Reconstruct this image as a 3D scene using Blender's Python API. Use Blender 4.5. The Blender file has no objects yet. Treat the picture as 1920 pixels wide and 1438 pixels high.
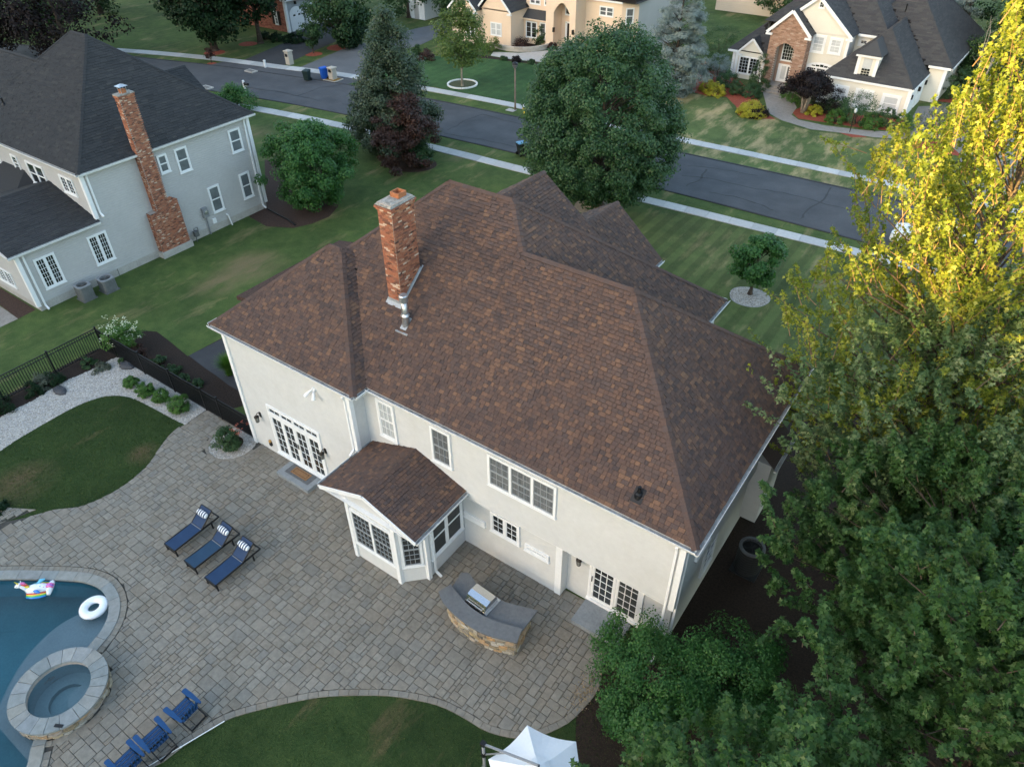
import bpy, math, random
import numpy as np
from mathutils import Vector, Matrix
from mathutils.geometry import tessellate_polygon
R = math.radians
rnd = random.Random(7)
sc = bpy.context.scene
COL = sc.collection

# ---------------------------------------------------------------- camera
FPX, PITCH, ROLL, YAW = 1362.59, R(38.9415), R(-0.434), R(-35.3336)
CAM = Vector((22.38615, -12.56027, 21.05525))
FWD = Vector((math.sin(YAW)*math.cos(PITCH), math.cos(YAW)*math.cos(PITCH), -math.sin(PITCH)))
_r0 = Vector((math.cos(YAW), -math.sin(YAW), 0)); _u0 = _r0.cross(FWD)
RGT = math.cos(ROLL)*_r0 + math.sin(ROLL)*_u0
UPV = -math.sin(ROLL)*_r0 + math.cos(ROLL)*_u0
cd = bpy.data.cameras.new('camera'); cam = bpy.data.objects.new('camera', cd); COL.objects.link(cam)
cd.sensor_width = 36; cd.sensor_fit = 'HORIZONTAL'; cd.lens = FPX/1920*36; cd.clip_start = .1; cd.clip_end = 3000
m = Matrix.Identity(4)
for i in range(3):
    m[i][0], m[i][1], m[i][2], m[i][3] = RGT[i], UPV[i], -FWD[i], CAM[i]
cam.matrix_world = m
sc.camera = cam

# ---------------------------------------------------------------- light
SUN_EL, SUN_DIR = R(10.0), Vector((-.36, -.933))          # low evening sun behind the viewer, off to the left
world = bpy.data.worlds.new('World'); sc.world = world; world.use_nodes = True
wn = world.node_tree.nodes; wl = world.node_tree.links
bg = wn['Background']
sky = wn.new('ShaderNodeTexSky'); sky.sky_type = 'NISHITA'; sky.sun_disc = False
sky.sun_elevation = SUN_EL; sky.sun_rotation = math.atan2(SUN_DIR.x, SUN_DIR.y)
sky.air_density = 1.0; sky.dust_density = 2.0; sky.ozone_density = .6
wl.new(sky.outputs[0], bg.inputs[0]); bg.inputs[1].default_value = 0.15
sl = bpy.data.lights.new('sun', 'SUN'); sun = bpy.data.objects.new('sun', sl); COL.objects.link(sun)
sl.energy = 5.0; sl.angle = R(.5); sl.color = (1, .67, .21)
sd = Vector((SUN_DIR.x*math.cos(SUN_EL), SUN_DIR.y*math.cos(SUN_EL), math.sin(SUN_EL)))
sun.rotation_euler = sd.to_track_quat('Z', 'Y').to_euler()
sc.view_settings.view_transform = 'Standard'; sc.view_settings.look = 'None'
sc.view_settings.gamma = 1; sc.view_settings.use_curve_mapping = False
sc.view_settings.exposure = 2.52

# ---------------------------------------------------------------- measuring
def ray(px, py):
    return RGT*((px-960)/FPX) - UPV*((py-719)/FPX) + FWD
def G(px, py, z=0.0):
    d = ray(px, py); return CAM + d*((z-CAM.z)/d.z)
def onX(px, py, X):
    d = ray(px, py); return CAM + d*((X-CAM.x)/d.x)
def onY(px, py, Y):
    d = ray(px, py); return CAM + d*((Y-CAM.y)/d.y)
def G2(pts, z=0.0):
    return [tuple(G(a, b, z).xy) for a, b in pts]
def up_from(P, px, py):
    d = ray(px, py); k = ((P.x-CAM.x)*d.x+(P.y-CAM.y)*d.y)/(d.x*d.x+d.y*d.y); return CAM.z+k*d.z

# ---------------------------------------------------------------- mesh helpers
XF = [Matrix.Identity(4)]
class MB:
    def __init__(s): s.v = []; s.f = []; s.t = []; s.m = []
    def add(s, vs, fs, t=0.5, m=0):
        b = len(s.v); s.v += [tuple(v) for v in vs]
        for f in fs: s.f.append(tuple(i+b for i in f)); s.t.append(t); s.m.append(m)
        return s
    def box(s, x0, y0, z0, x1, y1, z1, t=.5, m=0):
        return s.add([(x0,y0,z0),(x1,y0,z0),(x1,y1,z0),(x0,y1,z0),(x0,y0,z1),(x1,y0,z1),(x1,y1,z1),(x0,y1,z1)],
                     [(0,3,2,1),(4,5,6,7),(0,1,5,4),(1,2,6,5),(2,3,7,6),(3,0,4,7)], t, m)
    def beam(s, p, q, w, h, up=(0,0,1), t=.5, m=0, w2=None, h2=None):
        p = Vector(p); q = Vector(q); d = (q-p).normalized(); u = Vector(up)
        a = d.cross(u)
        if a.length < 1e-4: a = d.cross(Vector((1,0,0)))
        a.normalize(); b = a.cross(d)
        w2 = w if w2 is None else w2; h2 = h if h2 is None else h2
        vs = []
        for c, ww, hh in ((p, w, h), (q, w2, h2)):
            vs += [c-a*ww/2-b*hh/2, c+a*ww/2-b*hh/2, c+a*ww/2+b*hh/2, c-a*ww/2+b*hh/2]
        return s.add(vs, [(0,1,2,3),(7,6,5,4),(0,4,5,1),(1,5,6,2),(2,6,7,3),(3,7,4,0)], t, m)
    def tube(s, pts, rads, n=8, t=.5, m=0, cap=True):
        pts = [Vector(p) for p in pts]
        if not hasattr(rads, '__len__'): rads = [rads]*len(pts)
        rings = []; a = None
        for i, p in enumerate(pts):
            d = (pts[min(i+1, len(pts)-1)]-pts[max(i-1, 0)]).normalized()
            if a is None:
                a = d.cross(Vector((0,0,1)))
                if a.length < .05: a = d.cross(Vector((1,0,0)))
            a = (a-d*a.dot(d)).normalized(); b = d.cross(a)
            rings.append([p+(a*math.cos(2*math.pi*k/n)+b*math.sin(2*math.pi*k/n))*rads[i] for k in range(n)])
        vs = [v for r in rings for v in r]; fs = []
        for i in range(len(pts)-1):
            for k in range(n):
                fs.append((i*n+k, i*n+(k+1)%n, (i+1)*n+(k+1)%n, (i+1)*n+k))
        if cap: fs.append(tuple(range(n-1,-1,-1))); fs.append(tuple((len(pts)-1)*n+k for k in range(n)))
        return s.add(vs, fs, t, m)
    def lathe(s, prof, n=24, c=(0,0,0), t=.5, m=0, a0=0, a1=2*math.pi, close=False):
        full = abs(a1-a0-2*math.pi) < 1e-6; cols = n if full else n+1
        vs = []; fs = []
        for r, z in prof:
            for k in range(cols):
                a = a0+(a1-a0)*k/n; vs.append((c[0]+r*math.cos(a), c[1]+r*math.sin(a), c[2]+z))
        rows = len(prof)
        for i in range(rows if close else rows-1):
            j = (i+1) % rows
            for k in range(n):
                k2 = (k+1) % cols
                fs.append((i*cols+k, i*cols+k2, j*cols+k2, j*cols+k))
        return s.add(vs, fs, t, m)
    def prism(s, poly, z0, z1, t=.5, m=0, bottom=False):
        n = len(poly)
        ar = sum(poly[i][0]*poly[(i+1)%n][1]-poly[(i+1)%n][0]*poly[i][1] for i in range(n))
        if ar < 0: poly = poly[::-1]
        fs = [tuple(range(n, 2*n))]+[(i, (i+1)%n, n+(i+1)%n, n+i) for i in range(n)]
        if bottom: fs.append(tuple(range(n-1, -1, -1)))
        return s.add([(p[0],p[1],z0) for p in poly]+[(p[0],p[1],z1) for p in poly], fs, t, m)
    def build(s, name, mats, parent=None, kind=None, label=None, cat=None, group=None, smooth=False, origin=None, world=False):
        me = bpy.data.meshes.new(name)
        M4 = XF[0]
        vs = s.v if (M4 == Matrix.Identity(4) or world) else [tuple(M4 @ Vector(v)) for v in s.v]
        o = Vector(origin) if origin is not None else Vector((0,0,0))
        if origin is not None: vs = [(v[0]-o.x, v[1]-o.y, v[2]-o.z) for v in vs]
        me.from_pydata(vs, [], s.f); 
        at = me.attributes.new('tint', 'FLOAT', 'FACE'); at.data.foreach_set('value', s.t)
        for mm in (mats if isinstance(mats, (list, tuple)) else [mats]): me.materials.append(mm)
        me.polygons.foreach_set('material_index', s.m)
        if smooth: me.polygons.foreach_set('use_smooth', [True]*len(s.f))
        me.update()
        ob = bpy.data.objects.new(name, me); COL.objects.link(ob); ob.location = o
        attach(ob, parent); tag(ob, label, cat, group, kind)
        return ob
def attach(ob, parent):
    if parent is None: return
    ob.parent = parent
    if parent.type == 'EMPTY' or parent.parent is None:
        ob.matrix_parent_inverse = Matrix.LocRotScale(parent.location, parent.rotation_euler, None).inverted()
def tag(o, label=None, cat=None, group=None, kind=None):
    if label: o['label'] = label
    if cat: o['category'] = cat
    if group: o['group'] = group
    if kind: o['kind'] = kind
    return o
def thing(name, label, cat, loc=(0,0,0), group=None, rz=0):
    o = bpy.data.objects.new(name, None); COL.objects.link(o); o.empty_display_size = .3
    o.location = loc; o.rotation_euler = (0,0,rz); return tag(o, label, cat, group)
def copy_tree(o, parent=None):
    c = o.copy(); COL.objects.link(c)
    if parent is not None: c.parent = parent
    for ch in list(o.children): copy_tree(ch, c)
    return c
def smoothline(pts, n=6, closed=False):
    out = []; N = len(pts)
    rng = range(N) if closed else range(N-1)
    g = (lambda i: pts[i % N]) if closed else (lambda i: pts[max(0, min(N-1, i))])
    for i in rng:
        p0, p1, p2, p3 = [Vector((*g(i+k)[:2], 0)) for k in (-1,0,1,2)]
        for k in range(n):
            t = k/n
            q = .5*((2*p1)+(p2-p0)*t+(2*p0-5*p1+4*p2-p3)*t*t+(3*p1-p0-3*p2+p3)*t**3)
            out.append((q.x, q.y))
    if not closed: out.append(tuple(pts[-1][:2]))
    return out
def inside(p, poly):
    c = False; n = len(poly); x, y = p[0], p[1]
    for i in range(n):
        a = poly[i]; b = poly[i-1]
        if (a[1] > y) != (b[1] > y) and x < (b[0]-a[0])*(y-a[1])/(b[1]-a[1])+a[0]: c = not c
    return c
def sheet(name, poly, z, mt, holes=(), parent=None, kind='structure'):
    loops = [[Vector((p[0],p[1],0)) for p in poly]]+[[Vector((p[0],p[1],0)) for p in h] for h in holes]
    tris = tessellate_polygon(loops); fl = [v for l in loops for v in l]
    mb = MB(); fs = []
    for a, b, c in tris:
        n = (fl[b]-fl[a]).cross(fl[c]-fl[a]).z
        if abs(n) < 1e-9: continue
        fs.append((a,b,c) if n > 0 else (a,c,b))
    mb.add([(v.x, v.y, z) for v in fl], fs)
    return mb.build(name, mt, parent, kind=kind)
def clip_half(poly, p, n):
    out = []; N = len(poly)
    for i in range(N):
        a = poly[i]; b = poly[(i+1)%N]
        da = (a[0]-p[0])*n[0]+(a[1]-p[1])*n[1]; db = (b[0]-p[0])*n[0]+(b[1]-p[1])*n[1]
        if da >= 0: out.append(a)
        if (da >= 0) != (db >= 0):
            t = da/(da-db); out.append((a[0]+(b[0]-a[0])*t, a[1]+(b[1]-a[1])*t))
    return out
def clip_convex(poly, clip):
    n = len(clip)
    ar = sum(clip[i][0]*clip[(i+1)%n][1]-clip[(i+1)%n][0]*clip[i][1] for i in range(n))
    c = clip if ar > 0 else clip[::-1]
    for i in range(n):
        a = c[i]; b = c[(i+1)%n]
        poly = clip_half(poly, a, (-(b[1]-a[1]), b[0]-a[0]))
        if len(poly) < 3: return []
    return poly
def area2(p):
    return abs(sum(p[i][0]*p[(i+1)%len(p)][1]-p[(i+1)%len(p)][0]*p[i][1] for i in range(len(p))))/2

# ---------------------------------------------------------------- materials
def mk(name):
    mt = bpy.data.materials.new(name); mt.use_nodes = True
    return mt, mt.node_tree.nodes, mt.node_tree.links, mt.node_tree.nodes['Principled BSDF']
def noise(n, l, scale, detail=5, rough=.6, vec=None):
    t = n.new('ShaderNodeTexNoise'); t.inputs['Scale'].default_value = scale
    t.inputs['Detail'].default_value = detail; t.inputs['Roughness'].default_value = rough
    if vec: l.new(vec, t.inputs['Vector'])
    return t
def ramp(n, l, fac, stops):
    r = n.new('ShaderNodeValToRGB'); e = r.color_ramp.elements
    while len(e) < len(stops): e.new(1)
    for el, (p, c) in zip(e, stops):
        el.position = p; el.color = (c[0], c[1], c[2], 1)
    l.new(fac, r.inputs[0]); return r
def mixc(n, l, mode, fac, a, b):
    x = n.new('ShaderNodeMix'); x.data_type = 'RGBA'; x.blend_type = mode
    for s, v in ((0, fac), (6, a), (7, b)):
        if isinstance(v, (int, float)): x.inputs[s].default_value = v
        elif isinstance(v, tuple): x.inputs[s].default_value = (*v, 1)
        else: l.new(v, x.inputs[s])
    return x.outputs[2]
def M(name, c1, c2=None, ns=3., rough=.85, bump=0., bs=60., tint=None, metal=0., spec=.3, var=.25, coat=0., vs=14., stain=None, aniso=None):
    mt, n, l, b = mk(name)
    tc = n.new('ShaderNodeTexCoord'); vec = tc.outputs['Object']
    if aniso:
        mp = n.new('ShaderNodeMapping'); mp.inputs['Scale'].default_value = aniso; l.new(vec, mp.inputs[0]); vec = mp.outputs[0]
    if tint:
        at = n.new('ShaderNodeAttribute'); at.attribute_name = 'tint'
        k = len(tint)-1
        col = ramp(n, l, at.outputs['Fac'], [(i/k, c) for i, c in enumerate(tint)]).outputs[0]
    elif c2:
        t = noise(n, l, ns, 6, .6, vec)
        col = ramp(n, l, t.outputs['Fac'], [(.33, c1), (.67, c2)]).outputs[0]
    else:
        rg = n.new('ShaderNodeRGB'); rg.outputs[0].default_value = (*c1, 1); col = rg.outputs[0]
    if var:
        t2 = noise(n, l, vs, 4, .7, vec)
        g = ramp(n, l, t2.outputs['Fac'], [(.25, (1-var,)*3), (.75, (1+var*.6,)*3)])
        col = mixc(n, l, 'MULTIPLY', 1., col, g.outputs[0])
    if stain:
        t3 = noise(n, l, stain[0], 5, .65, vec)
        g = ramp(n, l, t3.outputs['Fac'], [(stain[1], (1,1,1)), (stain[2], stain[3])])
        col = mixc(n, l, 'MULTIPLY', 1., col, g.outputs[0])
    l.new(col, b.inputs['Base Color'])
    b.inputs['Roughness'].default_value = rough; b.inputs['Metallic'].default_value = metal
    b.inputs['Specular IOR Level'].default_value = spec
    if coat: b.inputs['Coat Weight'].default_value = coat; b.inputs['Coat Roughness'].default_value = .04
    if bump:
        t4 = noise(n, l, bs, 4, .7, vec); bp = n.new('ShaderNodeBump')
        bp.inputs['Strength'].default_value = bump; bp.inputs['Distance'].default_value = .02
        l.new(t4.outputs['Fac'], bp.inputs['Height']); l.new(bp.outputs[0], b.inputs['Normal'])
    return mt
def leafmat(name, cols, trans=.35, rough=.5, spec=.35, tcol=None):
    mt, n, l, b = mk(name)
    at = n.new('ShaderNodeAttribute'); at.attribute_name = 'tint'; k = len(cols)-1
    rp = ramp(n, l, at.outputs['Fac'], [(i/k, c) for i, c in enumerate(cols)])
    l.new(rp.outputs[0], b.inputs['Base Color']); b.inputs['Roughness'].default_value = rough
    b.inputs['Specular IOR Level'].default_value = spec
    tr = n.new('ShaderNodeBsdfTranslucent')
    l.new(mixc(n, l, 'MULTIPLY', 1., rp.outputs[0], tcol or (1.5, 1.6, .7)), tr.inputs[0])
    mx = n.new('ShaderNodeMixShader'); mx.inputs[0].default_value = trans
    l.new(b.outputs[0], mx.inputs[1]); l.new(tr.outputs[0], mx.inputs[2])
    l.new(mx.outputs[0], n['Material Output'].inputs[0]); return mt
def grassmat(name, g1, g2, dry, dryamt, stripes=0., bare=()):
    mt, n, l, b = mk(name); tc = n.new('ShaderNodeTexCoord'); v = tc.outputs['Object']
    big = noise(n, l, .22, 6, .62, v); mid = noise(n, l, 1.3, 6, .7, v); fine = noise(n, l, 26, 3, .8, v)
    mp = n.new('ShaderNodeMapping'); mp.inputs['Scale'].default_value = (1.2, .35, 1); mp.inputs['Rotation'].default_value = (0, 0, .5); l.new(v, mp.inputs[0])
    stre = noise(n, l, .55, 6, .68, mp.outputs[0])
    c = ramp(n, l, mid.outputs['Fac'], [(.3, g1), (.7, g2)]).outputs[0]
    d = ramp(n, l, stre.outputs['Fac'], [(dryamt, (0,0,0)), (dryamt+.16, (1,1,1))]).outputs[0]
    c = mixc(n, l, 'MIX', d, c, dry)
    g = ramp(n, l, big.outputs['Fac'], [(.3, (.64,.68,.68)), (.7, (1.34,1.30,1.2))]).outputs[0]
    c = mixc(n, l, 'MULTIPLY', 1., c, g)
    for bx, by, br in bare:
        vm = n.new('ShaderNodeVectorMath'); vm.operation = 'DISTANCE'; vm.inputs[1].default_value = (bx, by, 0); l.new(v, vm.inputs[0])
        mr = n.new('ShaderNodeMapRange'); mr.inputs[1].default_value = br; mr.inputs[2].default_value = br*.25; l.new(vm.outputs['Value'], mr.inputs[0])
        nb = ramp(n, l, stre.outputs['Fac'], [(.36, (0,0,0)), (.56, (1,1,1))])
        mm = n.new('ShaderNodeMath'); mm.operation = 'MULTIPLY'; l.new(mr.outputs[0], mm.inputs[0]); l.new(nb.outputs[0], mm.inputs[1])
        c = mixc(n, l, 'MIX', mm.outputs[0], c, (dry[0]*.85, dry[1]*.82, dry[2]*.85))
    f = ramp(n, l, fine.outputs['Fac'], [(.25, (.55,.55,.55)), (.75, (1.4,1.4,1.35))]).outputs[0]
    c = mixc(n, l, 'MULTIPLY', 1., c, f)
    if stripes:
        w = n.new('ShaderNodeTexWave'); w.inputs['Scale'].default_value = .32; w.inputs['Distortion'].default_value = .6
        l.new(v, w.inputs['Vector'])
        s = ramp(n, l, w.outputs['Fac'], [(.35, (1-stripes,)*3), (.65, (1+stripes,)*3)]).outputs[0]
        c = mixc(n, l, 'MULTIPLY', 1., c, s)
    l.new(c, b.inputs['Base Color']); b.inputs['Roughness'].default_value = .9; b.inputs['Specular IOR Level'].default_value = .15
    bp = n.new('ShaderNodeBump'); bp.inputs['Strength'].default_value = .9; bp.inputs['Distance'].default_value = .05
    l.new(fine.outputs['Fac'], bp.inputs['Height']); l.new(bp.outputs[0], b.inputs['Normal'])
    return mt

# ---------------------------------------------------------------- palette
shing_brown = M('shingle_brown', (0,0,0), tint=[(.070,.052,.048),(.090,.060,.050),(.110,.068,.053),(.094,.066,.058),(.120,.073,.055),(.138,.082,.058),(.180,.105,.067)], rough=.95, var=.3, vs=26, bump=.35, bs=160, stain=(.5,.5,.8,(.8,.8,.82)))
shing_char = M('shingle_charcoal', (0,0,0), tint=[(.027,.029,.031),(.038,.039,.041),(.033,.035,.038),(.047,.047,.047)], rough=.95, var=.3, vs=20, bump=.35, bs=120)
shing_grey = M('shingle_grey', (0,0,0), tint=[(.050,.050,.052),(.062,.061,.061),(.072,.070,.068)], rough=.95, var=.25, vs=16, bump=.3, bs=120)
deck = M('roof_deck', (.016,.014,.013), rough=.95)
siding_cream = M('siding_cream', (.555,.56,.55), (.59,.595,.585), ns=.8, rough=.7, var=.06, vs=5, stain=(.7,.5,.85,(.93,.92,.90)))
siding_taupe = M('siding_taupe', (.425,.418,.405), (.455,.448,.435), ns=.9, rough=.7, var=.06, vs=5)
siding_beige = M('siding_beige', (.56,.47,.37), (.60,.51,.40), ns=.6, rough=.75, var=.05)
stucco_cream = M('stucco_cream', (.68,.645,.56), (.72,.685,.60), ns=.7, rough=.8, var=.06)
stucco_peach = M('stucco_peach', (.74,.57,.42), (.78,.61,.45), ns=.6, rough=.85, var=.07)
stucco_grey = M('stucco_grey', (.42,.41,.38), (.46,.45,.42), ns=.6, rough=.85, var=.06)
white = M('trim_white', (.78,.79,.79), rough=.5, var=.07, vs=6)
white_old = M('trim_white_worn', (.66,.67,.66), (.78,.79,.78), ns=3, rough=.55, var=.1)
alum = M('gutter_trough', (.22,.23,.23), (.42,.43,.43), ns=5, rough=.6, var=.3)
concrete_f = M('foundation_concrete', (.36,.34,.31), (.46,.44,.40), ns=2, rough=.9, var=.2)
glass = M('glass_dark', (.012,.016,.018), (.03,.036,.04), ns=.9, rough=.03, spec=.75, coat=.6, var=.3, vs=2)
glass_cur = M('glass_curtain', (.085,.095,.10), (.17,.18,.185), ns=2.5, rough=.25, spec=.5, coat=.7, var=.2, aniso=(9,9,.6))
glass_pale = M('glass_blind', (.50,.52,.53), (.60,.62,.62), ns=2, rough=.25, spec=.5, coat=.5, var=.1)
glass_sheer = M('glass_sheer', (.34,.37,.38), (.50,.53,.54), ns=2.5, rough=.3, coat=.5, var=.15, aniso=(9,9,.6))
screen_m = M('screen_mesh', (.03,.034,.036), (.05,.055,.055), ns=3, rough=.5, var=.2)
BR = [(.07,.038,.030),(.40,.155,.085),(.34,.12,.070),(.46,.20,.110),(.24,.095,.066),(.39,.155,.09),(.13,.062,.048),(.46,.24,.15),(.60,.46,.35)]
brick_m = M('brick', (0,0,0), tint=BR, rough=.9, var=.3, vs=30, bump=.3, bs=90)
mortar = M('mortar', (.34,.29,.25), (.42,.37,.32), ns=6, rough=.95, var=.25)
lead = M('lead_flashing', (.30,.32,.34), (.40,.42,.44), ns=6, rough=.55, metal=.3, var=.2)
sash_grey = M('sash_grey', (.30,.32,.33), rough=.5, var=.08)
glass_grey = M('glass_grey', (.11,.125,.135), (.17,.19,.20), ns=1.5, rough=.2, spec=.5, coat=.6, var=.15)
steel = M('galvanised_steel', (.50,.52,.54), (.62,.64,.66), ns=8, rough=.35, metal=.85, var=.15)
stainless = M('stainless', (.62,.63,.64), rough=.18, metal=1, var=.08)
blackm = M('black_metal', (.012,.012,.013), rough=.45, var=.2)
bronze = M('dark_bronze', (.035,.028,.022), rough=.45, metal=.5, var=.2)
clay = M('clay_flue', (.42,.17,.08), (.34,.13,.06), ns=6, rough=.85, var=.25)
crown_m = M('mortar_crown', (.20,.19,.17), (.42,.40,.36), ns=7, rough=.95, var=.4, vs=18, bump=.5)
asphalt = M('asphalt', (.060,.063,.068), (.085,.088,.093), ns=.5, rough=.9, var=.22, vs=30, bump=.3, bs=120, stain=(.16,.5,.8,(.82,.82,.84)))
asphalt_dk = M('asphalt_driveway', (.040,.042,.046), (.055,.057,.060), ns=.6, rough=.9, var=.2, vs=30)
asphalt_lt = M('asphalt_worn', (.105,.110,.115), (.135,.138,.142), ns=.5, rough=.9, var=.15, vs=30)
sealer = M('crack_sealer', (.018,.018,.02), rough=.6, var=.2)
slab_m = M('sidewalk_concrete', (0,0,0), tint=[(.36,.37,.36),(.44,.44,.43),(.50,.50,.48)], rough=.9, var=.15, vs=6, bump=.2)
paver_m = M('paver', (0,0,0), tint=[(.190,.178,.154),(.214,.198,.168),(.228,.208,.172),(.216,.188,.150),(.248,.228,.190),(.198,.186,.162),(.224,.202,.166)], rough=.9, var=.28, vs=7, bump=.35, bs=70, stain=(.8,.5,.85,(.72,.72,.70)))
joint_m = M('paver_joint', (.046,.043,.038), (.072,.067,.058), ns=9, rough=.95)
coping_m = M('bluestone', (0,0,0), tint=[(.20,.225,.225),(.255,.27,.26),(.27,.265,.235),(.23,.25,.255),(.31,.315,.30)], rough=.8, var=.25, vs=5, bump=.3, bs=40)
fstone = M('fieldstone', (0,0,0), tint=[(.20,.18,.15),(.34,.29,.21),(.42,.26,.13),(.38,.36,.31),(.27,.21,.15),(.46,.44,.39),(.40,.31,.17),(.12,.11,.10)], rough=.9, var=.35, vs=11, bump=.6, bs=30)
granite = M('grey_granite', (.115,.120,.124), (.175,.180,.182), ns=60, rough=.6, var=.2, vs=9, stain=(1.6,.5,.8,(.75,.75,.78)))
bluest = M('bluestone_step', (.20,.22,.235), (.26,.28,.29), ns=3, rough=.8, var=.18, bump=.2)
plaster = M('pool_plaster', (.27,.32,.33), (.31,.36,.37), ns=1.2, rough=.9, var=.12)
tile_dk = M('waterline_tile', (.035,.045,.055), (.06,.07,.08), ns=8, rough=.3, var=.3)
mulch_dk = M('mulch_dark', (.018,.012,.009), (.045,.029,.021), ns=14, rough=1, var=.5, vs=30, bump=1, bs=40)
mulch_br = M('mulch_brown', (.050,.030,.023), (.085,.050,.038), ns=9, rough=1, var=.45, vs=26, bump=1, bs=40)
mulch_red = M('mulch_red', (.24,.050,.028), (.33,.085,.050), ns=5, rough=1, var=.3, vs=18, bump=.8, bs=30)
mulch_tan = M('mulch_tan', (.25,.21,.16), (.33,.28,.22), ns=6, rough=1, var=.3, vs=18, bump=.8)
gravel_base = M('gravel_base', (.30,.29,.27), (.42,.41,.39), ns=25, rough=1, var=.4, vs=40, bump=1, bs=40)
peb = M('pebble', (0,0,0), tint=[(.22,.195,.165),(.38,.35,.305),(.50,.47,.43),(.43,.385,.325),(.60,.575,.53)], rough=.9, var=.1)
drive_tan = M('drive_paving', (.19,.175,.16), (.24,.225,.205), ns=2, rough=.9, var=.15, vs=12)
walk_tan = M('walk_paving', (.24,.215,.19), (.31,.285,.255), ns=3, rough=.9, var=.2, vs=12)
lawn_m = grassmat('lawn_grass', (.048,.086,.025), (.094,.130,.042), (.22,.185,.095), .54, 0., [(*G(470,500).xy,2.4),(*G(410,530).xy,1.8),(*G(520,560).xy,1.6),(*G(640,690).xy,1.5),(*G(470,250).xy,2.0),(*G(860,290).xy,1.8)])
lawn_dry = grassmat('lawn_dry', (.072,.108,.038), (.120,.155,.058), (.36,.29,.16), .47)
lawn_lush = grassmat('lawn_lush', (.036,.085,.030), (.058,.115,.044), (.12,.14,.06), .66, .05)
lawn_mow = grassmat('lawn_mown', (.062,.092,.030), (.100,.122,.045), (.22,.185,.095), .54, .13)
lawn_dk = grassmat('lawn_dark', (.026,.052,.016), (.050,.078,.025), (.15,.115,.06), .60, 0., [(*G(45,905).xy,1.5),(*G(270,850).xy,.8)])  # darker green mix for the back and island lawns
navy = M('sling_navy', (.010,.034,.088), (.014,.042,.104), ns=3, rough=.6, var=.15, vs=60)
navy2 = M('sling_teal_navy', (.012,.042,.085), (.016,.05,.10), ns=3, rough=.6, var=.15, vs=60)
adir = M('resin_blue', (.006,.050,.150), (.010,.062,.175), ns=4, rough=.45, var=.12)
umb_m = M('canopy_white', (.74,.76,.77), (.80,.81,.82), ns=2, rough=.85, var=.05)
vinyl = M('vinyl_white', (.82,.84,.86), rough=.22, spec=.5, var=.04, coat=.3)
vin = lambda nm, c: M(nm, c, rough=.25, spec=.5, var=.06, coat=.3)
acgrey = M('condenser_grey', (.10,.105,.105), (.14,.145,.14), ns=5, rough=.6, var=.15)
aclite = M('condenser_top', (.24,.25,.26), rough=.5, var=.15)
bark = M('bark', (.060,.045,.035), (.11,.085,.066), ns=7, rough=1, var=.4, vs=16, bump=1, bs=26)
bark_pale = M('bark_pale', (.22,.19,.15), (.36,.31,.25), ns=6, rough=1, var=.35, vs=14)
twig_m = M('twig', (.16,.10,.062), (.22,.145,.09), ns=6, rough=.9, var=.2)

# ---------------------------------------------------------------- building kit
def beamline(mb, pts, w, h, closed=False, **k):
    for a, b in zip(pts, pts[1:]): mb.beam(a, b, w, h, **k)
def shingle_tabs(P, expo=.145, wr=(.10,.23), th=.016, keep=None, out=None, rg=rnd):
    """P: convex planar roof face, first edge = eave. Returns tabs as (centre, verts, faces, tint)."""
    P = [Vector(p) for p in P]
    X = (P[1]-P[0]).normalized(); N = (P[1]-P[0]).cross(P[2]-P[0]).normalized()
    if N.z < 0: N = -N
    Y = N.cross(X)
    if Y.z < 0: Y = -Y
    pl = [((p-P[0]).dot(X), (p-P[0]).dot(Y)) for p in P]
    bmin = min(q[1] for q in pl); bmax = max(q[1] for q in pl)
    nrow = int((bmax-bmin)/expo)+1
    for r in range(nrow):
        b0 = bmin+r*expo; b1 = b0+expo
        row = clip_half(clip_half(pl, (0,b0), (0,1)), (0,b1-expo*.05), (0,-1))
        if len(row) < 3: continue
        a0 = min(q[0] for q in row); a1 = max(q[0] for q in row)
        a = a0-rg.random()*wr[1]
        while a < a1:
            w = rg.uniform(*wr)
            tab = clip_half(clip_half(row, (a+.004,0), (1,0)), (a+w-.004,0), (-1,0))
            a += w
            if len(tab) < 3 or area2(tab) < .0012: continue
            th_ = th*rg.choice((.9, .9, 1.5, 1.9))
            top = [P[0]+X*q[0]+Y*q[1]+N*(.012+th_*(1-.55*(q[1]-b0)/expo)) for q in tab]
            c = sum(top, Vector())/len(top)
            if keep and not keep(c): continue
            bot = [P[0]+X*q[0]+Y*q[1]+N*.002 for q in tab]
            n = len(tab)
            fs = [tuple(range(n))]+[(i, i+n, (i+1)%n+n, (i+1)%n) for i in range(n)]
            nn = (top[1]-top[0]).cross(top[2]-top[0])
            if nn.dot(N) < 0: fs = [f[::-1] for f in fs]
            u = rg.random(); t = u*.62 if rg.random() < .74 else .62+.38*u
            out.append((c, top+bot, fs, t, area2(tab)*max(.05, N.dot((CAM-c).normalized()))/(CAM-c).length_squared, N.dot(CAM-c)))
    return out
def lay_shingles(roof, tabs, mt, n_ind=300, name='shingle'):
    tabs.sort(key=lambda q: -q[4])
    ind = [q for q in tabs if q[5] > 0][:n_ind] if n_ind else []
    ids = set(id(q) for q in ind)
    for q in ind: MB().add(q[1], q[2], q[3]).build(name, mt, roof)
    rest = MB()
    for q in tabs:
        if id(q) not in ids: rest.add(q[1], q[2], q[3])
    rest.build(name, mt, roof, kind='stuff')
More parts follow.
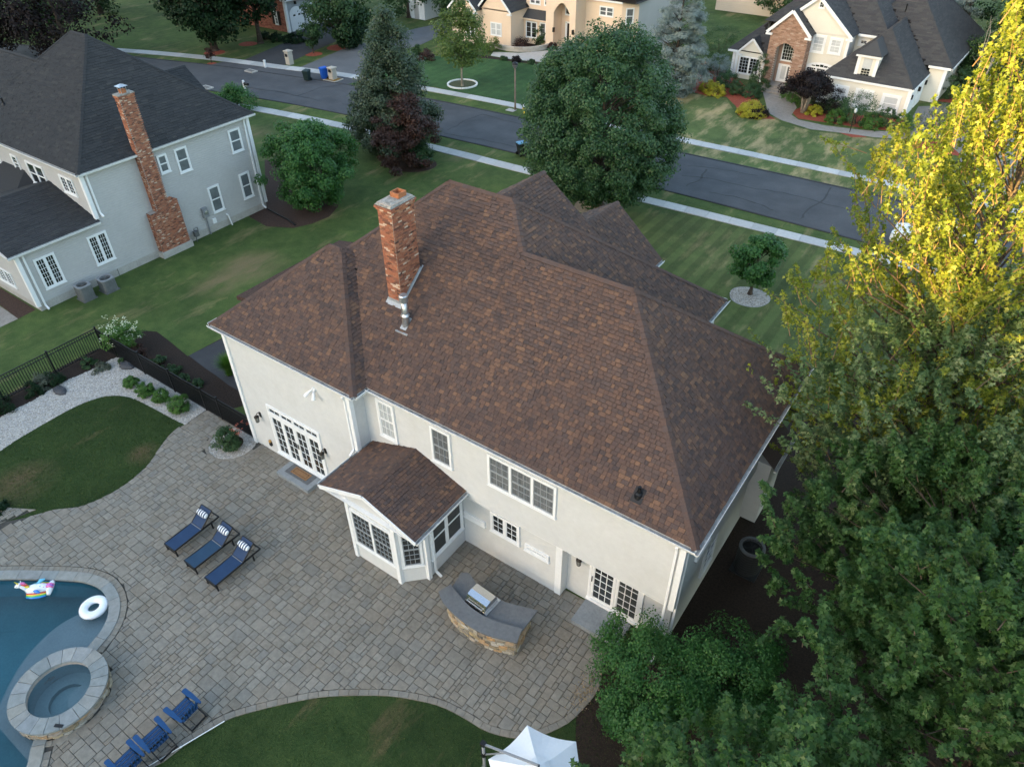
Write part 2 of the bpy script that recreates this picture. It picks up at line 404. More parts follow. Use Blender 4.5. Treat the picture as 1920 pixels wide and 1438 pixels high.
def hip_faces(x0, x1, y0, y1, ze, s):
    if x1-x0 >= y1-y0:
        h = (y1-y0)/2; a = (x0+h, y0+h, ze+s*h); b = (x1-h, y0+h, ze+s*h)
    else:
        h = (x1-x0)/2; a = (x0+h, y0+h, ze+s*h); b = (x0+h, y1-h, ze+s*h)
    c = [(x0,y0,ze),(x1,y0,ze),(x1,y1,ze),(x0,y1,ze)]
    if x1-x0 >= y1-y0:
        F = [[c[0],c[1],b,a],[c[1],c[2],b],[c[2],c[3],a,b],[c[3],c[0],a]]
        L = [(a,b),(c[0],a),(c[1],b),(c[2],b),(c[3],a)]
    else:
        F = [[c[0],c[1],a],[c[1],c[2],b,a],[c[2],c[3],b],[c[3],c[0],a,b]]
        L = [(a,b),(c[0],a),(c[1],a),(c[2],b),(c[3],b)]
    hf = lambda x, y: ze+s*min(x-x0, x1-x, y-y0, y1-y) if (x0 < x < x1 and y0 < y < y1) else -9
    return F, L, hf
def hip_right(x0, x1, y1, ze, s):
    """lower hip block that continues the back plane (y=0) of a taller block whose right eave is x0"""
    h = y1/2; a = (x0-h, h, ze+s*h); b = (x1-h, h, ze+s*h)
    F = [[(x0,0,ze),(x1,0,ze),b,a],[(x1,0,ze),(x1,y1,ze),b],[(x1,y1,ze),(x0,y1,ze),a,b]]
    L = [(a,b),((x1,0,ze),b),((x1,y1,ze),b)]
    hf = lambda x, y: ze+s*min(x1-x, y, y1-y) if (0 < y < y1 and x0-min(y, y1-y)-.06 < x < x1) else -9
    return F, L, hf
def gable_faces(x0, x1, y0, y1, ze, s, along='y'):
    if along == 'y':
        xm = (x0+x1)/2; zr = ze+s*(x1-x0)/2
        F = [[(x1,y0,ze),(x1,y1,ze),(xm,y1,zr),(xm,y0,zr)],[(x0,y1,ze),(x0,y0,ze),(xm,y0,zr),(xm,y1,zr)]]
        L = [((xm,y0,zr),(xm,y1,zr))]
        hf = lambda x, y: ze+s*min(x-x0, x1-x) if (x0 < x < x1 and y0 < y < y1) else -9
    else:
        ym = (y0+y1)/2; zr = ze+s*(y1-y0)/2
        F = [[(x0,y0,ze),(x1,y0,ze),(x1,ym,zr),(x0,ym,zr)],[(x1,y1,ze),(x0,y1,ze),(x0,ym,zr),(x1,ym,zr)]]
        L = [((x0,ym,zr),(x1,ym,zr))]
        hf = lambda x, y: ze+s*min(y-y0, y1-y) if (x0 < x < x1 and y0 < y < y1) else -9
    return F, L, hf
def make_roof(parent, blocks, mt, n_ind=300, expo=.125, wr=(.10,.23), capw=.125, name='roof', th=.016):
    """blocks: list of (faces, lines, height function). Overlapping blocks cut each other."""
    dk = MB()
    for F, L, hf in blocks:
        for f in F:
            if len(f): dk.add([tuple(p) for p in f], [tuple(range(len(f)))])
    roof = dk.build(name, deck, parent)
    tabs = []; inv = XF[0].inverted()
    for i, (F, L, hf) in enumerate(blocks):
        others = [b[2] for j, b in enumerate(blocks) if j != i]
        def keep(c, others=others):
            q = inv @ c if XF[0] != Matrix.Identity(4) else c
            return all(o(q.x, q.y) < q.z+.02 for o in others)
        for f in F:
            shingle_tabs([XF[0] @ Vector(p) for p in f], expo, wr, th, keep, tabs)
    sv = XF[0]; XF[0] = Matrix.Identity(4)
    lay_shingles(roof, tabs, mt, n_ind)
    cap = MB()
    for i, (F, L, hf) in enumerate(blocks):
        others = [b[2] for j, b in enumerate(blocks) if j != i]
        for a, b in L:
            a = Vector(a); b = Vector(b); n = max(1, int((b-a).length/.2))
            for k in range(n):
                p = a.lerp(b, k/n); q = a.lerp(b, (k+1.25)/n); mid = (p+q)/2
                if any(o(mid.x, mid.y) > mid.z-.02 for o in others): continue
                d = (q-p).normalized(); sd_ = d.cross(Vector((0,0,1))).normalized()
                u = sd_.cross(d); flat = abs(d.z) < .05
                dr = capw*(.62 if flat else .42)
                p = sv @ (p+u*.045); q = sv @ (q+u*.028); sd2 = sv.to_3x3() @ sd_; u2 = sv.to_3x3() @ u
                vs = [p-sd2*capw-u2*dr, p, p+sd2*capw-u2*dr, q-sd2*capw-u2*dr, q, q+sd2*capw-u2*dr]
                vs += [v-u2*.02 for v in vs[:3]]
                t = rnd.choice((.2,.3,.4,.45,.5))
                cap.add(vs, [(0,3,4,1),(1,4,5,2),(0,1,7,6),(1,2,8,7)], t)
    if cap.v: cap.build('ridge_cap', mt, roof, kind='stuff')
    XF[0] = sv
    return roof
LAPD = [.022]
def wall(parent, a, b, z0, z1, mt, lap=.11, name='wall', mb=None, gable=None):
    """Clapboard wall from a to b (2D), outside to the right of a->b."""
    own = mb is None; mb = mb or MB()
    a = Vector((*a,0)); b = Vector((*b,0)); d = (b-a).normalized(); n = Vector((d.y,-d.x,0)); Lh = (b-a).length
    if not lap:
        mb.add([a+Vector((0,0,z0)), b+Vector((0,0,z0)), b+Vector((0,0,z1)), a+Vector((0,0,z1))], [(0,1,2,3)])
    else:
        k = max(1, round((z1-z0)/lap)); h = (z1-z0)/k
        vs = []; fs = []
        for i in range(k):
            zb = z0+i*h; zt = zb+h; j = len(vs)
            zm = zb+h*.60
            q_ = LAPD[0]; vs += [a+n*q_+Vector((0,0,zb)), b+n*q_+Vector((0,0,zb)), b+n*(q_-.001)+Vector((0,0,zm)), a+n*(q_-.001)+Vector((0,0,zm)),
                   a+Vector((0,0,zb)), b+Vector((0,0,zb)), b+n*.001+Vector((0,0,zt-h*.06)), a+n*.001+Vector((0,0,zt-h*.06)), b+n*.001+Vector((0,0,zt)), a+n*.001+Vector((0,0,zt))]
            fs += [(j,j+1,j+2,j+3),(j+4,j+5,j+1,j),(j+3,j+2,j+6,j+7),(j+7,j+6,j+8,j+9)]
        mb.add(vs, fs)
    if own: return mb.build(name, mt, parent)
def corner_board(mb, x, y, z0, z1, w=.13):
    mb.box(x-w/2, y-w/2, z0, x+w/2, y+w/2, z1)
def gutter(parent, pts, mt=None, name='gutter', side=1):
    """K-profile trough along pts (3D); outside to the right of the run."""
    mb = MB()
    for a, b in zip(pts, pts[1:]):
        a = Vector(a); b = Vector(b); d = (b-a).normalized(); n = Vector((d.y,-d.x,0)).normalized()*side; u = Vector((0,0,1))
        pr = [(0,0),(0,-.12),(.09,-.12),(.125,-.02),(.125,.0),(.11,.0),(.085,-.07),(.012,-.07),(.012,0)]
        vs = [p+n*q[0]+u*q[1] for p in (a,b) for q in pr]; k = len(pr)
        for i in range(k):
            j = (i+1)%k
            mb.add([vs[i],vs[j],vs[k+j],vs[k+i]], [(0,1,2,3)], m=1 if i in (5,6,7) else 0)
        mb.add(vs, [tuple(range(k)), tuple(range(2*k-1,k-1,-1))])
    return mb.build(name, [mt or white_old, alum], parent)
def downspout(parent, x, y, z1, z0=.1, out=(0,-1), w=.075):
    mb = MB(); o = Vector((*out,0)).normalized()
    p = Vector((x,y,0))
    mb.beam(p+o*.12+Vector((0,0,z1)), p+o*.03+Vector((0,0,z1-.22)), w, w, up=(o.y,o.x,0.01))
    mb.beam(p+o*.045+Vector((0,0,z1-.2)), p+o*.045+Vector((0,0,z0+.12)), w, w)
    mb.beam(p+o*.045+Vector((0,0,z0+.14)), p+o*.28+Vector((0,0,z0)), w, w)
    return mb.build('downspout', white, parent)
def window(parent, o, d, w, z0, z1, cols=1, nx=2, nz=3, kind='dh', gl=None, tw=.085, panes=False, label=None, fm=None, name='window', sill=True, top=None, mw=.015, gl2=None, sm=None):
    """o: 2D wall point at the left edge seen from outside; d: 2D run direction."""
    gl = gl or glass; fm = fm or white
    D = Vector((*d,0)).normalized(); N = Vector((D.y,-D.x,0)); O = Vector((*o,0))
    def lb(mb, a0, a1, c0, c1, y0, y1, t=.5, m=0):
        vs = [O+D*a+N*n_+Vector((0,0,z)) for z in (c0,c1) for a, n_ in ((a0,y0),(a1,y0),(a1,y1),(a0,y1))]
        mb.add(vs, [(0,1,2,3),(7,6,5,4),(4,5,1,0),(5,6,2,1),(6,7,3,2),(7,4,0,3)], t, m)
    fr = MB()
    lb(fr, 0, tw, z0, z1, -.02, .072); lb(fr, w-tw, w, z0, z1, -.02, .072)
    lb(fr, tw, w-tw, z1-tw, z1, -.02, .075); lb(fr, tw, w-tw, z0, z0+tw*.8, -.02, .075)
    if sill: lb(fr, -.03, w+.03, z0-.05, z0-.002, -.02, .09)
    uw = (w-tw*(cols+1))/cols
    for c in range(1, cols): lb(fr, c*(uw+tw), c*(uw+tw)+tw, z0+tw*.8, z1-tw, -.02, .069)
    win = fr.build(name, fm, parent, label=label)
    for c in range(cols):
        a0 = tw+c*(uw+tw); a1 = a0+uw; zb = z0+tw*.8; zt = z1-tw
        secs = [(zb, (zb+zt)/2, .034), ((zb+zt)/2, zt, .046)] if kind == 'dh' else [(zb, zt, .040)]
        sh = MB()
        for i, (sa, sb, dep) in enumerate(secs):
            r = .035
            lb(sh, a0, a0+r, sa, sb, dep-.02, dep+.018); lb(sh, a1-r, a1, sa, sb, dep-.02, dep+.018)
            lb(sh, a0+r, a1-r, sa, sa+r, dep-.02, dep+.018); lb(sh, a0+r, a1-r, sb-r, sb, dep-.02, dep+.018)
            kz = nz//2 if kind == 'dh' else nz
            kz = max(1, kz)
            for i2 in range(1, nx):
                x = a0+r+(a1-a0-2*r)*i2/nx; lb(sh, x-mw/2, x+mw/2, sa+r, sb-r, dep-.006, dep+.012)
            for i2 in range(1, kz):
                z = sa+r+(sb-sa-2*r)*i2/kz; lb(sh, a0+r, a1-r, z-mw/2, z+mw/2, dep-.006, dep+.010)
            g = gl2 if (gl2 and i == 0) else gl
            if panes:
                for ix in range(nx):
                    for iz in range(kz):
                        pb = MB(); x0 = a0+r+(a1-a0-2*r)*ix/nx; x1 = a0+r+(a1-a0-2*r)*(ix+1)/nx
                        y0 = sa+r+(sb-sa-2*r)*iz/kz; y1 = sa+r+(sb-sa-2*r)*(iz+1)/kz
                        lb(pb, x0+mw/2, x1-mw/2, y0+mw/2, y1-mw/2, dep-.012, dep-.002); pb.build('pane', g, win)
            else:
                pb = MB(); lb(pb, a0+r, a1-r, sa+r, sb-r, dep-.012, dep-.006); pb.build('pane', g, win)
        sh.build('sash', sm or fm, win)
    return win
def bricks(parent, a, b, z0, z1, mt=None, L=.165, H=.058, name='brick', mb=None, shape=None, t0=None):
    """running-bond bricks proud of a wall a->b, outside to the right."""
    own = mb is None; mb = mb or MB(); a = Vector((*a,0)); b = Vector((*b,0)); d = (b-a).normalized(); n = Vector((d.y,-d.x,0)); W = (b-a).length
    k = 0; z = z0
    while z < z1-.01:
        zt = min(z+H, z1); x = -(L/2 if k % 2 else 0)
        while x < W-.01:
            x0 = max(x, 0); x1 = min(x+L, W); x += L
            if x1-x0 < .03: continue
            if shape and not shape((x0+x1)/2, (z+zt)/2): continue
            pr = .012+rnd.random()*.006; g = .005
            vs = [a+d*q+n*e+Vector((0,0,zz)) for e in (-.004, pr) for q, zz in ((x0+g,z+g),(x1-g,z+g),(x1-g,zt-g),(x0+g,zt-g))]
            mb.add(vs, [(4,5,6,7),(0,1,5,4),(1,2,6,5),(2,3,7,6),(3,0,4,7)], rnd.random()*.9 if rnd.random() < .93 else 1.)
        z += H; k += 1
    if own: return mb.build(name, mt or brick_m, parent, kind='stuff')
def cbox(name, mt, parent, x0, y0, z0, x1, y1, z1, **k):
    return MB().box(x0,y0,z0,x1,y1,z1).build(name, mt, parent, **k)

# ================================================================ SETTING
# pool outline (water edge), world metres
pool_pts = [(-6.5,-14.2),(-3.6,-12.2),(-1.1,-10.27),(-.19,-9.64),(.93,-8.92),(1.54,-8.62),(2.19,-8.49),(2.88,-8.62),(3.4,-8.95),(3.74,-9.4),
            (3.93,-9.95),(4.3,-10.7),(4.85,-11.6),(5.45,-12.5),(6.02,-13.0),(6.9,-14.0),(7.0,-16.5),(4.5,-19.5),(-1,-20.5),(-6,-18.5)]
pool = smoothline(pool_pts, 5, True)
def offset(poly, d, closed=True):
    out = []; n = len(poly)
    for i in range(n):
        a = Vector((*(poly[(i-1) % n] if closed else poly[max(0,i-1)]), 0)); b = Vector((*(poly[(i+1) % n] if closed else poly[min(n-1,i+1)]), 0))
        t = (b-a).normalized(); out.append((poly[i][0]+t.y*d, poly[i][1]-t.x*d))
    return out
sgn = 1 if sum(pool[i][0]*pool[(i+1)%len(pool)][1]-pool[(i+1)%len(pool)][0]*pool[i][1] for i in range(len(pool))) > 0 else -1
spa_c = (4.83, -11.28); SPA_R = 1.33
def bite(poly, rad, patio_side):
    n = len(poly); ins_ = [math.dist(p, spa_c) < rad for p in poly]; k = next(i for i in range(n) if ins_[i] and not ins_[i-1])
    j = k
    while ins_[j % n]: j += 1
    a, b = poly[k-1], poly[j % n]; a0 = math.atan2(a[1]-spa_c[1], a[0]-spa_c[0]); a1 = math.atan2(b[1]-spa_c[1], b[0]-spa_c[0])
    d = (a1-a0) % (2*math.pi); mid = a0+d/2
    if (math.cos(mid) > 0) != patio_side: d -= 2*math.pi
    arc = [(spa_c[0]+rad*math.cos(a0+d*q/16), spa_c[1]+rad*math.sin(a0+d*q/16)) for q in range(17)]
    rest = [poly[(j+q) % n] for q in range(n-(j-k))]
    return arc+rest
pool_out = offset(pool, .33*sgn); pool_hole = bite(offset(pool, .12*sgn), SPA_R-.1, True)
basin = bite(pool, SPA_R-.065, False)

BIG = 420
sheet('lawn', [(-BIG,-BIG),(BIG,-BIG),(BIG,BIG),(-BIG,BIG)], 0, lawn_m, holes=[pool_hole])

# other stretches of grass, each a sheet just above the main lawn
bot_edge_px = [(289,1438),(350,1395),(421,1352),(484,1332),(544,1318),(592,1309),(640,1305),(723,1305),(774,1312),(827,1325),(874,1349),(907,1369),(940,1380),(974,1385),(1007,1382),(1041,1369),(1071,1352),(1097,1325),(1117,1302),(1126,1278),(1131,1250),(1140,1222)]
bot_edge = G2(bot_edge_px)
bot_edge = [(bot_edge[0][0]-.9, bot_edge[0][1]-.85)]+bot_edge
bot_s = smoothline(bot_edge, 4)
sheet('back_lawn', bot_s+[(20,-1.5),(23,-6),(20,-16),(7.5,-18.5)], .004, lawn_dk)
isl_px = [(344,795),(320,815),(300,840),(275,875),(240,905),(200,930),(150,950),(100,957),(60,968),(12,978)]
isl_edge = smoothline(G2(isl_px), 4)
grav_in_px = [(0,846),(33,824),(67,804),(127,770),(167,752),(200,743),(230,743),(254,749),(290,767),(325,786),(344,795)]
grav_in = smoothline(G2(grav_in_px), 3)
island = isl_edge+[(-4.3,-8.75),(-7.5,-8.6)]+grav_in[:-1]
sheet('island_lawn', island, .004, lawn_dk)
yl = G2([(640,163),(810,163),(1003,200),(1280,256),(1240,190),(1215,120),(1010,123),(930,112),(830,106),(700,108)])
sheet('lush_lawn', yl, .003, lawn_lush)
sheet('dry_lawn', G2([(1270,256),(1630,332),(1700,350),(1760,320),(1735,262),(1700,264),(1640,261),(1580,253),(1520,246),(1465,230),(1440,218),(1384,220),(1362,185),(1290,175),(1240,180)]), .0035, lawn_dry)
sheet('roadside_verge', G2([(1280,267),(1280,290),(1613,357),(1700,372),(1700,355),(1627,340)]), .003, lawn_dry)
sheet('side_lawn', G2([(1160,398),(1280,400),(1600,478),(1900,560),(1600,760),(1450,660),(1335,610),(1240,500),(1190,440)]), .003, lawn_mow)

# ---- road with asphalt kerbs, sidewalks of separate slabs
near = smoothline([(-110,11),(-80,17.5),(-60,23.0),(-47,26.6),(-35.46,29.11),(-25.83,30.48),(-14.89,31.25),(-7.46,31.64),(5.03,31.95),(16.07,31.95),(30,31.9),(60,31.0),(110,29)], 6)
far = smoothline([(-110,17.5),(-80,24.2),(-64,28.6),(-55.33,31.0),(-47.5,33.2),(-42.68,34.3),(-31.75,36.3),(-21.64,37.54),(-12.11,38.1),(2.15,38.6),(14.83,39.0),(30,38.9),(60,38.1),(110,36)], 6)
sheet('road', near+far[::-1], .012, asphalt)
for nm, ln, s in (('kerb', near, 1), ('kerb', far, -1)):
    mb = MB(); o1 = offset(ln, .14*s, False)
    for i in range(len(ln)-1):
        mb.prism([ln[i], ln[i+1], o1[i+1], o1[i]], .0, .05)
    mb.build(nm, asphalt_dk, kind='structure')
def sidewalk(name, inner, outer, step=1.45, vis=None):
    root = sheet(name, inner+outer[::-1], .006, concrete_f)
    # resample both edges and lay slabs
    def length(l): return [0]+list(np.cumsum([math.dist(a,b) for a,b in zip(l,l[1:])]))
    def at(l, L, s):
        for i in range(len(l)-1):
            if L[i+1] >= s: 
                k = (s-L[i])/max(1e-9, L[i+1]-L[i]); return (l[i][0]+(l[i+1][0]-l[i][0])*k, l[i][1]+(l[i+1][1]-l[i][1])*k)
        return l[-1]
    L1 = length(inner); L2 = length(outer); n = int(L1[-1]/step)
    for k in range(n):
        f0 = (k+.008)/n; f1 = (k+.992)/n
        q = [at(inner,L1,f0*L1[-1]), at(inner,L1,f1*L1[-1]), at(outer,L2,f1*L2[-1]), at(outer,L2,f0*L2[-1])]
        mb = MB(); z = .045+rnd.random()*.012
        mb.prism(q, 0, z, t=rnd.random())
        mb.build('slab', slab_m, root)
    return root
ns_t = smoothline([(-48,23.6),(-40,25.8),(-33.48,27.5),(-24.22,28.75),(-14.11,29.38),(-4.99,29.75),(5.91,30.3),(16.56,30.75),(27,31.0)], 6)
ns_b = smoothline([(-47.6,22.5),(-39.7,24.75),(-33.2,26.5),(-23.9,27.8),(-13.9,28.45),(-5.2,28.8),(6.1,29.4),(16.57,29.85),(27,30.1)], 6)
sidewalk('near_sidewalk', ns_b, ns_t)
fs_t = smoothline([(-68,28.6),(-59.17,32.3),(-49.77,35.4),(-40.72,37.4),(-34.39,38.85),(-23.91,40.2),(-12.93,41.0),(.66,41.55),(14.78,41.95),(26,42)], 6)
fs_b = smoothline([(-67.6,27.5),(-58.8,31.2),(-49.4,34.3),(-40.4,36.3),(-34.1,37.8),(-23.5,39.25),(-12.7,40.05),(.9,40.6),(14.8,41.1),(26,41.1)], 6)
sidewalk('far_sidewalk', fs_b, fs_t)
def crack(px, w=.11):
    p = [Vector((*G(*q).xy, .0165)) for q in px]
    q2 = []
    for a, b in zip(p, p[1:]):
        for k in range(4):
            v = a.lerp(b, k/4); q2.append(v+Vector((rnd.uniform(-.1,.1), rnd.uniform(-.1,.1), 0)))
    q2.append(p[-1]); mb = MB()
    for i in range(len(q2)-1):
        a, b = q2[i], q2[i+1]; d = (b-a).normalized(); n = Vector((-d.y,d.x,0))*w*(.35+.4*rnd.random())
        mb.add([a-n, b-n, b+n, a+n], [(0,1,2,3)])
    mb.build('road_crack', sealer, kind='structure')
for c in ([(1500,412),(1515,395),(1545,375),(1558,352)], [(1280,330),(1330,335),(1400,352),(1470,362),(1530,378),(1610,400)], [(1285,350),(1310,340),(1325,318)],
          [(1330,362),(1390,372),(1430,385),(1450,395)], [(1290,312),(1340,316),(1420,330)], [(840,245),(870,228),(905,215)], [(905,215),(945,226),(985,236)],
          [(640,196),(700,204),(760,212)], [(560,180),(600,165),(640,160)], [(830,250),(900,262),(985,280)], [(420,160),(520,172),(600,190)]): crack(c)

# ---- driveways and paths
sheet('brick_house_driveway', G2([(455,114),(530,124),(585,98),(640,74),(655,50),(600,40),(545,62),(540,78)]), .0085, asphalt_dk)
sheet('yellow_house_driveway', G2([(560,128),(678,150),(735,100),(790,84),(838,62),(830,44),(780,54),(720,70),(640,94)]), .0095, asphalt_lt)
sheet('driveway_apron', G2([(392,123),(430,114),(530,125),(560,126),(690,152),(640,160),(560,150),(470,136)]), .014, asphalt)
wd_px = [(1693,252),(1722,200),(1760,199),(1806,202),(1862,212),(1960,260),(2000,330),(1960,372),(1830,372),(1800,335),(1800,290),(1770,262),(1735,258)]
sheet('white_house_driveway', G2(wd_px), .009, drive_tan)
sheet('white_house_walk', G2([(1430,172),(1480,178),(1494,202),(1484,216),(1497,225),(1547,236),(1614,244),(1694,249),(1735,257),(1700,262),(1640,258),(1580,250),(1520,243),(1465,226),(1440,212),(1436,195)]), .010, walk_tan)
sheet('yellow_house_walk', G2([(925,98),(975,100),(1040,94),(1060,80),(1085,84),(1060,112),(1015,117),(960,112),(920,105)]), .009, M('pale_walk', (.42,.39,.35), (.50,.47,.43), ns=3, rough=.9, var=.1))
red = lambda px: sheet('mulch_bed', G2(px), .0065, mulch_red)
red([(1293,172),(1324,180),(1362,182),(1380,200),(1384,217),(1414,223),(1454,224),(1437,213),(1427,195),(1400,165),(1375,140),(1315,112),(1305,150)])
red([(1484,210),(1497,223),(1547,230),(1614,240),(1692,248),(1692,215),(1614,217),(1547,200),(1512,196)])
red([(1559,244),(1597,258),(1627,258),(1580,244)])
red([(1704,272),(1731,284),(1800,293),(1795,272),(1764,266),(1741,264)])
red([(1755,190),(1800,196),(1840,210),(1870,206),(1840,190),(1790,178)])
for px in ([(1165,-1)],): pass
def disc(name, px, py, rx, mt, z=.007, ry=None):
    c = G(px, py); r = (G(px+rx, py)-c).length
    sheet(name, [(c.x+r*(1+.04*math.sin(3*a))*math.cos(a), c.y+(ry or r)*(1+.04*math.sin(2*a+1))*math.sin(a)) for a in [2*math.pi*k/32 for k in range(32)]], z, mt)
    return c, r
disc('mulch_ring', 1113, 388, 37, mulch_tan); 
disc('mulch_ring', 766, 305, 56, mulch_br, ry=1.7)
for q in ((402,99,19),(465,83,17),(397,120,9),(588,102,16),(635,90,22),(563,78,22),(1822,195,16)): disc('mulch_ring', *q, mulch_red)
sheet('mulch_bed', G2([(496,300),(560,305),(632,372),(634,388),(617,407),(585,420),(550,428),(500,425),(466,406),(499,389)]), .006, mulch_br)
sheet('mulch_bed', G2([(0,540),(67,581),(34,598),(0,572)])+[(-22,-3)], .006, mulch_br)
sheet('stone_terrace', G2([(0,574),(34,598),(0,614)])+[(-19.5,-4)], .008, walk_tan)
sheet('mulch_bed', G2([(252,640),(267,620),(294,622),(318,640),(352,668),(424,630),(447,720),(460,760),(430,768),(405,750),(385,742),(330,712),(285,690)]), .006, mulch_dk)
sheet('side_path', G2([(354,667),(424,632),(442,700),(456,738),(428,722),(405,704),(384,690)]), .0085, asphalt_dk)
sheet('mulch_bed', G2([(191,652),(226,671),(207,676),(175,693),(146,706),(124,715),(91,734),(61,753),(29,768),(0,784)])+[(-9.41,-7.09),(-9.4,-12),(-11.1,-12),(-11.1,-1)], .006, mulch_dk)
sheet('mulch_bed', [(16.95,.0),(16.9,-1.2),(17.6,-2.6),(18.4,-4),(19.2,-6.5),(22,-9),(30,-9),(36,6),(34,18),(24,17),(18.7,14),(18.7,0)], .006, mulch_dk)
sheet('mulch_bed', G2([(830,103),(880,107),(930,112),(1010,122),(1010,118),(960,113),(920,106),(860,98)]), .007, mulch_dk)
sheet('raised_bed_soil', G2([(930,88),(955,93),(990,94),(1030,88),(1034,82),(985,76)]), .02, mulch_dk)

# ---- gravel with loose pebbles
grav_out = G2([(-40,815),(0,783),(29,767),(61,752),(91,733),(124,714),(146,705),(175,692),(207,675),(222,669),(262,694),(300,716),(345,741),(389,768),(347,797)])
gpoly = grav_out+grav_in[::-1]+[(-9.2,-8.6)]
sheet('gravel_path', G2([(-40,925),(0,945),(12,976),(0,992),(-40,1005)]), .0095, gravel_base)
sheet('gravel_path', gpoly, .008, gravel_base)
def scatter(name, poly, n, size, mt, z=.012, seed=1, flat=.6, hole=None):
    rg = np.random.default_rng(seed); xs = [p[0] for p in poly]; ys = [p[1] for p in poly]
    pts = []
    while len(pts) < n:
        p = (rg.uniform(min(xs), max(xs)), rg.uniform(min(ys), max(ys)))
        if inside(p, poly) and not (hole and hole(p)): pts.append(p)
    P = np.array([(a, b, z) for a, b in pts]); N = len(P)
    base = np.array([(1,0,0),(0,1,0),(-1,0,0),(0,-1,0),(0,0,1)], float)
    s = rg.uniform(.5, 1.25, N)*size; ang = rg.uniform(0, 6.28, N)
    ca, sa = np.cos(ang), np.sin(ang); el = rg.uniform(.7, 1.4, N)
    V = np.zeros((N,5,3))
    V[:,:,0] = (base[:,0]*ca[:,None]*el[:,None]-base[:,1]*sa[:,None])*s[:,None]
    V[:,:,1] = (base[:,0]*sa[:,None]*el[:,None]+base[:,1]*ca[:,None])*s[:,None]
    V[:,:,2] = base[:,2]*s[:,None]*flat
    V += P[:,None,:]
    F = np.array([(0,1,4),(1,2,4),(2,3,4),(3,0,4)])
    return npmesh(name, V.reshape(-1,3), (F[None]+np.arange(N)[:,None,None]*5).reshape(-1,3), np.repeat(rg.random(N),4), mt, kind='stuff')
def npmesh(name, V, F, T, mt, parent=None, kind=None, smooth=False):
    me = bpy.data.meshes.new(name); nv, nf, k = len(V), len(F), F.shape[1]
    me.vertices.add(nv); me.vertices.foreach_set('co', np.ascontiguousarray(V, dtype=np.float32).ravel())
    me.loops.add(nf*k); me.loops.foreach_set('vertex_index', np.ascontiguousarray(F, dtype=np.int32).ravel())
    me.polygons.add(nf); me.polygons.foreach_set('loop_start', np.arange(0, nf*k, k, dtype=np.int32)); me.polygons.foreach_set('loop_total', np.full(nf, k, dtype=np.int32))
    at = me.attributes.new('tint', 'FLOAT', 'FACE'); at.data.foreach_set('value', np.ascontiguousarray(T, dtype=np.float32))
    me.materials.append(mt); me.update(calc_edges=True)
    o = bpy.data.objects.new(name, me); COL.objects.link(o); attach(o, parent); tag(o, kind=kind); return o
scatter('path_pebbles', gpoly, 11000, .034, peb)
ringc = G(437, 831); ring_r = .98
ring = [(ringc.x+ring_r*math.cos(a), ringc.y+ring_r*math.sin(a)) for a in [2*math.pi*k/40 for k in range(40)]]
ring = [p for p in ring if p[1] < -.62 or p[0] < .68]
scatter('ring_pebbles', [p for p in ring], 1500, .03, peb, z=.02, seed=3, hole=lambda p: (p[0]-ringc.x)**2+(p[1]-ringc.y)**2 < .42**2)
sheet('ring_bed', ring, .018, gravel_base)
sheet('rose_soil', [(ringc.x+.45*math.cos(a), ringc.y+.42*math.sin(a)) for a in [2*math.pi*k/24 for k in range(24)]], .026, mulch_dk)
scatter('tree_ring_pebbles', [tuple((G(1405,557)+Vector((1.02*math.cos(a)*1.0, .95*math.sin(a), 0))).xy) for a in [2*math.pi*k/24 for k in range(24)]], 1300, .05, peb, z=.012, seed=5)
disc('mulch_ring', 1405, 557, 37, gravel_base, z=.008)

# ---- patio: base, then individual pavers
pat = [(15.08,.55),(11.2,.35),(7.2,.3),(7.2,-.5),(.72,-.57)]+[(.72,1.0),(-.55,1.0),(-.55,-.15)]+[tuple(G(389,768).xy), tuple(G(347,797).xy)]+isl_edge[1:]+[(-3.2,-7.9),(-6,-9.5),(-8,-14),(-4,-22),(9,-20)]+bot_s+[(17.2,-.6),(17.2,.6)]
sheet('patio', pat, .010, joint_m, holes=[pool_hole])
patio_root = [o for o in COL.objects if o.name == 'patio'][0]
U = .132
def pave():
    rg = random.Random(11); x0, x1, y0, y1 = -8.2, 19.0, -15.5, 1.3
    nx, ny = int((x1-x0)/U), int((y1-y0)/U); occ = [[False]*ny for _ in range(nx)]; out = []
    sizes = [(3,3),(3,2),(2,3),(2,2),(4,3),(2,1),(1,2),(1,1)]
    for j in range(ny):
        for i in range(nx):
            if occ[i][j]: continue
            cand = sizes[:7]; wt = [.22,.25,.16,.24,.10,.05,.05]
            order = sorted(range(7), key=lambda q: -rg.random()**(1/wt[q]))
            for q in order+[7]:
                w, h = sizes[q]
                if i+w <= nx and j+h <= ny and not any(occ[i+a][j+b] for a in range(w) for b in range(h)): break
            for a in range(w):
                for b in range(h): occ[i+a][j+b] = True
            out.append((x0+i*U, y0+j*U, x0+(i+w)*U, y0+(j+h)*U))
    return out
edge_in = offset(bot_s, .20, False); 
if not inside(edge_in[20], pat): edge_in = offset(bot_s, -.20, False)
pool_c = offset(pool, .55*sgn)
pav_poly = pat[:9]+pat[9:9+1+len(isl_edge)-1+5]+edge_in+pat[-2:]
segs = [(a, b, pav_poly) for a, b in zip(pav_poly, pav_poly[1:]+pav_poly[:1])]
pcs = []
